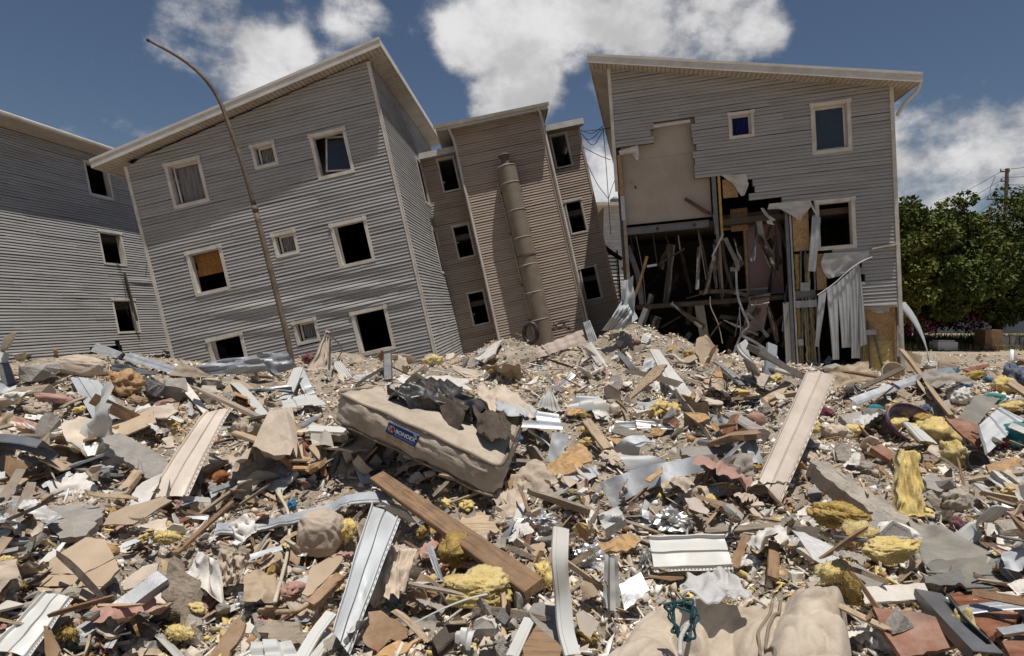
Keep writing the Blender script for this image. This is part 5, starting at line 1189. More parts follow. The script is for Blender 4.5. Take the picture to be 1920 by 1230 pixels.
strip('steel_stud', 'rusty steel channel wedged between the brown laminate boards', 'steel beam', zu(3, (1190, 745, .05), (1400, 960, .05), (1640, 1200, .05)), .095, 'steel_dark', 'channel', lift=.05, group='steel beams', ref='the wedged channel')
strip('steel_stud', 'thin second flange of steel beside the wedged channel', 'steel beam', zu(3, (1350, 800, .06), (1480, 960, .06), (1660, 1130, .05)), .04, 'steel_dark', 'flat', lift=.05, roll=1.0, group='steel beams')
strip('metal_strip', 'folded white strip leaning behind the rubber mat', 'metal strip', zu(3, (1440, 375), (1560, 260, .08), (1720, 115, .2)), .09, 'tin_white', 'lip', lift=.05, group='bent metal strips', taper=.8)
panel('window_frame_piece', 'white window frame rails at the picture edge behind the rubber mat', 'window frame', zt(3, (1620, 1080), (1700, 1070), (1925, 1230), (1850, 1260)), 'tin_white', 'fold', tilt='c', pscale=2)
strip('metal_strip', 'crossed white frame rail near the black bowl', 'metal strip', zt(3, (1560, 1130), (1680, 1230), (1760, 1310)), .07, 'tin_white', 'lip', lift=.06, group='bent metal strips')
strip('metal_strip', 'white rail stub lying across the yellow wool by the tub', 'metal strip', zt(3, (1060, 690, .1), (1130, 760, .1), (1200, 830, .08)), .12, 'tin_white', 'lip', lift=.1, group='bent metal strips')
panel('metal_bracket', 'small bent white flashing corner beside the charred stick', 'sheet metal', zu(1, (1500, 1055), (1645, 1040), (1595, 1195), (1480, 1135)), 'tin_white', 'fold', tilt='c', bend=.03, group='sheet metal')
strip('metal_strip', 'white gutter edge pointing up beside the bent grey panel', 'metal strip', zu(1, (330, 1245), (440, 1060, .03), (560, 905, .06)), .05, 'tin_white', 'lip', lift=.05, group='bent metal strips')
strip('metal_strip', 'second white gutter edge under the bent grey panel', 'metal strip', zu(1, (420, 1250), (490, 1140), (555, 1055)), .05, 'tin_white', 'lip', lift=.04, group='bent metal strips')
panel('appliance_door', 'white appliance door with a grey handle at the lower picture edge', 'door', zu(1, (-40, 1125), (265, 1120), (330, 1250), (-40, 1260)), 'tin_white', 'fold', tilt='c', ref='the white appliance door')
strip('metal_strip', 'narrow white slotted trim at the lower edge beside the plywood', 'metal strip', zu(2, (130, 950, .03), (60, 1100), (0, 1230)), .045, 'tin_white', 'lip', lift=.04, group='bent metal strips')
strip('metal_strip', 'white edge strip standing beside the brown plank end', 'metal strip', zu(2, (110, 0, .05), (50, 180), (5, 380)), .05, 'tin_white', 'lip', lift=.05, group='bent metal strips')
lumber('steel_post', 'dark square post standing behind the labelled mattress', 'post', (728, 716), (727, 668, .28), .14, .12, 'steel_dark', lift=.0, ref='the dark square post')
lumber('steel_post', 'grey post stub standing at the far picture edge', 'post', (20, 725), (6, 682, .25), .12, .08, 'steel_dark', lift=.0)
strip('metal_strip', 'pale strip standing upright at the far picture edge', 'metal strip', [(3, 680, .2), (10, 650, .42), (19, 627, .6)], .12, 'tin_white', 'lip', lift=.1, group='bent metal strips')
panel('sheet_metal', 'white plastic rail with notches fixed to a clear broken pane', 'plastic rail', zu(3, (180, 272), (290, 295), (580, 440), (500, 395)), 'tin_white', 'fold', tilt='c', ref='the notched rail')
slab('glass_shard', 'translucent grey broken pane hanging under the notched rail', 'pane', zu(3, (175, 290), (300, 330), (570, 440), (505, 612), (330, 505), (250, 380)), M['plastic_film'], .006, 'c', ref='the broken pane')
strip('metal_strip', 'folded pale strip near the grey fabric by the white sack', 'metal strip', zu(3, (350, 730), (430, 800, .04), (520, 870, .02)), .05, 'tin_white', 'lip', lift=.06, group='bent metal strips')
slab('foil_sheet', 'flat silver foil board beside the short white channel', 'foil', zu(2, (800, 690), (955, 612), (1022, 740), (835, 895)), 'foil', .01, 'c', .003, ref='the silver foil board', crumple=.02)
for lab_, px, rx, ry in (('crumpled silver foil heap above the square white cladding piece', zu(2, (1200, 250))[0], 34, 22), ('torn silver foil tuft beside the short white channel', zu(2, (1000, 560))[0], 12, 24), ('crumpled foil lining below the boat-shaped flashing', zu(2, (190, 240))[0], 30, 17),
                         ('dark foil scrap behind the white upright flashing', zu(2, (570, 520))[0], 28, 24), ('small foil ball near the brown plank', zu(0, (1830, 850))[0], 18, 22), ('silver foil bag behind the shiny gutter', zt(2, (1230, 490))[0], 16, 14)):
    blob('crumpled_foil', lab_, 'foil', px, rx, ry, 'foil', 'foil', .8, sub=4, group='crumpled foil scraps')

# ------------------------------------------------------------------ timber and boards
TB = 'loose timber'
lumber('plank', 'long brown timber plank with charred spots sloping across the foreground', 'plank', (708, 894, .10), (1004, 1104, .03), .112, .045, 'wood', .06, ref='the long brown plank', group=TB)
lumber('wood_stick', 'short pale timber below the tilted concrete slab', 'plank', zt(0, (885, 1245))[0], zt(0, (1085, 985, .06))[0], .075, .05, 'wood_pale', .04, group=TB)
lumber('wood_stick', 'dusty timber batten under the sloping cream panel', 'plank', zt(0, (1490, 1060))[0], zt(0, (1795, 905, .03))[0], .085, .04, 'wood_pale', .04, group=TB)
lumber('wood_stick', 'tan batten crossing behind the curled metal scoop', 'plank', zt(2, (555, 672, .05))[0], zt(2, (715, 880))[0], .10, .03, 'wood_pale', .05, group=TB)
lumber('wood_stick', 'short brown board standing near the notched rail', 'plank', zu(3, (45, 390, .06))[0], zu(3, (38, 655))[0], .052, .02, 'wood', .04, group=TB)
lumber('wood_stick', 'brown batten leaning at the end of the square white cladding piece', 'plank', zu(2, (1650, 575))[0], zu(2, (1745, 335, .05))[0], .045, .02, 'wood', .04, group=TB)
lumber('wood_stick', 'long thin board lying behind the square white cladding piece', 'plank', zu(2, (1440, 302))[0], zu(3, (240, 250))[0], .04, .02, 'wood_grey', .06, group=TB)
lumber('wood_stick', 'thin round stick beside the black bowl', 'stick', zt(3, (1490, 1112))[0], zt(3, (1925, 1048, .05))[0], .025, .025, 'wood_pale', .08, group=TB)
lumber('charred_stick', 'charred black timber stub beside the large yellow wool', 'plank', zu(1, (1330, 1180))[0], zu(1, (1525, 1000, .05))[0], .06, .05, 'wood_dark', .05, group=TB, split=.03)
lumber('wood_stick', 'weathered bark log at the far picture edge', 'log', zt(0, (20, 490))[0], zt(0, (365, 455))[0], .16, .13, 'wood_grey', .03, group=TB)
lumber('wood_stick', 'rough grey log beside the pink cushion', 'log', zt(2, (1620, 650, .05))[0], zt(2, (1835, 785))[0], .16, .14, 'concrete', .06, group=TB)
lumber('wood_stick', 'curved wooden trim rising out of the torn bark board', 'plank', zu(0, (1305, 470))[0], zu(0, (1725, 90, .08))[0], .035, .02, 'wood', .06, group=TB)
lumber('wood_stick', 'brown rolled board beside the bent grey panel', 'plank', zu(1, (400, 860))[0], zu(1, (625, 645, .03))[0], .05, .04, 'brown_card', .05, group=TB)
lumber('wood_stick', 'narrow white painted board leaning on the plaster heap slope', 'plank', zt(0, (1335, 365, .1))[0], zt(0, (1535, 612))[0], .11, .02, 'plaster_white', .05, group=TB, taper=.6)
lumber('wood_stick', 'grey wood fibre plank below the propped channel', 'plank', zu(0, (925, 935, .02))[0], zu(0, (1150, 1075))[0], .065, .03, 'wood_grey', .04, group=TB, split=.02)
lumber('white_plank', 'white painted plank above the brown laminate board', 'plank', zu(3, (640, 790))[0], zu(3, (1190, 755, .02))[0], .07, .02, 'plaster_white', .07, group=TB, ref='the white painted plank')
lumber('wood_stick', 'pale pointed board beside the tall cream panel', 'plank', zt(3, (-10, 535))[0], zt(3, (150, 385, .05))[0], .17, .02, 'wood_pale', .05, group=TB, taper=.5)
BD = 'broken boards'
slab('plank', 'dark brown flat board at the picture edge above the grey slabs', 'board', zu(0, (-40, -60), (200, -20), (405, 30), (160, 100), (-40, 110)), 'wood_grey', .03, 'n', .003, group=BD, ref='the dark brown board')
slab('strand_board', 'orange strand board with torn edges at the middle of the heap', 'board', zt(2, (200, 1050), (350, 930), (490, 835), (560, 870), (600, 960), (430, 1060), (235, 1105)), 'osb', .018, 'c', .008, group=BD, ref='the orange strand board')
slab('strand_board', 'small orange strand board behind the curled metal scoop', 'board', zt(2, (690, 790), (860, 795), (885, 812), (800, 855)), 'osb', .018, 'n', .004, group=BD)
slab('strand_board', 'orange strand board corner at the end of the labelled mattress', 'board', zt(1, (1670, 850), (1740, 790), (1868, 912), (1800, 985)), 'osb', .018, 'c', .003, group=BD)
slab('strand_board', 'torn orange board below the crumpled white tin', 'board', zu(2, (610, 380), (700, 385), (890, 318), (962, 370), (915, 425), (780, 455), (690, 440), (670, 480)), 'osb', .015, 'c', .007, group=BD)
slab('strand_board', 'pale orange strand board at the picture edge near the black bowl', 'board', zt(3, (1620, 1000), (1840, 938), (1920, 950), (1920, 1040), (1640, 1055)), 'osb', .018, 'c', .004, group=BD)
slab('strand_board', 'orange splintered board at the lower edge below the cardboard', 'board', zu(1, (830, 1240), (1000, 1140), (1240, 1098), (1120, 1200), (1000, 1245)), 'osb', .012, 'c', .008, group=BD)
slab('plywood_piece', 'plywood offcut at the lower edge beside the grey concrete wedge', 'board', zu(2, (80, 1170), (180, 1000), (375, 1170), (350, 1250), (90, 1250)), 'wood', .018, 'c', .003, group=BD)
slab('laminate_board', 'large reddish brown laminate board beside the folded mattress', 'board', zu(3, (780, 865), (1150, 910), (1320, 962), (1448, 1145), (1000, 1250), (935, 1150), (835, 1010)), 'laminate', .022, 'c', .003, group=BD, ref='the large laminate board')
slab('laminate_board', 'reddish brown laminate board behind the wedged channel', 'board', zu(3, (1345, 770), (1500, 738), (1700, 820), (1890, 935), (1640, 1092), (1450, 880)), 'laminate', .022, 'n', .003, group=BD, ref='the rear laminate board')
slab('laminate_board', 'dark reddish board corner at the lower picture edge', 'board', zu(3, (1740, 1120), (1920, 1040), (1940, 1250), (1800, 1230)), 'laminate', .022, 'n', .004, group=BD)
slab('laminate_board', 'reddish brown board between the black bag and the pale blue panel', 'board', zt(3, (1320, 652), (1450, 655), (1665, 742), (1560, 865), (1440, 770)), 'laminate', .02, 'c', .004, group=BD)
slab('laminate_board', 'narrow reddish board block near the zebra cloth', 'board', zt(3, (765, 868), (840, 842), (972, 930), (930, 978)), 'laminate', .05, 'c', .002, group=BD)
slab('laminate_board', 'far brown board lying near the trees end of the heap', 'board', zt(3, (1440, 285), (1640, 245), (1655, 262), (1510, 305)), 'laminate', .03, 'n', .004, group=BD)
slab('laminate_board', 'broken brown board leaning at the lower edge by the white shard', 'board', zu(0, (1550, 1250), (1640, 1100), (1780, 935), (1825, 985), (1700, 1250)), 'brown_card', .015, 'c', .005, group=BD)
slab('fibreboard', 'tan fibreboard sheet behind the tilted concrete slab', 'board', zt(0, (742, 792), (800, 700), (960, 640), (1130, 588), (1162, 680), (950, 772)), 'card', .02, 'c', .004, group=BD, ref='the tan fibreboard')
slab('wood_board', 'pale plank sheet beside the dark brown board', 'board', zt(0, (40, 1130), (330, 998), (352, 1012), (150, 1145)), 'wood_pale', .02, 'n', .004, group=BD)
slab('wood_board', 'long triangular board lying on the plaster heap', 'board', zt(2, (822, 552), (940, 400), (1062, 258), (1152, 250), (1100, 330), (1010, 400)), 'wood_pale', .03, 'lc', .005, group=BD, ref='the triangular board')
slab('wood_board', 'splintered brown bark board standing beside the grey cloth', 'board', zu(0, (1250, 540), (1290, 490), (1400, 630), (1500, 680), (1520, 760), (1480, 1000), (1410, 1135), (1340, 900), (1200, 790)), 'wood_grey', .02, 'rc', .01, group=BD, ref='the splintered bark board', crumple=.05)
slab('wood_board', 'pale splintered board with wool on it near the brown plank', 'board', zu(1, (1510, 225), (1700, 145), (1810, 300), (1700, 340), (1600, 300)), 'wood_pale', .03, 'c', .008, group=BD)
slab('wood_board', 'dark perforated shelf at the far end of the heap', 'board', zt(3, (1270, 232), (1410, 258), (1405, 312), (1265, 298)), 'wood_grey', .03, 'cc', .002, group=BD)
slab('plywood_piece', 'tan peaked plywood piece at the far end of the heap', 'board', zt(3, (1275, 238), (1330, 195), (1375, 180), (1445, 238)), 'card', .03, 'cc', .006, group=BD)
slab('brown_shard', 'pointed brown board shard beside the white corner panel', 'board', zu(0, (322, 1005), (350, 1010), (442, 1195), (420, 1245), (345, 1245)), 'brown_card', .012, 'cc', .004, group=BD)
slab('wood_board', 'flat bark mulch slab at the lower edge beside the appliance door', 'board', zu(1, (15, 1040), (200, 978), (425, 1070), (345, 1155), (180, 1110)), 'wood_grey', .03, 'c', .012, group=BD, crumple=.03)
# cardboard and plasterboard
CB = 'plasterboard and cardboard pieces'
big = empty('plasterboard_sheet', G(*zu(0, (580, 600))[0])); tag(big, 'large cracked tan plasterboard sheet lying above the propped channel', 'plasterboard', CB); REFS.append((*big.location, 'the cracked plasterboard'))
for pts in (((420, 480), (500, 430), (640, 345), (780, 360), (820, 430), (850, 500), (620, 618), (420, 618), (292, 612), (300, 590)),
            ((290, 618), (420, 624), (622, 624), (852, 508), (890, 580), (820, 660), (760, 712), (500, 716), (272, 712), (270, 680)),
            ((272, 720), (500, 722), (756, 718), (640, 820), (560, 792), (300, 762))):
    o = slab('board_piece', None, None, zu(0, *pts), 'card', .014, 'c', .002, clear=.03)
    mw = o.location.copy(); o.parent = big; o.location = mw - big.location
slab('plasterboard_piece', 'tan plasterboard plate above the cracked sheet', 'plasterboard', zu(0, (1020, 262), (1130, 225), (1245, 200), (1240, 300), (1150, 350), (1060, 392)), 'plaster', .014, 'c', .004, group=CB)
slab('plasterboard_piece', 'dusty plaster plate behind the propped channel', 'plasterboard', zu(0, (915, 700), (1060, 562), (1180, 538), (1165, 610), (1000, 720), (920, 740)), 'plaster', .015, 'c', .006, group=CB)
slab('plaster_tile', 'small white curved tile on the cracked plasterboard edge', 'tile', zu(0, (285, 532), (360, 460), (415, 438), (420, 480), (320, 558)), 'plaster_white', .012, 'c', .002)
slab('plaster_tile', 'small white shard beside the broken brown board', 'tile', zu(0, (1768, 1032), (1850, 972), (1895, 1008), (1862, 1062), (1800, 1055)), 'plaster_white', .01, 'c', .002)
slab('plaster_tile', 'peach coloured six-sided tile at the edge of the folded mattress', 'tile', zu(2, (475, 920), (530, 888), (652, 980), (582, 1102), (512, 1070)), 'cream', .012, 'cc', .002, ref='the peach tile')
slab('cardboard_piece', 'torn brown cardboard below the beige draped cloth', 'cardboard', zu(1, (800, 1130), (832, 900), (930, 890), (1050, 960), (1165, 985), (1130, 1090), (960, 1150), (905, 1205)), 'brown_card', .006, 'c', .006, group=CB, ref='the torn brown cardboard', crumple=.03)
slab('cardboard_piece', 'folded tan cardboard under the stuffed bag', 'cardboard', zu(1, (338, 765), (420, 560), (620, 458), (650, 500), (560, 620), (385, 785)), 'card', .008, 'c', .004, group=CB)
slab('cardboard_piece', 'triangular brown cardboard below the arched metal sheet', 'cardboard', zt(0, (1645, 462), (1752, 338), (1895, 430), (1895, 482)), 'card', .008, 'c', .003, group=CB)
slab('cardboard_piece', 'brown cardboard flap beside the pale plank sheet', 'cardboard', zt(0, (30, 1050), (42, 928), (235, 1000), (90, 1105)), 'brown_card', .008, 'cc', .004, group=CB)
slab('cardboard_piece', 'tan cardboard box side behind the flat white sheet', 'cardboard', zt(1, (1250, 345), (1335, 298), (1440, 395), (1380, 392)), 'card', .008, 'cc', .003, group=CB)
slab('cardboard_piece', 'brown cardboard chunk near the small stone by the plank', 'cardboard', zu(2, (500, 700), (540, 640), (650, 670), (655, 760), (520, 830)), 'card', .008, 'cc', .006, group=CB, crumple=.03)
slab('cardboard_piece', 'crumpled pale cardboard sheet under the cable loops', 'cardboard', zu(1, (-20, 420), (100, 335), (165, 450), (200, 540), (80, 600), (10, 560)), 'card', .006, 'c', .006, group=CB, crumple=.05)
slab('paper_sheet', 'crumpled white printed paper beside the sloping cream panel', 'paper', zt(0, (985, 1215), (1060, 1130), (1200, 1060), (1150, 1200), (1080, 1330), (970, 1340)), 'white_cloth', .003, 'c', .003, crumple=.03)
slab('timber_block', 'short tan block of two boards near the pipe elbow', 'board', zt(0, (495, 802), (560, 795), (620, 885), (530, 905)), 'wood_pale', .05, 'c', .002, group=BD)
slab('carton', 'thin grey carton with faint print below the shiny gutter', 'box', zt(2, (770, 690), (978, 770), (930, 808), (738, 752)), 'concrete', .05, 'cc', .001)
# concrete
CC = 'concrete pieces'
slab('concrete_slab', 'tilted grey concrete slab with grooves behind the short pale timber', 'concrete', zt(0, (755, 800), (885, 762), (1090, 855), (1210, 940), (1255, 985), (1225, 1095), (1100, 1100), (960, 980), (830, 880)), 'concrete', .08, 'c', .008, group=CC, ref='the tilted concrete slab')
slab('concrete_slab', 'flat grey stone slab below the dark brown board', 'concrete', zu(0, (350, 130), (600, 85), (782, 130), (765, 190), (700, 232), (430, 202)), 'concrete', .05, 'n', .005, group=CC, ref='the flat stone slab')
slab('concrete_slab', 'grey slab with a dark joint above the cracked plasterboard', 'concrete', zu(0, (330, 215), (640, 214), (722, 240), (640, 332), (440, 355), (380, 290)), 'concrete', .05, 'c', .005, group=CC)
slab('concrete_slab', 'grey concrete wedge beside the white upright flashing', 'concrete', zu(2, (122, 892), (160, 838), (335, 860), (482, 1000), (380, 1115), (200, 1040)), 'concrete', .06, 'c', .006, group=CC)
slab('concrete_slab', 'rough grey cement strip at the end of the long twisted strip', 'concrete', zt(2, (1250, 870), (1640, 855), (1692, 900), (1400, 945), (1260, 925)), 'concrete', .07, 'c', .006, group=CC)
slab('concrete_slab', 'grey concrete block with chamfered top in front of the teal cap', 'concrete', zt(3, (528, 632), (690, 598), (802, 690), (730, 722), (600, 700)), 'concrete', .09, 'c', .004, group=CC)
slab('concrete_slab', 'round-topped mortar lump near the narrow reddish board', 'concrete', zt(3, (505, 900), (548, 828), (600, 850), (632, 915), (600, 975), (520, 960)), 'mortar', .08, 'cc', .004, group=CC)
slab('concrete_slab', 'grey masonry block behind the purple tub', 'concrete', zt(3, (1218, 565), (1345, 508), (1368, 570), (1300, 640), (1230, 620)), 'concrete', .1, 'c', .004, group=CC)
slab('concrete_slab', 'grey panel leaning in front of the teal cloth', 'concrete', zt(3, (1420, 650), (1545, 478), (1725, 500), (1640, 600), (1560, 700)), 'rubber', .02, 'c', .004, group=CC)
slab('concrete_slab', 'grey block beside the tall upright yellow batt', 'concrete', zt(3, (1165, 1090), (1225, 1055), (1345, 1140), (1290, 1200), (1180, 1170)), 'concrete', .08, 'c', .004, group=CC)
slab('concrete_slab', 'long broken kerb piece below the broken pane', 'concrete', zu(3, (528, 555), (600, 520), (740, 590), (888, 670), (820, 725), (700, 712), (560, 620)), 'concrete', .07, 'c', .006, group=CC, ref='the broken kerb piece')
slab('concrete_slab', 'short square kerb piece on the rubber mat', 'concrete', zu(3, (1160, 630), (1430, 590), (1470, 650), (1430, 722), (1172, 685)), 'concrete_dark', .08, 'c', .005, group=CC)
slab('mortar_beam', 'long rough mortar beam sloping behind the yellow wool and white sack', 'concrete', [(1520, 865), (1555, 868), (1640, 925), (1705, 970), (1703, 990), (1668, 985), (1600, 935), (1540, 890)], 'mortar', .12, 'c', .010, group=CC, ref='the mortar beam', crumple=.03)
slab('concrete_slab', 'grey flat cement board in front of the mortar beam', 'concrete', zu(3, (680, 235), (820, 135), (890, 200), (770, 300)), 'concrete', .03, 'c', .004, group=CC)
slab('concrete_slab', 'octagonal grey plate on the plaster heap', 'concrete', zt(2, (728, 345), (790, 320), (828, 380), (790, 445), (735, 420)), 'concrete', .04, 'cc', .003, group=CC)
for lab_, p, rx, ry, m_ in (('dark grey folded lump beside the brown hairy rug', zt(0, (1148, 440))[0], 24, 24, 'concrete_dark'), ('grey boulder beside the dark folded lump', zt(0, (1320, 455))[0], 28, 24, 'concrete'),
        ('tan rock below the dented triangular plate', zt(0, (1545, 490))[0], 27, 17, 'mortar'), ('brown rock behind the tan one', zt(0, (1545, 405))[0], 24, 12, 'mortar'), ('reddish brick fragment in front of the grey boulder', zt(0, (1205, 550))[0], 21, 12, 'pink_cloth'),
        ('grey faceted lump of wrapped concrete at the far picture edge', zt(0, (300, 320))[0], 30, 18, 'concrete'), ('rounded grey stone beside the long brown plank end', zu(2, (85, 850))[0], 18, 24, 'concrete'),
        ('small knobbly stone in front of the large laminate board', zu(3, (630, 1112))[0], 15, 14, 'concrete'), ('pale rough stone above the folded mattress', zu(3, (225, 650))[0], 16, 13, 'plaster_white'), ('grey concrete cube behind the yellow wool', zu(3, (350, 60))[0], 22, 18, 'concrete'),
        ('white plaster rock beside the notched rail', zu(3, (355, 670))[0], 11, 13, 'plaster_white'), ('grey stone beside the white sack', zu(3, (1130, 560))[0], 14, 22, 'concrete'), ('grey flat stone beside the cracked plasterboard', zu(0, (205, 700))[0], 18, 14, 'concrete'),
        ('dusty stone under the flat stone slab', zu(0, (810, 740))[0], 22, 12, 'concrete'), ('broken rock in the shade of the propped channel', zu(0, (1150, 980))[0], 12, 10, 'concrete_dark'), ('pale mortar lump near the long broad strip', zt(2, (870, 410))[0], 12, 8, 'plaster_white'),
        ('grey stone on top of the plaster heap', zt(2, (800, 100))[0], 9, 8, 'concrete'), ('grey rubble block before the torn open block', zt(3, (505, 310))[0], 16, 9, 'concrete')):
    rock('stone', lab_, 'stone', p, rx, ry, m_, group='stones and rubble blocks', rz=random.uniform(0, 3))

# ------------------------------------------------------------------ glass wool
GW = 'yellow glass wool tufts'
for k, (lab_, p, rx, ry) in enumerate((('yellow wool tuft hanging under the long brown plank', zu(1, (1480, 560))[0], 30, 36), ('largest yellow wool mass at the lower middle of the heap', zu(1, (1660, 860))[0], 58, 38), ('small yellow wool tuft beside the stuffed bag', zu(1, (665, 370))[0], 17, 24),
        ('yellow wool at the end of the long brown plank', zu(2, (240, 740))[0], 15, 26), ('yellow wool heap beside the dark pipe', zu(3, (560, 300))[0], 46, 28), ('yellow wool slope below the white sack', zu(3, (930, 560))[0], 48, 26), ('yellow wool between the dark pipe and the kerb piece', zu(3, (680, 440))[0], 36, 26),
        ('yellow wool curl above the rolled mattress end', zu(3, (510, 730))[0], 30, 24), ('hanging yellow wool fibres beside the rolled mattress end', zu(3, (650, 880))[0], 9, 34), ('yellow wool ball inside the purple tub', zt(3, (1020, 620))[0], 24, 18), ('yellow wool spilling from the purple tub', zt(3, (950, 720))[0], 24, 16),
        ('yellow wool ridge beside the white rail stub', zt(3, (1280, 800))[0], 36, 34), ('yellow wool top behind the white rail stub', zt(3, (1200, 690))[0], 24, 14), ('yellow wool near the black bowl', zt(3, (1400, 950))[0], 18, 30), ('yellow wool scrap beside the wire tangle', zt(2, (1680, 480))[0], 22, 10),
        ('yellow wool wisp beside the rough grey log', zt(2, (1590, 700))[0], 22, 12), ('yellow wool near the blue towel', zt(3, (1545, 345))[0], 18, 10), ('yellow wool strip in front of the teal cloth', zt(3, (1830, 590))[0], 22, 12), ('yellow wool patch beside the denim', zt(3, (1800, 440))[0], 16, 14),
        ('yellow wool tuft at the picture edge beside the dark slabs', zu(0, (45, 640))[0], 16, 13), ('yellow wool at the picture edge above the white corner panel', zu(0, (60, 830))[0], 24, 12), ('yellow wool at the lower edge below the propped channel', zu(0, (1330, 1170))[0], 26, 14), ('yellow wool under the curved wooden trim', zu(0, (1230, 440))[0], 24, 14),
        ('yellow wool scrap on the flat stone slab edge', zu(0, (950, 280))[0], 16, 9), ('yellow wool low tuft at the white corner panel', zu(0, (510, 1180))[0], 16, 9), ('yellow wool beside the folded grey cloth heap', zt(3, (350, 740))[0], 15, 14), ('yellow wool under the steel trough', zt(2, (570, 750))[0], 16, 8), ('yellow wool near the metal trough end', zt(2, (520, 640))[0], 10, 7))):
    blob('glass_wool', lab_, 'glass wool', p, rx, ry, 'insul' if k % 4 else 'insul_dark', 'wool', .8, random.uniform(-.3, .3), group=GW, sub=4 if rx < 20 else 5, lift=.07 if p[1] > 930 else .03)
REFS.append((*G(895, 1135), 'the largest wool mass')); REFS.append((*G(1660, 1050), 'the wool by the dark pipe'))
drape('glass_wool', 'tall upright yellow wool batt below the purple tub', 'glass wool', [(1682, 842), (1716, 850), (1730, 968), (1674, 970)], 'insul', .022, n=30, tilt='cc', freq=7, th=.05, edge=.05, ref='the upright wool batt', group=GW)
blob('fibre_tuft', 'orange fibre tuft at the foot of the sloping cream panel', 'fibre', zt(0, (1560, 1120))[0], 30, 20, 'orange_fibre', 'wool', .8, -.3, ref='the orange fibre tuft')
blob('fibre_tuft', 'rust brown fibre lumps above the yellow wool by the dark pipe', 'fibre', zu(3, (450, 190))[0], 36, 14, 'orange_fibre', 'wool', .8, .2)
blob('rug', 'brown hairy rug crumpled over the bent grey sheet', 'rug', zt(0, (900, 410))[0], 38, 28, 'osb', 'cloth', .8, .4, ref='the brown hairy rug')
blob('rug', 'lower brown fold of hairy rug beside the reddish brick fragment', 'rug', zt(0, (1010, 530))[0], 22, 12, 'brown_card', 'cloth', .8, .2)

# ------------------------------------------------------------------ bags, cloth, household things
CL = 'clothes and rags'
blob('sack', 'beige crumpled sack at the back beside the steel channels', 'sack', zt(0, (590, 275))[0], 47, 20, 'beige_cloth', 'bag', .9, .12, ref='the beige sack')
blob('stuffed_bag', 'stuffed beige fabric bag tied at one corner under the curved flashing', 'bag', zu(1, (465, 345))[0], 42, 44, 'beige_cloth', 'bag', .9, .1, ref='the stuffed bag')
drape('cloth', 'beige draped cloth with deep folds beside the bent grey panel', 'cloth', zu(1, (960, 480), (1225, 470), (1110, 800), (850, 890)), 'beige_cloth', .03, tilt='c', ref='the beige draped cloth', group=CL, freq=6)
blob('cloth', 'shaded beige cloth top behind the draped cloth', 'cloth', zu(1, (1070, 530))[0], 34, 26, 'beige_cloth', 'cloth', .7, group=CL)
drape('cloth', 'pale grey stiff cloth standing beside the splintered bark board', 'cloth', zu(0, (1480, 450), (1635, 520), (1700, 880), (1400, 620)), 'grey_cloth' if False else 'white_cloth', .02, tilt='cc', ref='the pale grey cloth', group=CL, freq=3)
drape('cloth', 'tan folded cloth between the pale grey cloth and the cable', 'cloth', zu(0, (1640, 440), (1880, 470), (1800, 690), (1660, 730)), 'beige_cloth', .03, tilt='cc', group=CL, freq=6)
blob('cloth', 'beige crumpled heap of cloth behind the curved flashing', 'cloth', zu(1, (560, 160))[0], 46, 18, 'beige_cloth', 'cloth', .8, group=CL)
drape('cloth', 'salmon pink cloth at the picture edge', 'cloth', zt(0, (-30, 600), (240, 715), (385, 795), (-20, 720)), 'pink_cloth', .03, tilt='n', group=CL, ref='the salmon cloth')
blob('cloth', 'rolled pink cloth above the white cladding strip', 'cloth', zt(0, (395, 510))[0], 38, 9, 'pink_cloth', 'bag', .5, .15, group=CL)
blob('cloth', 'beige rags under the rolled pink cloth', 'cloth', zt(0, (260, 590))[0], 30, 14, 'beige_cloth', 'cloth', .8, group=CL)
drape('cloth_spire', 'pinkish beige cloth hanging in a spire on a bent frame', 'cloth', [(600, 625), (612, 622), (614, 690), (575, 692)], 'beige_cloth', .05, n=20, P4=[at(604, 622, 10.6), at(612, 622, 10.7), at(618, 694, 10.4), at(572, 692, 10.2)], freq=4, ref='the cloth spire', group=CL)
blob('cloth', 'maroon cloth scrap below the cloth spire', 'cloth', zt(1, (390, 255))[0], 12, 11, 'maroon', 'cloth', .6, lift=.1, group=CL)
wire('bent_frame', 'bent thin metal frame rising beside the cloth spire', 'frame', zt(1, (525, 15, .85), (580, 60, .6), (640, 140, .3), (600, 225)), .02, 'steel_dark', .05)
blob('cloth', 'yellow cloth scrap before the leaning grey block corner', 'cloth', zt(1, (1310, 245))[0], 16, 9, 'yellow_cloth', 'cloth', .6, lift=.04, group=CL)
blob('paper_wad', 'crumpled black and white printed paper wad under the mattress', 'paper', zt(1, (775, 845))[0], 14, 18, 'white_cloth', 'foil', .8, .5, sub=4)
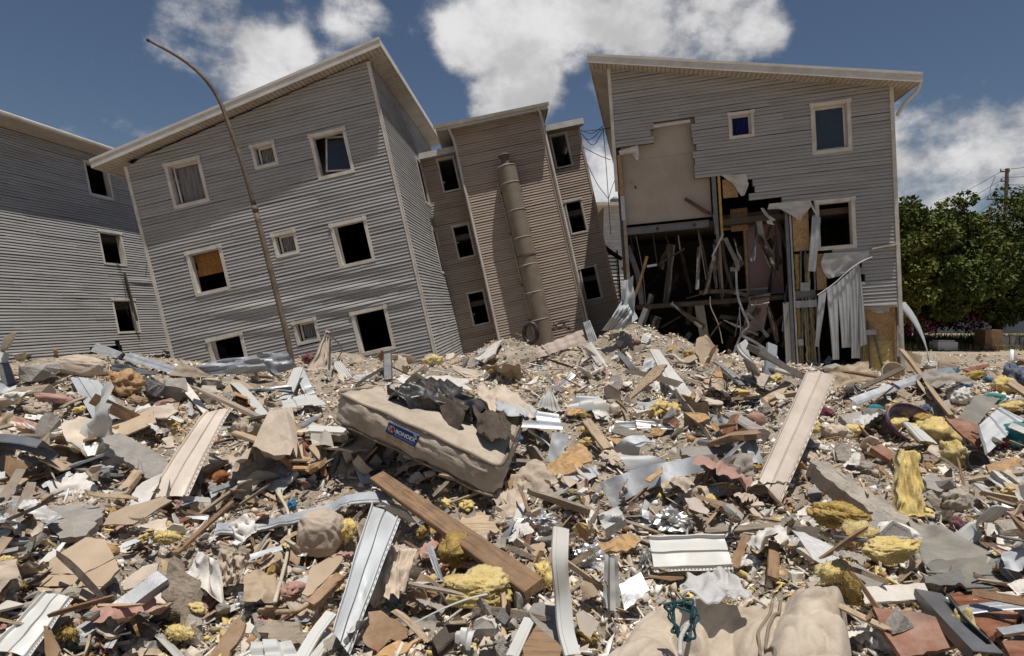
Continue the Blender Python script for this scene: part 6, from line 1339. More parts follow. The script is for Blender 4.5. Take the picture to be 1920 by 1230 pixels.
for k, (lab_, p, rx, ry, m_) in enumerate((('teal cloth twisted beside the leaning grey panel', zt(3, (1690, 520))[0], 26, 13, 'teal_cloth'), ('teal cloth hanging at the picture edge over the pale blue panel', zt(3, (1870, 820))[0], 20, 30, 'teal_cloth'), ('light blue towel on the far slope', zt(3, (1400, 300))[0], 13, 6, 'blue_cloth'),
        ('blue towel ring beside the yellow wool', zt(3, (1480, 400))[0], 13, 10, 'blue_cloth'), ('bright blue cloth near the pink rag', zt(3, (1660, 370))[0], 14, 7, 'blue_cloth'), ('pink rag across the far slope', zt(3, (1800, 340))[0], 28, 8, 'pink_cloth'), ('denim trousers heaped at the picture edge', zt(3, (1875, 410))[0], 14, 22, 'denim'),
        ('white bed sheet bundle in the middle of the far slope', zt(3, (1430, 500))[0], 26, 20, 'white_cloth'), ('white sheet fold behind the bed sheet bundle', zt(3, (1340, 410))[0], 26, 8, 'white_cloth'), ('striped cloth scrap at the far end of the heap', zt(3, (1215, 260))[0], 14, 9, 'white_cloth'), ('grey cloth rag near the black bowl', zt(3, (1860, 530))[0], 18, 8, 'grey_cloth'),
        ('zebra striped cloth beside the narrow reddish board', zt(3, (760, 1040))[0], 30, 14, 'grey_cloth'), ('beige cloth over the grey block beside the tall cream panel', zt(3, (510, 770))[0], 30, 18, 'beige_cloth'), ('white cloth strip below the beige cloth', zt(3, (380, 880))[0], 24, 10, 'white_cloth'), ('dark red rug bundle beside the tall cream panel', zt(3, (440, 620))[0], 20, 13, 'maroon'),
        ('brown twisted cloth behind the rubber mat', zu(3, (1420, 90))[0], 28, 22, 'grey_cloth'), ('grey mauve cloth beside the folded white strip', zu(3, (1350, 200))[0], 26, 12, 'grey_cloth'), ('dark mauve sleeve hanging by the folded white strip', zu(3, (1420, 280))[0], 12, 20, 'maroon'), ('dark red cloth in the hollow behind the rubber mat', zu(3, (1640, 375))[0], 18, 6, 'red_cloth'),
        ('purple cloth at the lower picture edge', zu(3, (530, 1215))[0], 30, 12, 'purple_cloth'), ('small navy cloth on the cracked plasterboard edge', zu(0, (365, 378))[0], 13, 10, 'navy'), ('teal scrap by the cream cable', zu(1, (262, 110))[0], 9, 11, 'blue_cloth'), ('dark navy rag by the tilted concrete slab', zt(0, (660, 820))[0], 16, 7, 'navy'),
        ('blue rag under the scoop', zt(2, (1520, 1110))[0], 10, 8, 'blue_cloth'), ('blue bag scrap by the steel trough', zt(2, (40, 810))[0], 12, 7, 'blue_cloth'), ('red shirt beside the pink cushion', zt(2, (1800, 510))[0], 14, 6, 'red_cloth'), ('navy shirt under the red one', zt(2, (1790, 565))[0], 16, 6, 'navy'),
        ('white rag on the plaster heap', zt(2, (280, 150))[0], 11, 5, 'white_cloth'), ('pink rag at the crest of the plaster heap', zt(2, (930, 80))[0], 10, 5, 'pink_cloth'), ('grey plastic-wrapped cloth on the crest of the plaster heap', zt(2, (770, 30))[0], 14, 8, 'grey_cloth'), ('blue jeans scrap in the purple tub', zt(3, (1170, 600))[0], 18, 12, 'denim'),
        ('small red rag by the conduit', zt(1, (45, 835))[0], 11, 5, 'red_cloth'), ('printed rag under the stuffed bag', zu(1, (260, 760))[0], 24, 18, 'pink_cloth'), ('white crumpled cloth by the galvanised bracket', zt(0, (440, 740))[0], 16, 8, 'white_cloth'))):
    blob('cloth', lab_, 'cloth', p, rx, ry, m_, 'cloth', .8, random.uniform(-.3, .3), group=CL, sub=4)
blob('teal_cap', 'round teal cap on the far slope', 'cap', zt(3, (800, 590))[0], 15, 10, 'teal_cloth', 'pillow', .9, ref='the teal cap')
blob('cushion', 'round pink cushion at the middle of the heap', 'cushion', zt(2, (1825, 665))[0], 17, 13, 'pink_cloth', 'pillow', .9, ref='the pink cushion')
blob('ball', 'cream ball wedged behind the steel trough', 'ball', zt(2, (765, 590))[0], 11, 11, 'cream', 'pillow', 1.0)
drape('plastic_bag', 'clear crumpled plastic bag lying on the folded mattress', 'plastic bag', [(1285, 1075), (1350, 1062), (1398, 1105), (1282, 1115)], 'plastic_film', .02, n=30, P4=[at(1285, 1064, 2.45), at(1366, 1058, 2.45), at(1406, 1106, 2.14), at(1278, 1116, 2.1)], freq=3.4, edge=.18, ref='the clear plastic bag')
blob('plastic_bag', 'black plastic bag beside the reddish board and yellow wool', 'plastic bag', zt(3, (1430, 800))[0], 28, 24, 'black', 'cloth', .7, .4, ref='the black bag')
blob('white_sack', 'white woven sack with dark lettering on the yellow wool', 'sack', zu(3, (985, 370))[0], 42, 26, 'white_cloth', 'bag', .8, .25, ref='the white sack')
def sack_text():
    cu = bpy.data.curves.new('t', 'FONT'); cu.body = 'SA MICRENDAS'; ob = bpy.data.objects.new('t', cu); C.objects.link(ob); bpy.context.view_layer.update()
    me = bpy.data.meshes.new_from_object(ob.evaluated_get(bpy.context.evaluated_depsgraph_get())); bpy.data.objects.remove(ob)
    xs = [q.co.x for q in me.vertices]; x0, x1 = min(xs), max(xs)
    A_, Bm, C_ = (1655, 1006), (1676, 986), (1702, 1000); sk = [o for o in bpy.data.objects if o.name.startswith('white_sack')][0]
    dist = (sk.location.y - .17)
    for q in me.vertices:
        t = (q.co.x - x0) / (x1 - x0); a, b, u = (A_, Bm, t * 2) if t < .5 else (Bm, C_, t * 2 - 1)
        p = at(a[0] + (b[0] - a[0]) * u, a[1] + (b[1] - a[1]) * u - q.co.y * 7 , dist); q.co = p - sk.location
    me.name = 'lettering'; o = place('lettering', me, M['black'], sk)
    # the folded flap that carries the print
    v = [at(x, y, dist + .012) - sk.location for x, y in ((1648, 1012), (1650, 998), (1674, 976), (1706, 992), (1712, 1008), (1680, 1004), (1660, 1016))]
    w = [q + Vector((0, .01, 0)) for q in v]; n = len(v)
    make('sack_flap', v + w, [tuple(range(n)), tuple(range(n, 2 * n))[::-1]] + [(i, (i + 1) % n, n + (i + 1) % n, n + i) for i in range(n)], M['white_cloth'], sk)
sack_text()
# purple tub
def tub():
    c = G(*zt(3, (1085, 780))[0]) + Vector((0, .12, .03)); root = empty('plastic_tub', c); root.scale = (.78, .78, .78); tag(root, 'purple plastic tub tipped over with yellow wool in it', 'tub'); REFS.append((*c, 'the purple tub'))
    root.rotation_euler = (rad(52), rad(14), 0)
    M['tub'] = mat('purple_plastic', (.085, .05, .085), .45, var=.12, scale=4, dirt=DUST, dirt_amt=.45, dirt_scale=6)
    v, f = [], []; n = 36; prof = [(.30, .16), (.285, .16), (.24, -.10), (.0, -.11), (.0, -.125), (.255, -.115), (.30, .13), (.325, .14), (.325, .165)]
    for (r, z) in prof:
        for k in range(n): t = 2 * math.pi * k / n; v.append((r * math.cos(t) * 1.1, r * math.sin(t) * .85, z))
    m_ = len(prof)
    for i in range(m_):
        for k in range(n): i2 = (i + 1) % m_; k2 = (k + 1) % n; f.append((i * n + k, i * n + k2, i2 * n + k2, i2 * n + k))
    make('basin', v, f, M['tub'], root, True)
    q = MB().tube([(.312 * math.cos(t * math.pi / 24) * 1.1, .312 * math.sin(t * math.pi / 24) * .85, .168) for t in range(49)], .014, 6, False); q.build('rim', M['tub'], root, True)
tub(); MASK.append(zt(3, (890, 560), (1270, 560), (1270, 800), (1000, 860), (890, 820)))
def bowl(name, label, cat, px, r, m_, rot, ref=None):
    k = pxm(*px); c = G(*px) + Vector((0, 0, r * k * .5)); root = empty(name, c, rot); tag(root, label, cat)
    v, f = [], []; n = 28; R_ = r * k; prof = [(1, .35), (.96, .36), (.9, .1), (.6, -.2), (.0, -.28), (.0, -.32), (.65, -.25), (.96, .08)]
    for (a, z) in prof:
        for i in range(n): t = 2 * math.pi * i / n; v.append((a * R_ * math.cos(t), a * R_ * math.sin(t), z * R_))
    for j in range(len(prof)):
        for i in range(n): j2 = (j + 1) % len(prof); i2 = (i + 1) % n; f.append((j * n + i, j * n + i2, j2 * n + i2, j2 * n + i))
    make('bowl_body', v, f, M[m_], root, True)
    MB().tube([(R_ * .99 * math.cos(t * math.pi / 16), R_ * .99 * math.sin(t * math.pi / 16), .36 * R_) for t in range(33)], R_ * .05, 6, False).build('rim', M[m_], root, True)
    if ref: REFS.append((*c, ref))
    MASK.append([(px[0] - r, px[1] - r), (px[0] + r, px[1] - r), (px[0] + r, px[1] + r), (px[0] - r, px[1] + r)])
bowl('plastic_bowl', 'black plastic bowl lying on its side near the orange board', 'bowl', (1828, 880), 23, 'black', (rad(65), rad(20), 0), 'the black bowl')
bowl('plastic_basin', 'beige shallow basin half buried on the far slope', 'basin', (1672, 710), 20, 'beige_cloth', (rad(70), rad(-30), 0), 'the beige basin')
# rubber mat
panel('rubber_mat', 'large grey rubber mat sagging down the slope at the picture edge', 'mat', zu(3, (1040, 205), (1130, 205), (1930, 620), (1180, 600)), 'rubber', 'flat', tilt='n', dents=.02, ref='the rubber mat', th=.012, nv=20, smooth=True)
panel('rubber_mat', 'lower fold of the grey rubber mat beside the rear laminate board', 'mat', zu(3, (1180, 570), (1500, 430), (1925, 640), (1480, 745)), 'rubber', 'flat', tilt='n', dents=.02, th=.012, nv=20, smooth=True)
wire('pipe', 'dark iron pipe lying in the yellow wool', 'pipe', zu(3, (480, 345), (620, 360, .01), (762, 376)), .011, 'steel_dark', .12, ref='the dark pipe', sides=10)
wire('pipe', 'grey pipe lying beside the cement strip', 'pipe', zt(2, (1395, 832), (1640, 850)), .028, 'steel', .08, sides=10)
wire('pipe', 'short grey pipe across the shiny gutter end', 'pipe', zt(2, (1420, 655), (1490, 640), (1570, 690)), .03, 'steel', .09, sides=10)
wire('pipe_elbow', 'galvanised pipe elbow beside the tan timber block', 'pipe', zt(0, (715, 840, .1), (690, 900, .05), (712, 990), (795, 1055)), .035, 'foil', .06, sides=10)
wire('pipe', 'white plastic pipe before the torn open block', 'pipe', [(1453, 693, .05), (1500, 706)], .035, 'tin_white', .1, sides=10)
CA = 'loose cables and hoses'
wire('cable', 'cream conduit hose running to the labelled mattress', 'cable', zt(1, (-200, 860), (-60, 810), (180, 798), (420, 790), (640, 735)), .014, 'cable', .08, group=CA)
wire('cable', 'cream cable dropping from the curved flashing', 'cable', zu(1, (150, 0), (240, 170), (235, 450), (140, 830)), .011, 'cable', .07, group=CA)
wire('cable', 'flat brown cable curving under the bent grey panel', 'cable', zu(1, (150, 905), (330, 880), (480, 740), (640, 560)), .012, 'wood_pale', .06, group=CA)
wire('cable', 'cream hose loop beside the orange fibre tuft', 'cable', zt(0, (1905, 800), (1800, 880, .06), (1740, 1000, .02), (1800, 1120), (1905, 1180)), .018, 'cable', .06, group=CA)
wire('cable', 'second cream hose loop inside the first', 'cable', zt(0, (1960, 840), (1850, 930, .06), (1800, 1030), (1900, 1110), (1980, 1080)), .014, 'cable', .07, group=CA)
wire('cable', 'thin hose arching at the picture edge by the salmon cloth', 'cable', zt(0, (-40, 790), (120, 800, .05), (280, 870), (400, 900), (460, 850)), .015, 'cable', .05, group=CA)
wire('cable', 'cream wire looping over the cardboard flap', 'cable', zt(0, (250, 980), (380, 930, .05), (455, 870, .03), (400, 850), (330, 850)), .010, 'cable', .06, group=CA)
wire('cable', 'grey hose curl on the slope behind the plaster heap', 'cable', [(1246, 668), (1262, 666, .1), (1275, 676, .03), (1290, 682)], .03, 'cable', .08, group=CA)
wire('cable', 'thin coloured wire on the square white cladding piece', 'cable', zu(2, (1430, 310), (1425, 420), (1480, 480), (1540, 560)), .003, 'rust', .06, group=CA)
wire('cable', 'thin dark wire curling above the square white cladding piece', 'cable', zu(2, (1330, 320), (1440, 310, .02), (1500, 400), (1570, 420)), .003, 'black_cable', .06, group=CA)
wire('cable', 'white cable hanging beside the appliance door', 'cable', zt(1, (215, 830), (165, 920), (175, 1050), (185, 1130)), .009, 'cable', .08, group=CA)
wire('cable', 'beige flexible duct at the cable loops', 'cable', zt(1, (100, 1100), (160, 1180), (190, 1260)), .022, 'cable', .05, group=CA)
# teal rope coil
def rope():
    c = at(1275, 1150, 1.98); rng = random.Random(4); pts = []
    M['rope'] = mat('teal_rope', (.008, .06, .075), .8, var=.3, scale=60, dirt=(.2, .25, .22), dirt_amt=.3, dirt_scale=40)
    for k in range(46):
        t = k * .62; r = .052 + .016 * math.sin(k * 1.9) + .012 * math.sin(k * .37); pts.append(c + Vector((.012 * math.sin(k * .9) + r * .72 * math.cos(t) + rng.uniform(-.02, .02), -.03 + .02 * math.sin(t) + rng.uniform(-.008, .008), r * 1.0 * math.sin(t) + rng.uniform(-.012, .012))))
    q = MB().tube(spline(pts, 5), .0048, 6); o = world_mesh('rope', q.v, q.f, M['rope'], True); tag(o, 'coil of teal rope lying on the folded mattress', 'rope'); REFS.append((*c, 'the teal rope'))
rope()
wire('ribbon', 'torn grey plastic ribbon trailing below the teal rope', 'plastic', zu(2, (1350, 800, .1), (1345, 930, .1), (1260, 1080, .1), (1250, 1220, .1)), .008, 'plastic_film', .24)
# black wire tangle and wire mesh
def tangle(label, px, r, m_, n, rad_):
    c = G(*px, .1); k = pxm(*px) * r; rng = random.Random(hash_(label)); pts = [c + Vector((rng.gauss(0, .5), rng.gauss(0, .4), rng.gauss(0, .45))) * k for _ in range(n)]
    q = MB().tube(spline(pts, 6), rad_, 4); o = world_mesh('wire_tangle', q.v, q.f, M[m_], True); tag(o, label, 'wire')
tangle('black wire tangle on the slope beside the white rag', zt(2, (1500, 490))[0], 34, 'black_cable', 90, .006)
tangle('thin dark wire tangle beside the white upright flashing', zu(2, (430, 480))[0], 16, 'black_cable', 60, .003)
# ------------------------------------------------------------------ loose pieces lying over the heap
def to_px(p):
    cp, sp_ = math.cos(PITCH), math.sin(PITCH); q = Vector(p) - Vector((0, 0, EYE)); Y = cp * q.y - sp_ * q.z; Z = sp_ * q.y + cp * q.z
    return (PX0 + FPX * q.x / Y, PY0 - FPX * Z / Y)
def inside(poly, x, y):
    c = False; n = len(poly)
    for i in range(n):
        x0, y0 = poly[i][:2]; x1, y1 = poly[i - 1][:2]
        if (y0 > y) != (y1 > y) and x < (x1 - x0) * (y - y0) / (y1 - y0) + x0: c = not c
    return c
BB = [(min(p[0] for p in m), max(p[0] for p in m), min(p[1] for p in m), max(p[1] for p in m), m) for m in MASK]
def hidden(px, py, grow=4):
    for a, b, c, d, m in BB:
        if a - grow <= px <= b + grow and c - grow <= py <= d + grow and (inside(m, px, py) or inside(m, px, py + grow)): return True
    return False
rng = random.Random(99)
def proto_plate(w, l, t, rag, n=7):
    a0 = rng.uniform(0, 6); P = []
    for k in range(n):
        t_ = a0 + 2 * math.pi * (k + rng.uniform(-.3, .3)) / n; r = rng.uniform(.7, 1.1); P.append(Vector((w / 2 * r * math.cos(t_), l / 2 * r * math.sin(t_), 0)))
    P = densify(P, 3, rag, rng); k = len(P); b = rng.uniform(-.6, .6)
    dz = lambda p: b * p.x * p.x / max(w, .01) + .15 * t * rng.gauss(0, 1)
    v = [p + Vector((0, 0, dz(p))) for p in P] + [Vector((p.x * .97, p.y * .97, p.z - t + dz(p))) for p in P]
    f = [tuple(range(k)), tuple(range(k, 2 * k))[::-1]] + [(i, k + i, k + (i + 1) % k, (i + 1) % k) for i in range(k)]
    me = bpy.data.meshes.new('plate'); me.from_pydata([tuple(q) for q in v], [], f); me.update(); return me
def proto_stick(w, l, t, split):
    v, f = [], []; n = 5; bw = rng.uniform(-.04, .04)
    for i in range(n + 1):
        x = l * (i / n - .5); s = 1 - .5 * rng.random() * (i in (0, n))
        for (a, b) in ((-.5, -.5), (.5, -.5), (.5, .5), (-.5, .5)): v.append((x + (rng.uniform(-split, split) if i in (0, n) else 0), a * w * s + bw * math.sin(i) * .2, b * t * s + bw * math.cos(i * .6)))
    for i in range(n):
        for k in range(4): k2 = (k + 1) % 4; f.append((i * 4 + k, i * 4 + 4 + k, i * 4 + 4 + k2, i * 4 + k2))
    f += [(0, 1, 2, 3), tuple(n * 4 + k for k in range(4))[::-1]]
    me = bpy.data.meshes.new('stick'); me.from_pydata(v, [], f); me.update(); return me
def proto_strip(w, l, prof):
    v, f = [], []; n = 12; c1, c2 = rng.uniform(-1, 1), rng.uniform(-.8, .8); tw = rng.uniform(-.8, .8)
    pr = {'ch': [(-.5, -.35), (-.5, 0), (.5, 0), (.5, -.35)], 'fl': [(-.5, 0), (-.15, .06), (.2, .02), (.5, 0)], 'si': [(-.5, -.05), (-.46, .07), (-.05, .04), (0, 0), (.05, .06), (.42, .05), (.5, 0)]}[prof]
    for i in range(n + 1):
        t = i / n - .5; x = l * t; z = l * .22 * (c1 * t * t + c2 * t ** 3 * 2); a = tw * t * 1.3
        for (u, h) in pr: uu, hh = u * math.cos(a) - h * math.sin(a), u * math.sin(a) + h * math.cos(a); v.append((x, uu * w, z + hh * w))
    k = len(pr); h = len(v); v += [(a, b, c - .003) for a, b, c in v]
    for i in range(n):
        for j in range(k - 1): a = i * k + j; f.append((a, a + k, a + k + 1, a + 1)); f.append((h + a, h + a + 1, h + a + k + 1, h + a + k))
    me = bpy.data.meshes.new('strip'); me.from_pydata(v, [], f); me.update(); return me
def proto_soft(w, kind):
    V, F_ = ico(4); sd = rng.uniform(0, 99); v = []; fl = rng.uniform(.4, .7)
    for p in V:
        if kind == 'wool': r = 1 + .5 * mnoise.noise(p * 1.7 + Vector((sd, 0, 0))) + .15 * mnoise.noise(p * 4.5 + Vector((0, sd, 0))) - .3 * abs(mnoise.noise(Vector((p.x * 2.5, p.y * 2.5, p.z * 6)))) + .08 * mnoise.noise(p * 14)
        else: r = 1 + .4 * mnoise.noise(p * 1.5 + Vector((sd, 0, 0))) - .7 * abs(mnoise.noise(p * 3.4 + Vector((sd, 5, 2))))
        v.append((p.x * r * w / 2, p.y * r * w / 2, p.z * r * w / 2 * fl))
    me = bpy.data.meshes.new('soft'); me.from_pydata(v, [], F_); me.update(); me.polygons.foreach_set('use_smooth', [True] * len(me.polygons)); return me
def proto_cloth(w, k=1.):
    n = 13; sd = rng.uniform(0, 99); v, f = [], []; asp = rng.uniform(.5, .9)
    for j in range(n + 1):
        for i in range(n + 1):
            u, s = i / n - .5, j / n - .5
            uu = u + .11 * mnoise.noise((u * 3, s * 3, sd)); s2 = s + .11 * mnoise.noise((u * 3 + 7, s * 3, sd))
            h_ = .16 * k * (1 - 2 * abs(mnoise.noise((u * 4 + sd, s * 2, 1)))) + .10 * k * mnoise.noise((u * 7, s * 6, sd)) - .25 * k * (u * u + s * s)
            v.append((uu * w, s2 * w * asp, h_ * w))
    for j in range(n):
        for i in range(n): a = j * (n + 1) + i; f.append((a, a + 1, a + n + 2, a + n + 1))
    me = bpy.data.meshes.new('cloth'); me.from_pydata(v, [], f); me.update(); me.polygons.foreach_set('use_smooth', [True] * len(me.polygons)); return me
# kind: (object name, category, noun, [(material, colour word)], prototypes, how many, tilt, lift, group)
KINDS = [
    ('plaster_shard', 'plaster', 'plaster shard', [('plaster', 'beige'), ('plaster_white', 'white'), ('card', 'tan'), ('cream', 'cream')], [proto_plate(.22, .15, .013, .006, rng.choice((4, 5, 6))) for _ in range(10)], 300, .6, .04, 'loose plaster shards'),
    ('concrete_lump', 'concrete', 'concrete lump', [('concrete', 'grey'), ('mortar', 'sandy'), ('concrete_dark', 'dark grey')], [hull_rock(rng, .085, .06, .045, 11) for _ in range(9)], 130, .7, .03, 'loose concrete lumps'),
    ('wood_splinter', 'wood', 'wood splinter', [('wood_pale', 'pale'), ('wood', 'brown'), ('wood_grey', 'grey'), ('wood_dark', 'dark')], [proto_stick(.034, .36, .013, .03) for _ in range(8)], 290, .35, .03, 'loose wood splinters'),
    ('board_offcut', 'board', 'board offcut', [('osb', 'orange'), ('brown_card', 'brown'), ('laminate', 'reddish'), ('wood_grey', 'greyish')], [proto_plate(.25, .13, .014, .007, rng.choice((4, 5))) for _ in range(8)], 260, .65, .05, 'loose board offcuts'),
    ('metal_scrap', 'metal strip', 'metal scrap', [('steel', 'grey'), ('steel_light', 'pale grey'), ('tin_white', 'white'), ('steel_dark', 'dark')], [proto_strip(.08, .42, p) for p in ('ch', 'fl', 'si', 'fl', 'ch', 'si')], 220, .45, .05, 'loose metal scraps'),
    ('wool_tuft', 'glass wool', 'wool tuft', [('insul', 'yellow'), ('insul_dark', 'ochre')], [proto_soft(.13, 'wool') for _ in range(5)], 70, .5, .02, 'loose wool tufts'),
    ('rag', 'cloth', 'rag', [('beige_cloth', 'beige'), ('grey_cloth', 'grey'), ('white_cloth', 'white'), ('pink_cloth', 'pink'), ('blue_cloth', 'blue'), ('denim', 'denim'), ('maroon', 'maroon'), ('teal_cloth', 'teal')], [proto_cloth(.22) for _ in range(8)], 140, .5, .03, 'loose rags'),
    ('paper_scrap', 'paper', 'paper scrap', [('white_cloth', 'white'), ('card', 'tan'), ('foil', 'silver')], [proto_cloth(.12, .5) for _ in range(6)], 160, .6, .03, 'loose paper scraps'),
    ('plasterboard_fragment', 'plasterboard', 'plasterboard fragment', [('plaster', 'beige'), ('plaster_white', 'white'), ('card', 'tan'), ('cream', 'cream')], [proto_plate(.46, .32, .014, .008, rng.choice((5, 6, 7))) for _ in range(8)], 75, .45, .06, 'large plasterboard fragments'),
    ('crumpled_sheet', 'sheet metal', 'crumpled sheet', [('card', 'tan'), ('tin_white', 'white'), ('steel_light', 'pale grey'), ('white_cloth', 'off-white')], [proto_cloth(.46, .75) for _ in range(8)], 75, .5, .07, 'crumpled sheets'),
    ('broken_plank', 'plank', 'broken plank', [('wood_pale', 'pale'), ('wood', 'brown'), ('wood_grey', 'grey'), ('wood_dark', 'dark')], [proto_stick(.085, .95, .022, .04) for _ in range(6)], 60, .12, .06, 'broken planks'),
    ('metal_stud', 'steel beam', 'metal stud', [('steel', 'grey'), ('steel_light', 'pale grey'), ('tin_white', 'white')], [proto_strip(.075, 1.05, p) for p in ('ch', 'ch', 'si', 'fl', 'ch')], 60, .35, .08, 'bent metal studs'),
    ('cloth_bundle', 'cloth', 'cloth bundle', [('beige_cloth', 'beige'), ('grey_cloth', 'grey'), ('white_cloth', 'white'), ('pink_cloth', 'pink')], [proto_cloth(.42, 1.1) for _ in range(6)], 40, .4, .06, 'cloth bundles'),
]
MESHES = {}
BIG = {'plasterboard_fragment': .13, 'crumpled_sheet': .13, 'broken_plank': .22, 'metal_stud': .22, 'cloth_bundle': .13, 'board_offcut': .06, 'plaster_shard': .05, 'metal_scrap': .08}
LOOSE = []
for (name, cat, noun, mats, protos, count, tilt, lift, group) in KINDS:
    done = tries = 0; count = int(count * 1.1)
    while done < count and tries < count * 60:
        tries += 1
        py = 628 + (1225 - 628) * rng.random() ** .72; px = rng.uniform(-110, 2050)
        if hidden(px, py, 5 if py < 800 else 12): continue
        p = G(px, py)
        if p.y > 5.5 and name == 'cloth_bundle': continue
        if p.y > 8.5 and name in ('broken_plank', 'metal_stud', 'cloth_bundle', 'crumpled_sheet'): continue
        if name in BIG:
            rr_ = BIG[name] * FPX / p.y
            if any(hidden(px + a * rr_, py + b * rr_ * .45, 4) for a, b in ((1, 0), (-1, 0), (0, 1), (0, -1), (.6, .6), (-.6, .6))): continue
        if p.y > 22 or p.z < .06: continue
        wts = [4] + [2] * 2 + [1] * 6
        if name == 'rag': mi = (rng.choice(range(4)) if px < 1500 or py > 900 else rng.choice(range(8)))
        else: mi = rng.choices(range(len(mats)), wts[:len(mats)])[0]
        pi = rng.randrange(len(protos)); key = (name, pi, mi)
        if key not in MESHES:
            me = protos[pi].copy(); me.materials.clear(); me.materials.append(M[mats[mi][0]]); me.name = name; MESHES[key] = me
        o = bpy.data.objects.new(name, MESHES[key]); C.objects.link(o)
        sc = math.exp(rng.gauss(-.30, .45)) * (1 + .055 * p.y) * (.9 if p.y > 4 else .8); sc = min(sc, 2.3)
        if p.y < 4.5: sc = min(sc, .62 if name in ('metal_scrap', 'metal_stud', 'crumpled_sheet') else .8)
        if name == 'crumpled_sheet': sc *= .75
        elif name == 'metal_scrap': sc *= .8
        e = .15; nrm = Vector((H(p.x - e, p.y) - H(p.x + e, p.y), H(p.x, p.y - e) - H(p.x, p.y + e), 2 * e)).normalized()
        q = nrm.to_track_quat('Z', 'Y').to_matrix().to_4x4()
        R_ = q @ Euler((rng.gauss(-.15, tilt), rng.gauss(0, tilt), rng.uniform(0, 6.28))).to_matrix().to_4x4()
        if name in ('wood_splinter', 'broken_plank'): R_ = q @ Matrix.Rotation(rng.uniform(0, 6.28), 4, 'Z') @ Euler((rng.uniform(0, 3), rng.gauss(0, .3), 0)).to_matrix().to_4x4()
        o.matrix_world = Matrix.Translation(Vector((p.x, p.y, HF(p.x, p.y) * .5 + p.z * .5)) + Vector((0, 0, lift * sc + min(.14, rng.expovariate(18))))) @ R_ @ Matrix.Diagonal((sc * rng.uniform(.75, 1.3), sc * rng.uniform(.8, 1.2), sc, 1))
        LOOSE.append((o, name, cat, noun, mats[mi][1], sc, p.copy(), group, (px, py))); done += 1
SEEN_L = {}
for (o, name, cat, noun, colr, sc, p, group, px) in LOOSE:
    cand = sorted(REFS, key=lambda r: (r[0] - p.x) ** 2 + (r[1] - p.y) ** 2)[:4]; size = 'small' if sc < .7 else 'large' if sc > 1.15 else 'medium'
    lab_ = None
    def rel(r):
        dx, dy = p.x - r[0], p.y - r[1]; d = math.hypot(dx, dy)
        if d < .12: return 'close against'
        if abs(dy) > abs(dx): return ('just behind' if d < .45 else 'well behind' if d > 1.2 else 'behind') if dy > 0 else ('just in front of' if d < .45 else 'well in front of' if d > 1.2 else 'in front of')
        return ('towards the picture\'s eastern side of' if False else ('just beside' if d < .45 else 'far beside' if d > 1.2 else 'beside'))
    adj = {'plaster shard': ['flat', 'cracked', 'chipped', 'tilted', 'angular'], 'concrete lump': ['rough', 'angular', 'broken', 'rounded', 'dusty'], 'wood splinter': ['thin', 'broken', 'split', 'short', 'slanting'], 'board offcut': ['broken', 'torn', 'flat', 'tilted', 'jagged'], 'metal scrap': ['bent', 'twisted', 'curved', 'folded', 'dented'], 'wool tuft': ['fluffy', 'ragged', 'matted', 'torn', 'loose'], 'plasterboard fragment': ['flat', 'cracked', 'tilted', 'angular', 'chipped'], 'crumpled sheet': ['bent', 'torn', 'dented', 'folded', 'curled'], 'broken plank': ['long', 'split', 'slanting', 'dusty', 'short'], 'metal stud': ['bent', 'twisted', 'long', 'dented', 'slanting'], 'cloth bundle': ['crumpled', 'folded', 'dusty', 'bunched', 'flat'], 'rag': ['crumpled', 'twisted', 'bunched', 'dusty', 'folded'], 'paper scrap': ['creased', 'flat', 'torn', 'curled', 'crumpled']}[noun]
    opts = []
    for i, r in enumerate(cand): opts.append('%s %s %s %s %s' % (size, colr, noun, rel(r), r[3]))
    for i, r in enumerate(cand): opts.append('%s %s %s lying between %s and %s' % (size, colr, noun, r[3], cand[(i + 1) % 4][3]))
    for l in opts:
        if l not in SEEN_L: lab_ = l; break
    if lab_ is None:
        for a in adj:
            for l in opts:
                l2 = l.replace(noun, noun, 1).replace('%s %s %s' % (size, colr, noun), '%s %s %s %s' % (size, a, colr, noun), 1)
                if l2 not in SEEN_L and len(l2.split()) <= 16: lab_ = l2; break
            if lab_: break
    lab_ = lab_ or opts[0]
    SEEN_L[lab_] = 1; tag(o, lab_, cat, group)

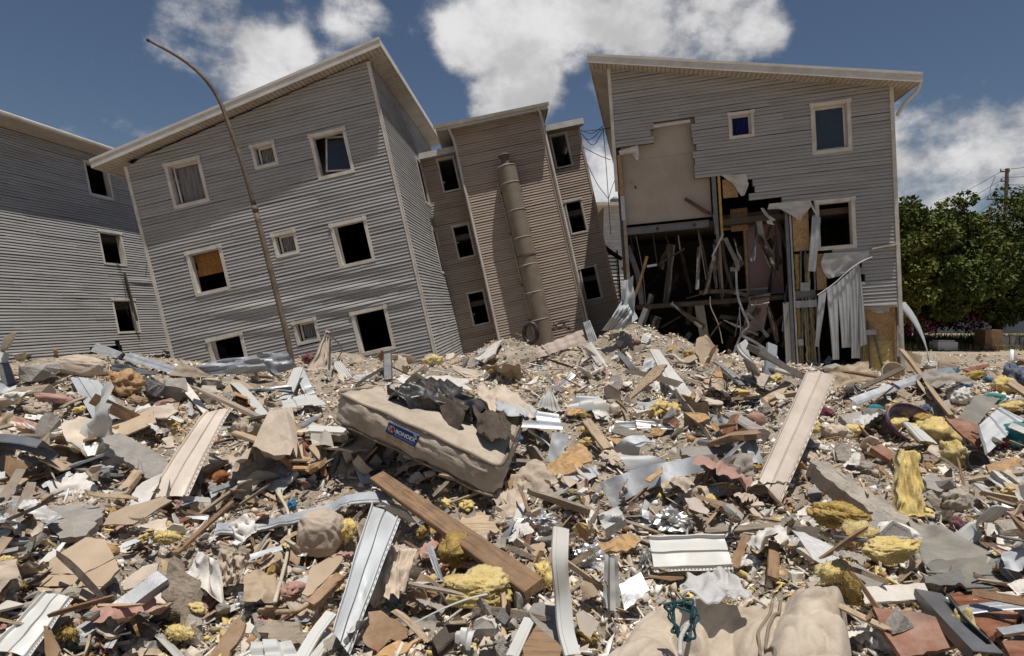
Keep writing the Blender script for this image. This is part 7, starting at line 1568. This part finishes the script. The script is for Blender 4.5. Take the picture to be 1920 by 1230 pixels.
# ------------------------------------------------------------------ crushed fill: chips too many and too small to count
def chips(name, N, seed, near, far, size0, label):
    r = np.random.RandomState(seed)
    inv = r.uniform(1 / far, 1 / near, N); y = 1 / inv; x = r.uniform(-1, 1, N) * (1.16 * y + .7)
    hx = np.array([H(a, b) for a, b in zip(x, y)]); keep = hx > .07; x, y, hx = x[keep], y[keep], hx[keep]; n = len(x)
    fr = np.array([HF(a, b) - h_ for a, b, h_ in zip(x, y, hx)])
    sz = np.exp(r.normal(0, .55, n)) * (size0 + .0021 * y); sz = np.minimum(sz, .055 + .003 * y)
    kind = r.choice(5, n, p=[.36, .12, .24, .16, .12]); sc = np.array([(1.2, .8, .12), (.9, .7, .5), (2.8, .22, .14), (1.3, 1.0, .035), (1.8, .5, .06)])[kind] * sz[:, None] * r.uniform(.7, 1.3, (n, 3))
    cube = np.array([(-1, -1, -1), (1, -1, -1), (1, 1, -1), (-1, 1, -1), (-1, -1, 1), (1, -1, 1), (1, 1, 1), (-1, 1, 1)], float) * .5
    jx = 1 + r.uniform(-.75, .35, (n, 4, 3)); jx = np.concatenate([jx, jx * r.uniform(.85, 1.05, (n, 4, 3))], 1); jx[:, :, 2] = 1 + r.uniform(-.3, .3, (n, 8)); P = cube[None] * jx * sc[:, None]
    a, b, c = r.normal(0, .62, n) - .15, r.normal(0, .62, n), r.uniform(0, 6.28, n)
    ca, sa, cb, sb, cc_, sc_ = np.cos(a), np.sin(a), np.cos(b), np.sin(b), np.cos(c), np.sin(c)
    X, Y, Z = P[..., 0], P[..., 1], P[..., 2]
    X, Y = X * cc_[:, None] - Y * sc_[:, None], X * sc_[:, None] + Y * cc_[:, None]
    Y, Z = Y * ca[:, None] - Z * sa[:, None], Y * sa[:, None] + Z * ca[:, None]
    X, Z = X * cb[:, None] + Z * sb[:, None], -X * sb[:, None] + Z * cb[:, None]
    z0 = hx + fr + sc[:, 2] * .3 + r.uniform(-.2, .5, n) * sz * .7
    V = np.stack([X + x[:, None], Y + y[:, None], Z + z0[:, None]], -1).reshape(-1, 3)
    F_ = (np.array(BOXF)[None] + 8 * np.arange(n)[:, None, None]).reshape(-1, 4)
    me = bpy.data.meshes.new(name); me.vertices.add(len(V)); me.vertices.foreach_set('co', V.astype('f').ravel()); me.loops.add(F_.size); me.loops.foreach_set('vertex_index', F_.astype('i').ravel())
    me.polygons.add(len(F_)); me.polygons.foreach_set('loop_start', np.arange(len(F_)).astype('i') * 4); me.update(); me.validate()
    pal = np.array([(.50, .42, .33), (.46, .39, .31), (.58, .51, .42), (.66, .62, .55), (.36, .33, .30), (.30, .27, .24), (.40, .29, .18), (.28, .17, .09), (.62, .48, .18), (.44, .26, .12), (.10, .08, .07), (.70, .69, .66), (.20, .27, .33), (.35, .12, .09)])
    wt = np.array([20, 13, 18, 12, 8, 5, 8, 6, 3, 4, 6, 7, .8, .6]); wt = wt / wt.sum()
    ci = r.choice(len(pal), n, p=wt)
    cl_ = np.array([mnoise.noise((a * .9, b * .9, 7)) for a, b in zip(x, y)]); ye = (cl_ > .32) & (r.rand(n) < .22); ci[ye] = 8
    mound = np.exp(-((x - 1.6) / 2.6) ** 2 - ((y - 11.8) / 2.4) ** 2); sw = r.rand(n) < mound * .6; ci[sw] = r.choice([0, 2, 2, 3], sw.sum()); col = pal[ci] * r.uniform(.92, 1.38, (n, 1))
    ca_ = me.color_attributes.new('Col', 'FLOAT_COLOR', 'POINT'); ca_.data.foreach_set('color', np.concatenate([np.repeat(col, 8, 0), np.ones((n * 8, 1))], 1).astype('f').ravel())
    o = place(name, me, M['chips']); struct(tag(o, label, 'rubble'), 'stuff'); return o
chips('rubble_chips', 68000, 11, 1.5, 15.5, .010, 'fine beige chips of plaster, wood and concrete covering the whole heap')
chips('rubble_fragments', 36000, 12, 1.5, 19.0, .025, 'scattered hand-sized fragments of plaster, board and stone between the larger debris')
chips('rubble_pieces', 46000, 13, 6.0, 23.0, .020, 'broken beige and grey pieces covering the far slope of the heap')
# ------------------------------------------------------------------ lamp post, trees, pole and the far side
pts = [at(549, 700, 13.6), at(540, 640, 13.6), at(512, 525, 13.6), at(478, 392, 13.6), at(455, 310, 13.6), at(428, 232, 13.6), at(412, 190, 13.6), at(390, 155, 13.55), at(360, 125, 13.5), at(325, 101, 13.45), at(281, 77, 13.4)]
lp = empty('lamp_post', pts[0]); tag(lp, 'bent rusty lamp post without a lamp in front of the leaning grey block', 'lamp post')
sp_ = spline(pts, 5); n_ = len(sp_); k0 = int(n_ * .31)
MB().tube([p - pts[0] for p in sp_[:k0 + 1]], [.072 - .010 * i / k0 for i in range(k0 + 1)], 12).build('pole', M['rust'], lp, True)
MB().tube([p - pts[0] for p in sp_[k0:]], [.058 - .028 * i / (n_ - k0) for i in range(n_ - k0)], 12).build('arm', M['rust'], lp, True)
MB().tube([sp_[k0] - pts[0] + (sp_[k0 + 1] - sp_[k0]) * -.3, sp_[k0] - pts[0] + (sp_[k0 + 1] - sp_[k0]) * .3], .072, 12).build('pole_collar', M['rust'], lp, True)
MB().tube([sp_[-1] - pts[0], sp_[-1] - pts[0] + Vector((-.06, 0, .03))], .036, 10).build('end_cap', M['black_cable'], lp)

# ---- trees
def tree(name, label, base, h, crown_c, crown_r, seed, nleaf=15000, clumps=60, leafsize=.21, group='trees behind the heap'):
    rng = random.Random(seed); root = empty(name, base); tag(root, label, 'tree', group); base = Vector(base); cc_ = Vector(crown_c); q = MB()
    fork = Vector((0, 0, h * .22)); q.tube([(0, 0, -.2), (.08, 0, h * .1), fork], [.32, .25, .22], 10)
    cl = []
    for _ in range(clumps * 3):
        if len(cl) >= clumps: break
        d = Vector((rng.gauss(0, 1), rng.gauss(0, 1), rng.gauss(0, 1))).normalized(); r = rng.uniform(.35, 1.0) ** .5
        p = cc_ - base + Vector((d.x * crown_r[0], d.y * crown_r[1], d.z * crown_r[2])) * r * rng.uniform(.92, 1.12)
        if p.z < h * .16: continue
        cl.append((p, rng.uniform(.55, 1.0) * max(crown_r) * .19))
    for _ in range(14):
        d = Vector((rng.gauss(0, .8), rng.gauss(0, .3), abs(rng.gauss(.6, .5)))).normalized(); p = cc_ - base + Vector((d.x * crown_r[0], d.y * crown_r[1], d.z * crown_r[2])) * rng.uniform(1.05, 1.26); cl.append((p, rng.uniform(.35, .6)))
    for i in range(8):
        tgt = cl[i * len(cl) // 8][0]; mid = fork.lerp(tgt, .5) + Vector((rng.gauss(0, .3), rng.gauss(0, .3), .3)); q.tube(spline([fork, mid, tgt], 4), [.16 - .13 * j / 8 for j in range(9)], 7)
    for (p, r) in cl[::2]:
        a = fork.lerp(p, .55); q.tube([a, a.lerp(p, .5) + Vector((rng.gauss(0, .1), 0, .1)), p], [.05, .035, .015], 5)
    q.build('trunk', M['bark'], root, True)
    r = np.random.RandomState(seed); ci = r.choice(len(cl), nleaf, p=np.array([c[1] ** 2 for c in cl]) / sum(c[1] ** 2 for c in cl))
    cp_ = np.array([tuple(c[0]) for c in cl])[ci]; cr = np.array([c[1] for c in cl])[ci]
    d = r.normal(size=(nleaf, 3)); d /= np.linalg.norm(d, axis=1)[:, None]; pos = cp_ + d * (cr * r.uniform(.25, 1, nleaf) ** .5)[:, None] * np.array([1.1, 1.1, .75])
    # a leaf droops outwards from its clump
    ax = d + np.array([0, 0, -.5]) + r.normal(0, .5, (nleaf, 3)); ax /= np.linalg.norm(ax, axis=1)[:, None]; sd = np.cross(ax, r.normal(size=(nleaf, 3))); sd /= np.linalg.norm(sd, axis=1)[:, None] + 1e-9
    L = leafsize * r.uniform(.6, 1.3, nleaf)[:, None]; w = L * .36; nn = np.cross(ax, sd)
    V = np.stack([pos, pos + ax * L * .5 + sd * w + nn * w * .3, pos + ax * L, pos + ax * L * .5 - sd * w + nn * w * .3], 1).reshape(-1, 3)
    F_ = np.arange(nleaf * 4).reshape(-1, 4); me = bpy.data.meshes.new('crown'); me.vertices.add(len(V)); me.vertices.foreach_set('co', V.astype('f').ravel()); me.loops.add(F_.size); me.loops.foreach_set('vertex_index', F_.astype('i').ravel())
    me.polygons.add(nleaf); me.polygons.foreach_set('loop_start', np.arange(nleaf).astype('i') * 4); me.update(); me.validate(); place('crown', me, M['leaf'], root)
    return root
tree('broadleaf_tree', 'dark green broadleaf tree next to the torn open block', (21.5, 31, 0), 8.5, (21.0, 31, 4.3), (4.0, 3.5, 3.2), 1, 52000, 170)
tree('broadleaf_tree', 'taller green tree with a forked trunk at the picture edge', (26.6, 32, 0), 10, (29.2, 32, 4.45), (5.2, 4, 3.6), 2, 60000, 200)
tree('broadleaf_tree', 'low dark tree in the shade behind the two broadleaf trees', (24.2, 36, 0), 7, (24.6, 36, 3.6), (5.6, 2.5, 3.4), 3, 34000, 110)
tree('broadleaf_tree', 'dark shrubby tree against the wall of the torn block', (17.5, 34, 0), 5, (18.4, 34, 2.9), (4.0, 2.2, 2.9), 4, 26000, 80)
def bush(label, c, r, n, m_, seed, ls=.12):
    rs = np.random.RandomState(seed); d = rs.normal(size=(n, 3)); d /= np.linalg.norm(d, axis=1)[:, None]; pos = np.array(c) + d * np.array(r) * rs.uniform(.2, 1, (n, 1)) ** .5; pos[:, 2] = np.maximum(pos[:, 2], .05)
    ax = rs.normal(size=(n, 3)); ax /= np.linalg.norm(ax, axis=1)[:, None]; sd = np.cross(ax, d) + 1e-6; sd /= np.linalg.norm(sd, axis=1)[:, None]; L = ls * rs.uniform(.6, 1.3, n)[:, None]
    V = np.stack([pos, pos + ax * L * .5 + sd * L * .4, pos + ax * L, pos + ax * L * .5 - sd * L * .4], 1).reshape(-1, 3); c_ = np.array([c[0], c[1], 0.])
    root = empty('bougainvillea_bush', tuple(c_)); tag(root, label, 'bush', 'pink flowering bushes'); V = V - c_
    cut = int(n * .55) * 4
    for nm, vv, mm in (('blossom', V[:cut], M[m_]), ('leaves', V[cut:], M['leaf'])): make(nm, vv.tolist(), np.arange(len(vv)).reshape(-1, 4).tolist(), mm, root)
    MB().tube([(0, 0, -.1), (.05, 0, c[2] * .5), (-.1, 0, c[2])], [.05, .04, .02], 6).build('stem', M['bark'], root)
bush('pink bougainvillea beside the corner of the torn block', (16.6, 25.5, 1.9), (.55, .6, .8), 420, 'bract', 5)
bush('low pink bougainvillea under the dark broadleaf tree', (20.4, 29.5, 1.1), (1.7, .5, .7), 320, 'bract', 6)
bush('pink bougainvillea behind the forked trunk at the picture edge', (24.6, 31.0, 1.6), (1.3, .5, 1.0), 500, 'bract', 7)
# grass under the trees
gr = np.random.RandomState(5); n = 16000; x = gr.uniform(15.5, 40, n); y = gr.uniform(26, 40, n); hh = gr.uniform(.08, .38, n); keep = (y > 28) | (x < 18); x, y, hh = x[keep], y[keep], hh[keep]; n = len(x); an = gr.uniform(0, 6.28, n)
V = np.stack([np.stack([x - .03 * np.cos(an), y - .03 * np.sin(an), x * 0 - .01], 1), np.stack([x + .03 * np.cos(an), y + .03 * np.sin(an), x * 0 - .01], 1), np.stack([x + gr.normal(0, .08, n), y + gr.normal(0, .08, n), hh], 1)], 1).reshape(-1, 3)
struct(tag(make('grass', V.tolist(), np.arange(n * 3).reshape(-1, 3).tolist(), M['grass']), 'short dry grass under the trees', 'grass'), 'stuff')
# garden wall, yellow posts, white block, grey barrier
M['blue_wall'] = mat('blue_grey_paint', (.09, .11, .14), .9, var=.1, scale=1, dirt=(.12, .12, .12)); M['yellow_paint'] = mat('yellow_paint', (.45, .36, .12), .7)
w_ = MB(); w_.box(6, 70, 44, 44.25, 0, 2.6); w_.box(6, 70, 43.95, 44.3, 2.6, 2.72); tag(w_.build('garden_wall', M['blue_wall']), 'blue grey garden wall running behind the trees', 'wall')
for k, x in enumerate((33.6, 35.4)):
    p = empty('yellow_post', (x, 40, 0)); tag(p, ('yellow post under the taller tree, nearer the trunk' if k == 0 else 'yellow post under the taller tree, nearer the picture edge'), 'post', 'yellow posts'); MB().tube([(0, 0, 0), (0, 0, 1.7)], .07, 10).build('shaft', M['yellow_paint'], p); MB().tube([(0, 0, 1.7), (0, 0, 1.76)], .09, 10).build('cap', M['yellow_paint'], p)
slab_px = at(1771, 640, 28.5); b_ = MB(); b_.box(-.55, .45, -.3, .3, 0, .42); b_.box(-.45, .35, -.22, .22, .42, .5); o = b_.build('concrete_block', M['tin_white']); o.location = (slab_px.x, slab_px.y, 0); tag(o, 'pale concrete block on the ground under the trees', 'concrete')
slab_px = at(1890, 640, 29.5); b_ = MB()
for k in range(7): b_.box(-1.6 + k * .5, -1.16 + k * .5, -.25, .25, .02, .62 + .03 * (k % 2))
b_.box(-1.62, 1.9, -.3, .3, .0, .2); o = b_.build('barrier', M['concrete_dark']); o.location = (slab_px.x, slab_px.y, 0); tag(o, 'long dark grey barrier lying on the grass at the picture edge', 'barrier')
tk = at(1853, 640, 29.0); b_ = MB(); b_.box(-.45, .45, -.35, .35, 0, 1.0); b_.box(-.6, .6, -.5, .5, 0, .22); o = b_.build('tree_planter', M['wood']); o.location = (tk.x, tk.y, 0); tag(o, 'brown planter box round the foot of the forked trunk', 'planter')
# curved plastic strip hanging from the torn block
P_ = [at(1687, 568, 17.0), at(1703, 585, 16.9), at(1720, 610, 16.8), at(1735, 645, 16.7), at(1742, 680, 16.6)]; v, f = [], []
S_ = spline(P_, 6)
for i, p in enumerate(S_):
    a = i / len(S_) * 1.5; wv = Vector((math.cos(a) * .10 + .06, math.sin(a) * .15, .03)); v += [p - wv, p + Vector((0, -.03, 0)), p + wv, p + wv + Vector((0, .006, 0)), p + Vector((0, -.024, 0)), p - wv + Vector((0, .006, 0))]
for i in range(len(S_) - 1):
    for k in range(6): f.append((i * 6 + k, i * 6 + (k + 1) % 6, i * 6 + 6 + (k + 1) % 6, i * 6 + 6 + k))
tag(world_mesh('cladding_strip', v, f, M['steel_light'], True), 'curved strip of cladding hanging from the corner of the torn block', 'cladding strip')
# power pole with wires
pb = at(1876, 640, 48); pr = empty('power_pole', (pb.x, pb.y, 0)); tag(pr, 'wooden power pole with cross arms rising behind the taller tree', 'power pole')
tp = at(1880, 316, 48).z; MB().tube([(0, 0, 0), (0, 0, tp)], [.18, .13], 10).build('shaft', M['rust'], pr)
for k, dz in enumerate((.25, 1.05, 1.75, 2.55)):
    L = (.35, .3, .3, 1.0)[k]; MB().bar((-L * 1.6, 0, tp - dz), (L * .6, 0, tp - dz), .1, .1).build('cross_arm', M['rust'], pr)
    for s in (-1.5, .5): MB().tube([(L * s, 0, tp - dz + .05), (L * s, 0, tp - dz + .25)], [.05, .03], 8).build('insulator', M['steel_dark'], pr)
for k, ((xa, ya), (xb, yb)) in enumerate((((1880, 320), (1760, 375)), ((1880, 336), (1772, 388)), ((1880, 350), (1776, 402)), ((1872, 372), (1790, 418)), ((1880, 318), (1990, 285)), ((1880, 333), (1990, 305)), ((1880, 346), (1990, 326)))):
    a, b = at(xa, ya, 48), at(xb, yb, 70 if xb < 1880 else 40); m_ = (a + b) / 2; m_.z -= .35; a2 = [q - Vector((pb.x, pb.y, 0)) for q in (a, m_, b)]
    MB().tube(spline(a2, 8), .02, 5).build('power_line', M['black_cable'], pr)
for pp in (((1866, 330), (1856, 360), (1866, 385)), ((1872, 345), (1868, 352), (1880, 368))): MB().tube(spline([at(x, y, 47.9) - Vector((pb.x, pb.y, 0)) for x, y in pp], 6), .02, 5).build('jumper_wire', M['black_cable'], pr)
# ---- seen through the gap between the tower and the torn block
far = empty('apartment_block', at(1150, 620, 52)); far.location.z = 0; tag(far, 'distant white clad block seen through the gap beside the stair tower', 'building', 'damaged apartment blocks'); fo_ = far.location
zt0 = at(1150, 378, 52).z
xl_, xr_ = at(1131, 500, 52).x - fo_.x, at(1240, 500, 52).x - fo_.x
wl_ = MB().box(xl_, xr_, 0, 8, 0, zt0 - .5).build('wall', M['core'], far)
z = 0.
while z < zt0 - .6:
    v = [(xl_, -.02, z), (xr_, -.02, z), (xr_, -.06, z + .01), (xl_, -.06, z + .01), (xl_, -.02, z + .29), (xr_, -.02, z + .29)]; make('siding_board', v, [(0, 1, 2, 3), (3, 2, 5, 4)], M['fascia'], wl_); z += .3
MB().box(xl_ - .75, xr_, -.9, 8, zt0 - .45, zt0 - .2).build('roof', M['fascia'], far)
MB().tube([(.2, 1, zt0 - .2), (.2, 1, zt0 + .35), (.2, 1, zt0 + .6)], [.4, .45, .1], 14).build('roof_vent', M['steel_dark'], far)
st = empty('fire_stair', at(1143, 600, 30)); st.location.z = 0; tag(st, 'black steel stair seen through the gap beside the stair tower', 'stair')
for k in range(26):
    a = at(1137 + k * .55, 478 + k * 7.0, 30) - st.location; MB().box(a.x - .45, a.x + .5, -.25, .25, a.z, a.z + .05).build('stair_tread', M['black'], st)
for s in (-.5, .52):
    a, b = at(1137, 470, 30) - st.location, at(1152, 665, 30) - st.location; MB().bar(a + Vector((s, 0, 0)), b + Vector((s, 0, 0)), .08, .5, (0, 1, 0)).build('stringer', M['black'], st)
br = [at(1118, 440, 26), at(1132, 462, 26), at(1150, 476, 26), at(1166, 486, 26)]; q = MB().tube(spline(br, 5), [.14 - .05 * i / 15 for i in range(16)], 8); tag(world_mesh('fallen_branch', q.v, q.f, M['bark'], True), 'dark fallen branch wedged in the gap above the steel stair', 'branch')
gapw = [(((1087, 243), (1110, 250), (1131, 236)), 20.5), (((1088, 248), (1105, 262), (1131, 240)), 20.5), (((1090, 250), (1112, 272), (1131, 244)), 20.6), (((1092, 275), (1120, 290), (1145, 300)), 21), (((1100, 305), (1120, 345), (1140, 372)), 22), (((1131, 240), (1138, 330), (1145, 440)), 20.4), (((1090, 246), (1125, 243), (1150, 238)), 20.7), (((1156, 330), (1148, 350), (1141, 372)), 24)]
for k, (pp, d) in enumerate(gapw):
    q = MB().tube(spline([at(x, y, d) for x, y in pp], 6), .013, 5); lbl = ['upper slack wire', 'second slack wire', 'third sagging wire', 'lower slack wire', 'steep loose wire', 'long hanging wire with a loop', 'topmost straight wire', 'short wire end'][k]
    tag(world_mesh('overhead_wire', q.v, q.f, M['black_cable'], True), lbl + ' in the gap between stair tower and torn block', 'wire', 'wires in the gap')
# branches and roots of brush at the foot of the flue
for k, (pp, d) in enumerate(((((1036, 612), (1050, 605), (1068, 602)), 20.0), (((1034, 618), (1056, 612), (1070, 618)), 20.0), (((1038, 606), (1050, 616), (1062, 600)), 20.1))):
    q = MB().tube(spline([at(x, y, d) for x, y in pp], 5), .035, 6); tag(world_mesh('dry_branch', q.v, q.f, M['bark'], True), ['thin dry branch at the foot of the steel flue', 'lower dry branch beside the foot of the steel flue', 'crossing dry branch behind the foot of the steel flue'][k], 'branch', 'dry branches by the flue')
ty = at(995, 624, 20.9); q = MB().tube([ty + Vector((.24 * math.cos(t * math.pi / 12), -.24 * math.cos(t * math.pi / 12) * .5, .36 * math.sin(t * math.pi / 12))) for t in range(25)], .08, 10, False); tag(world_mesh('tyre', q.v, q.f, M['black'], True), 'black tyre leaning beside the foot of the steel flue', 'tyre')
panel('fallen_siding', 'fallen tan cladding wall lying at the foot of the stair tower', 'cladding panel', [(1000, 655), (1092, 618), (1100, 640), (1010, 672)], 'siding_tan', 'rib', tilt='n', pscale=2, mask=False, nv=10)
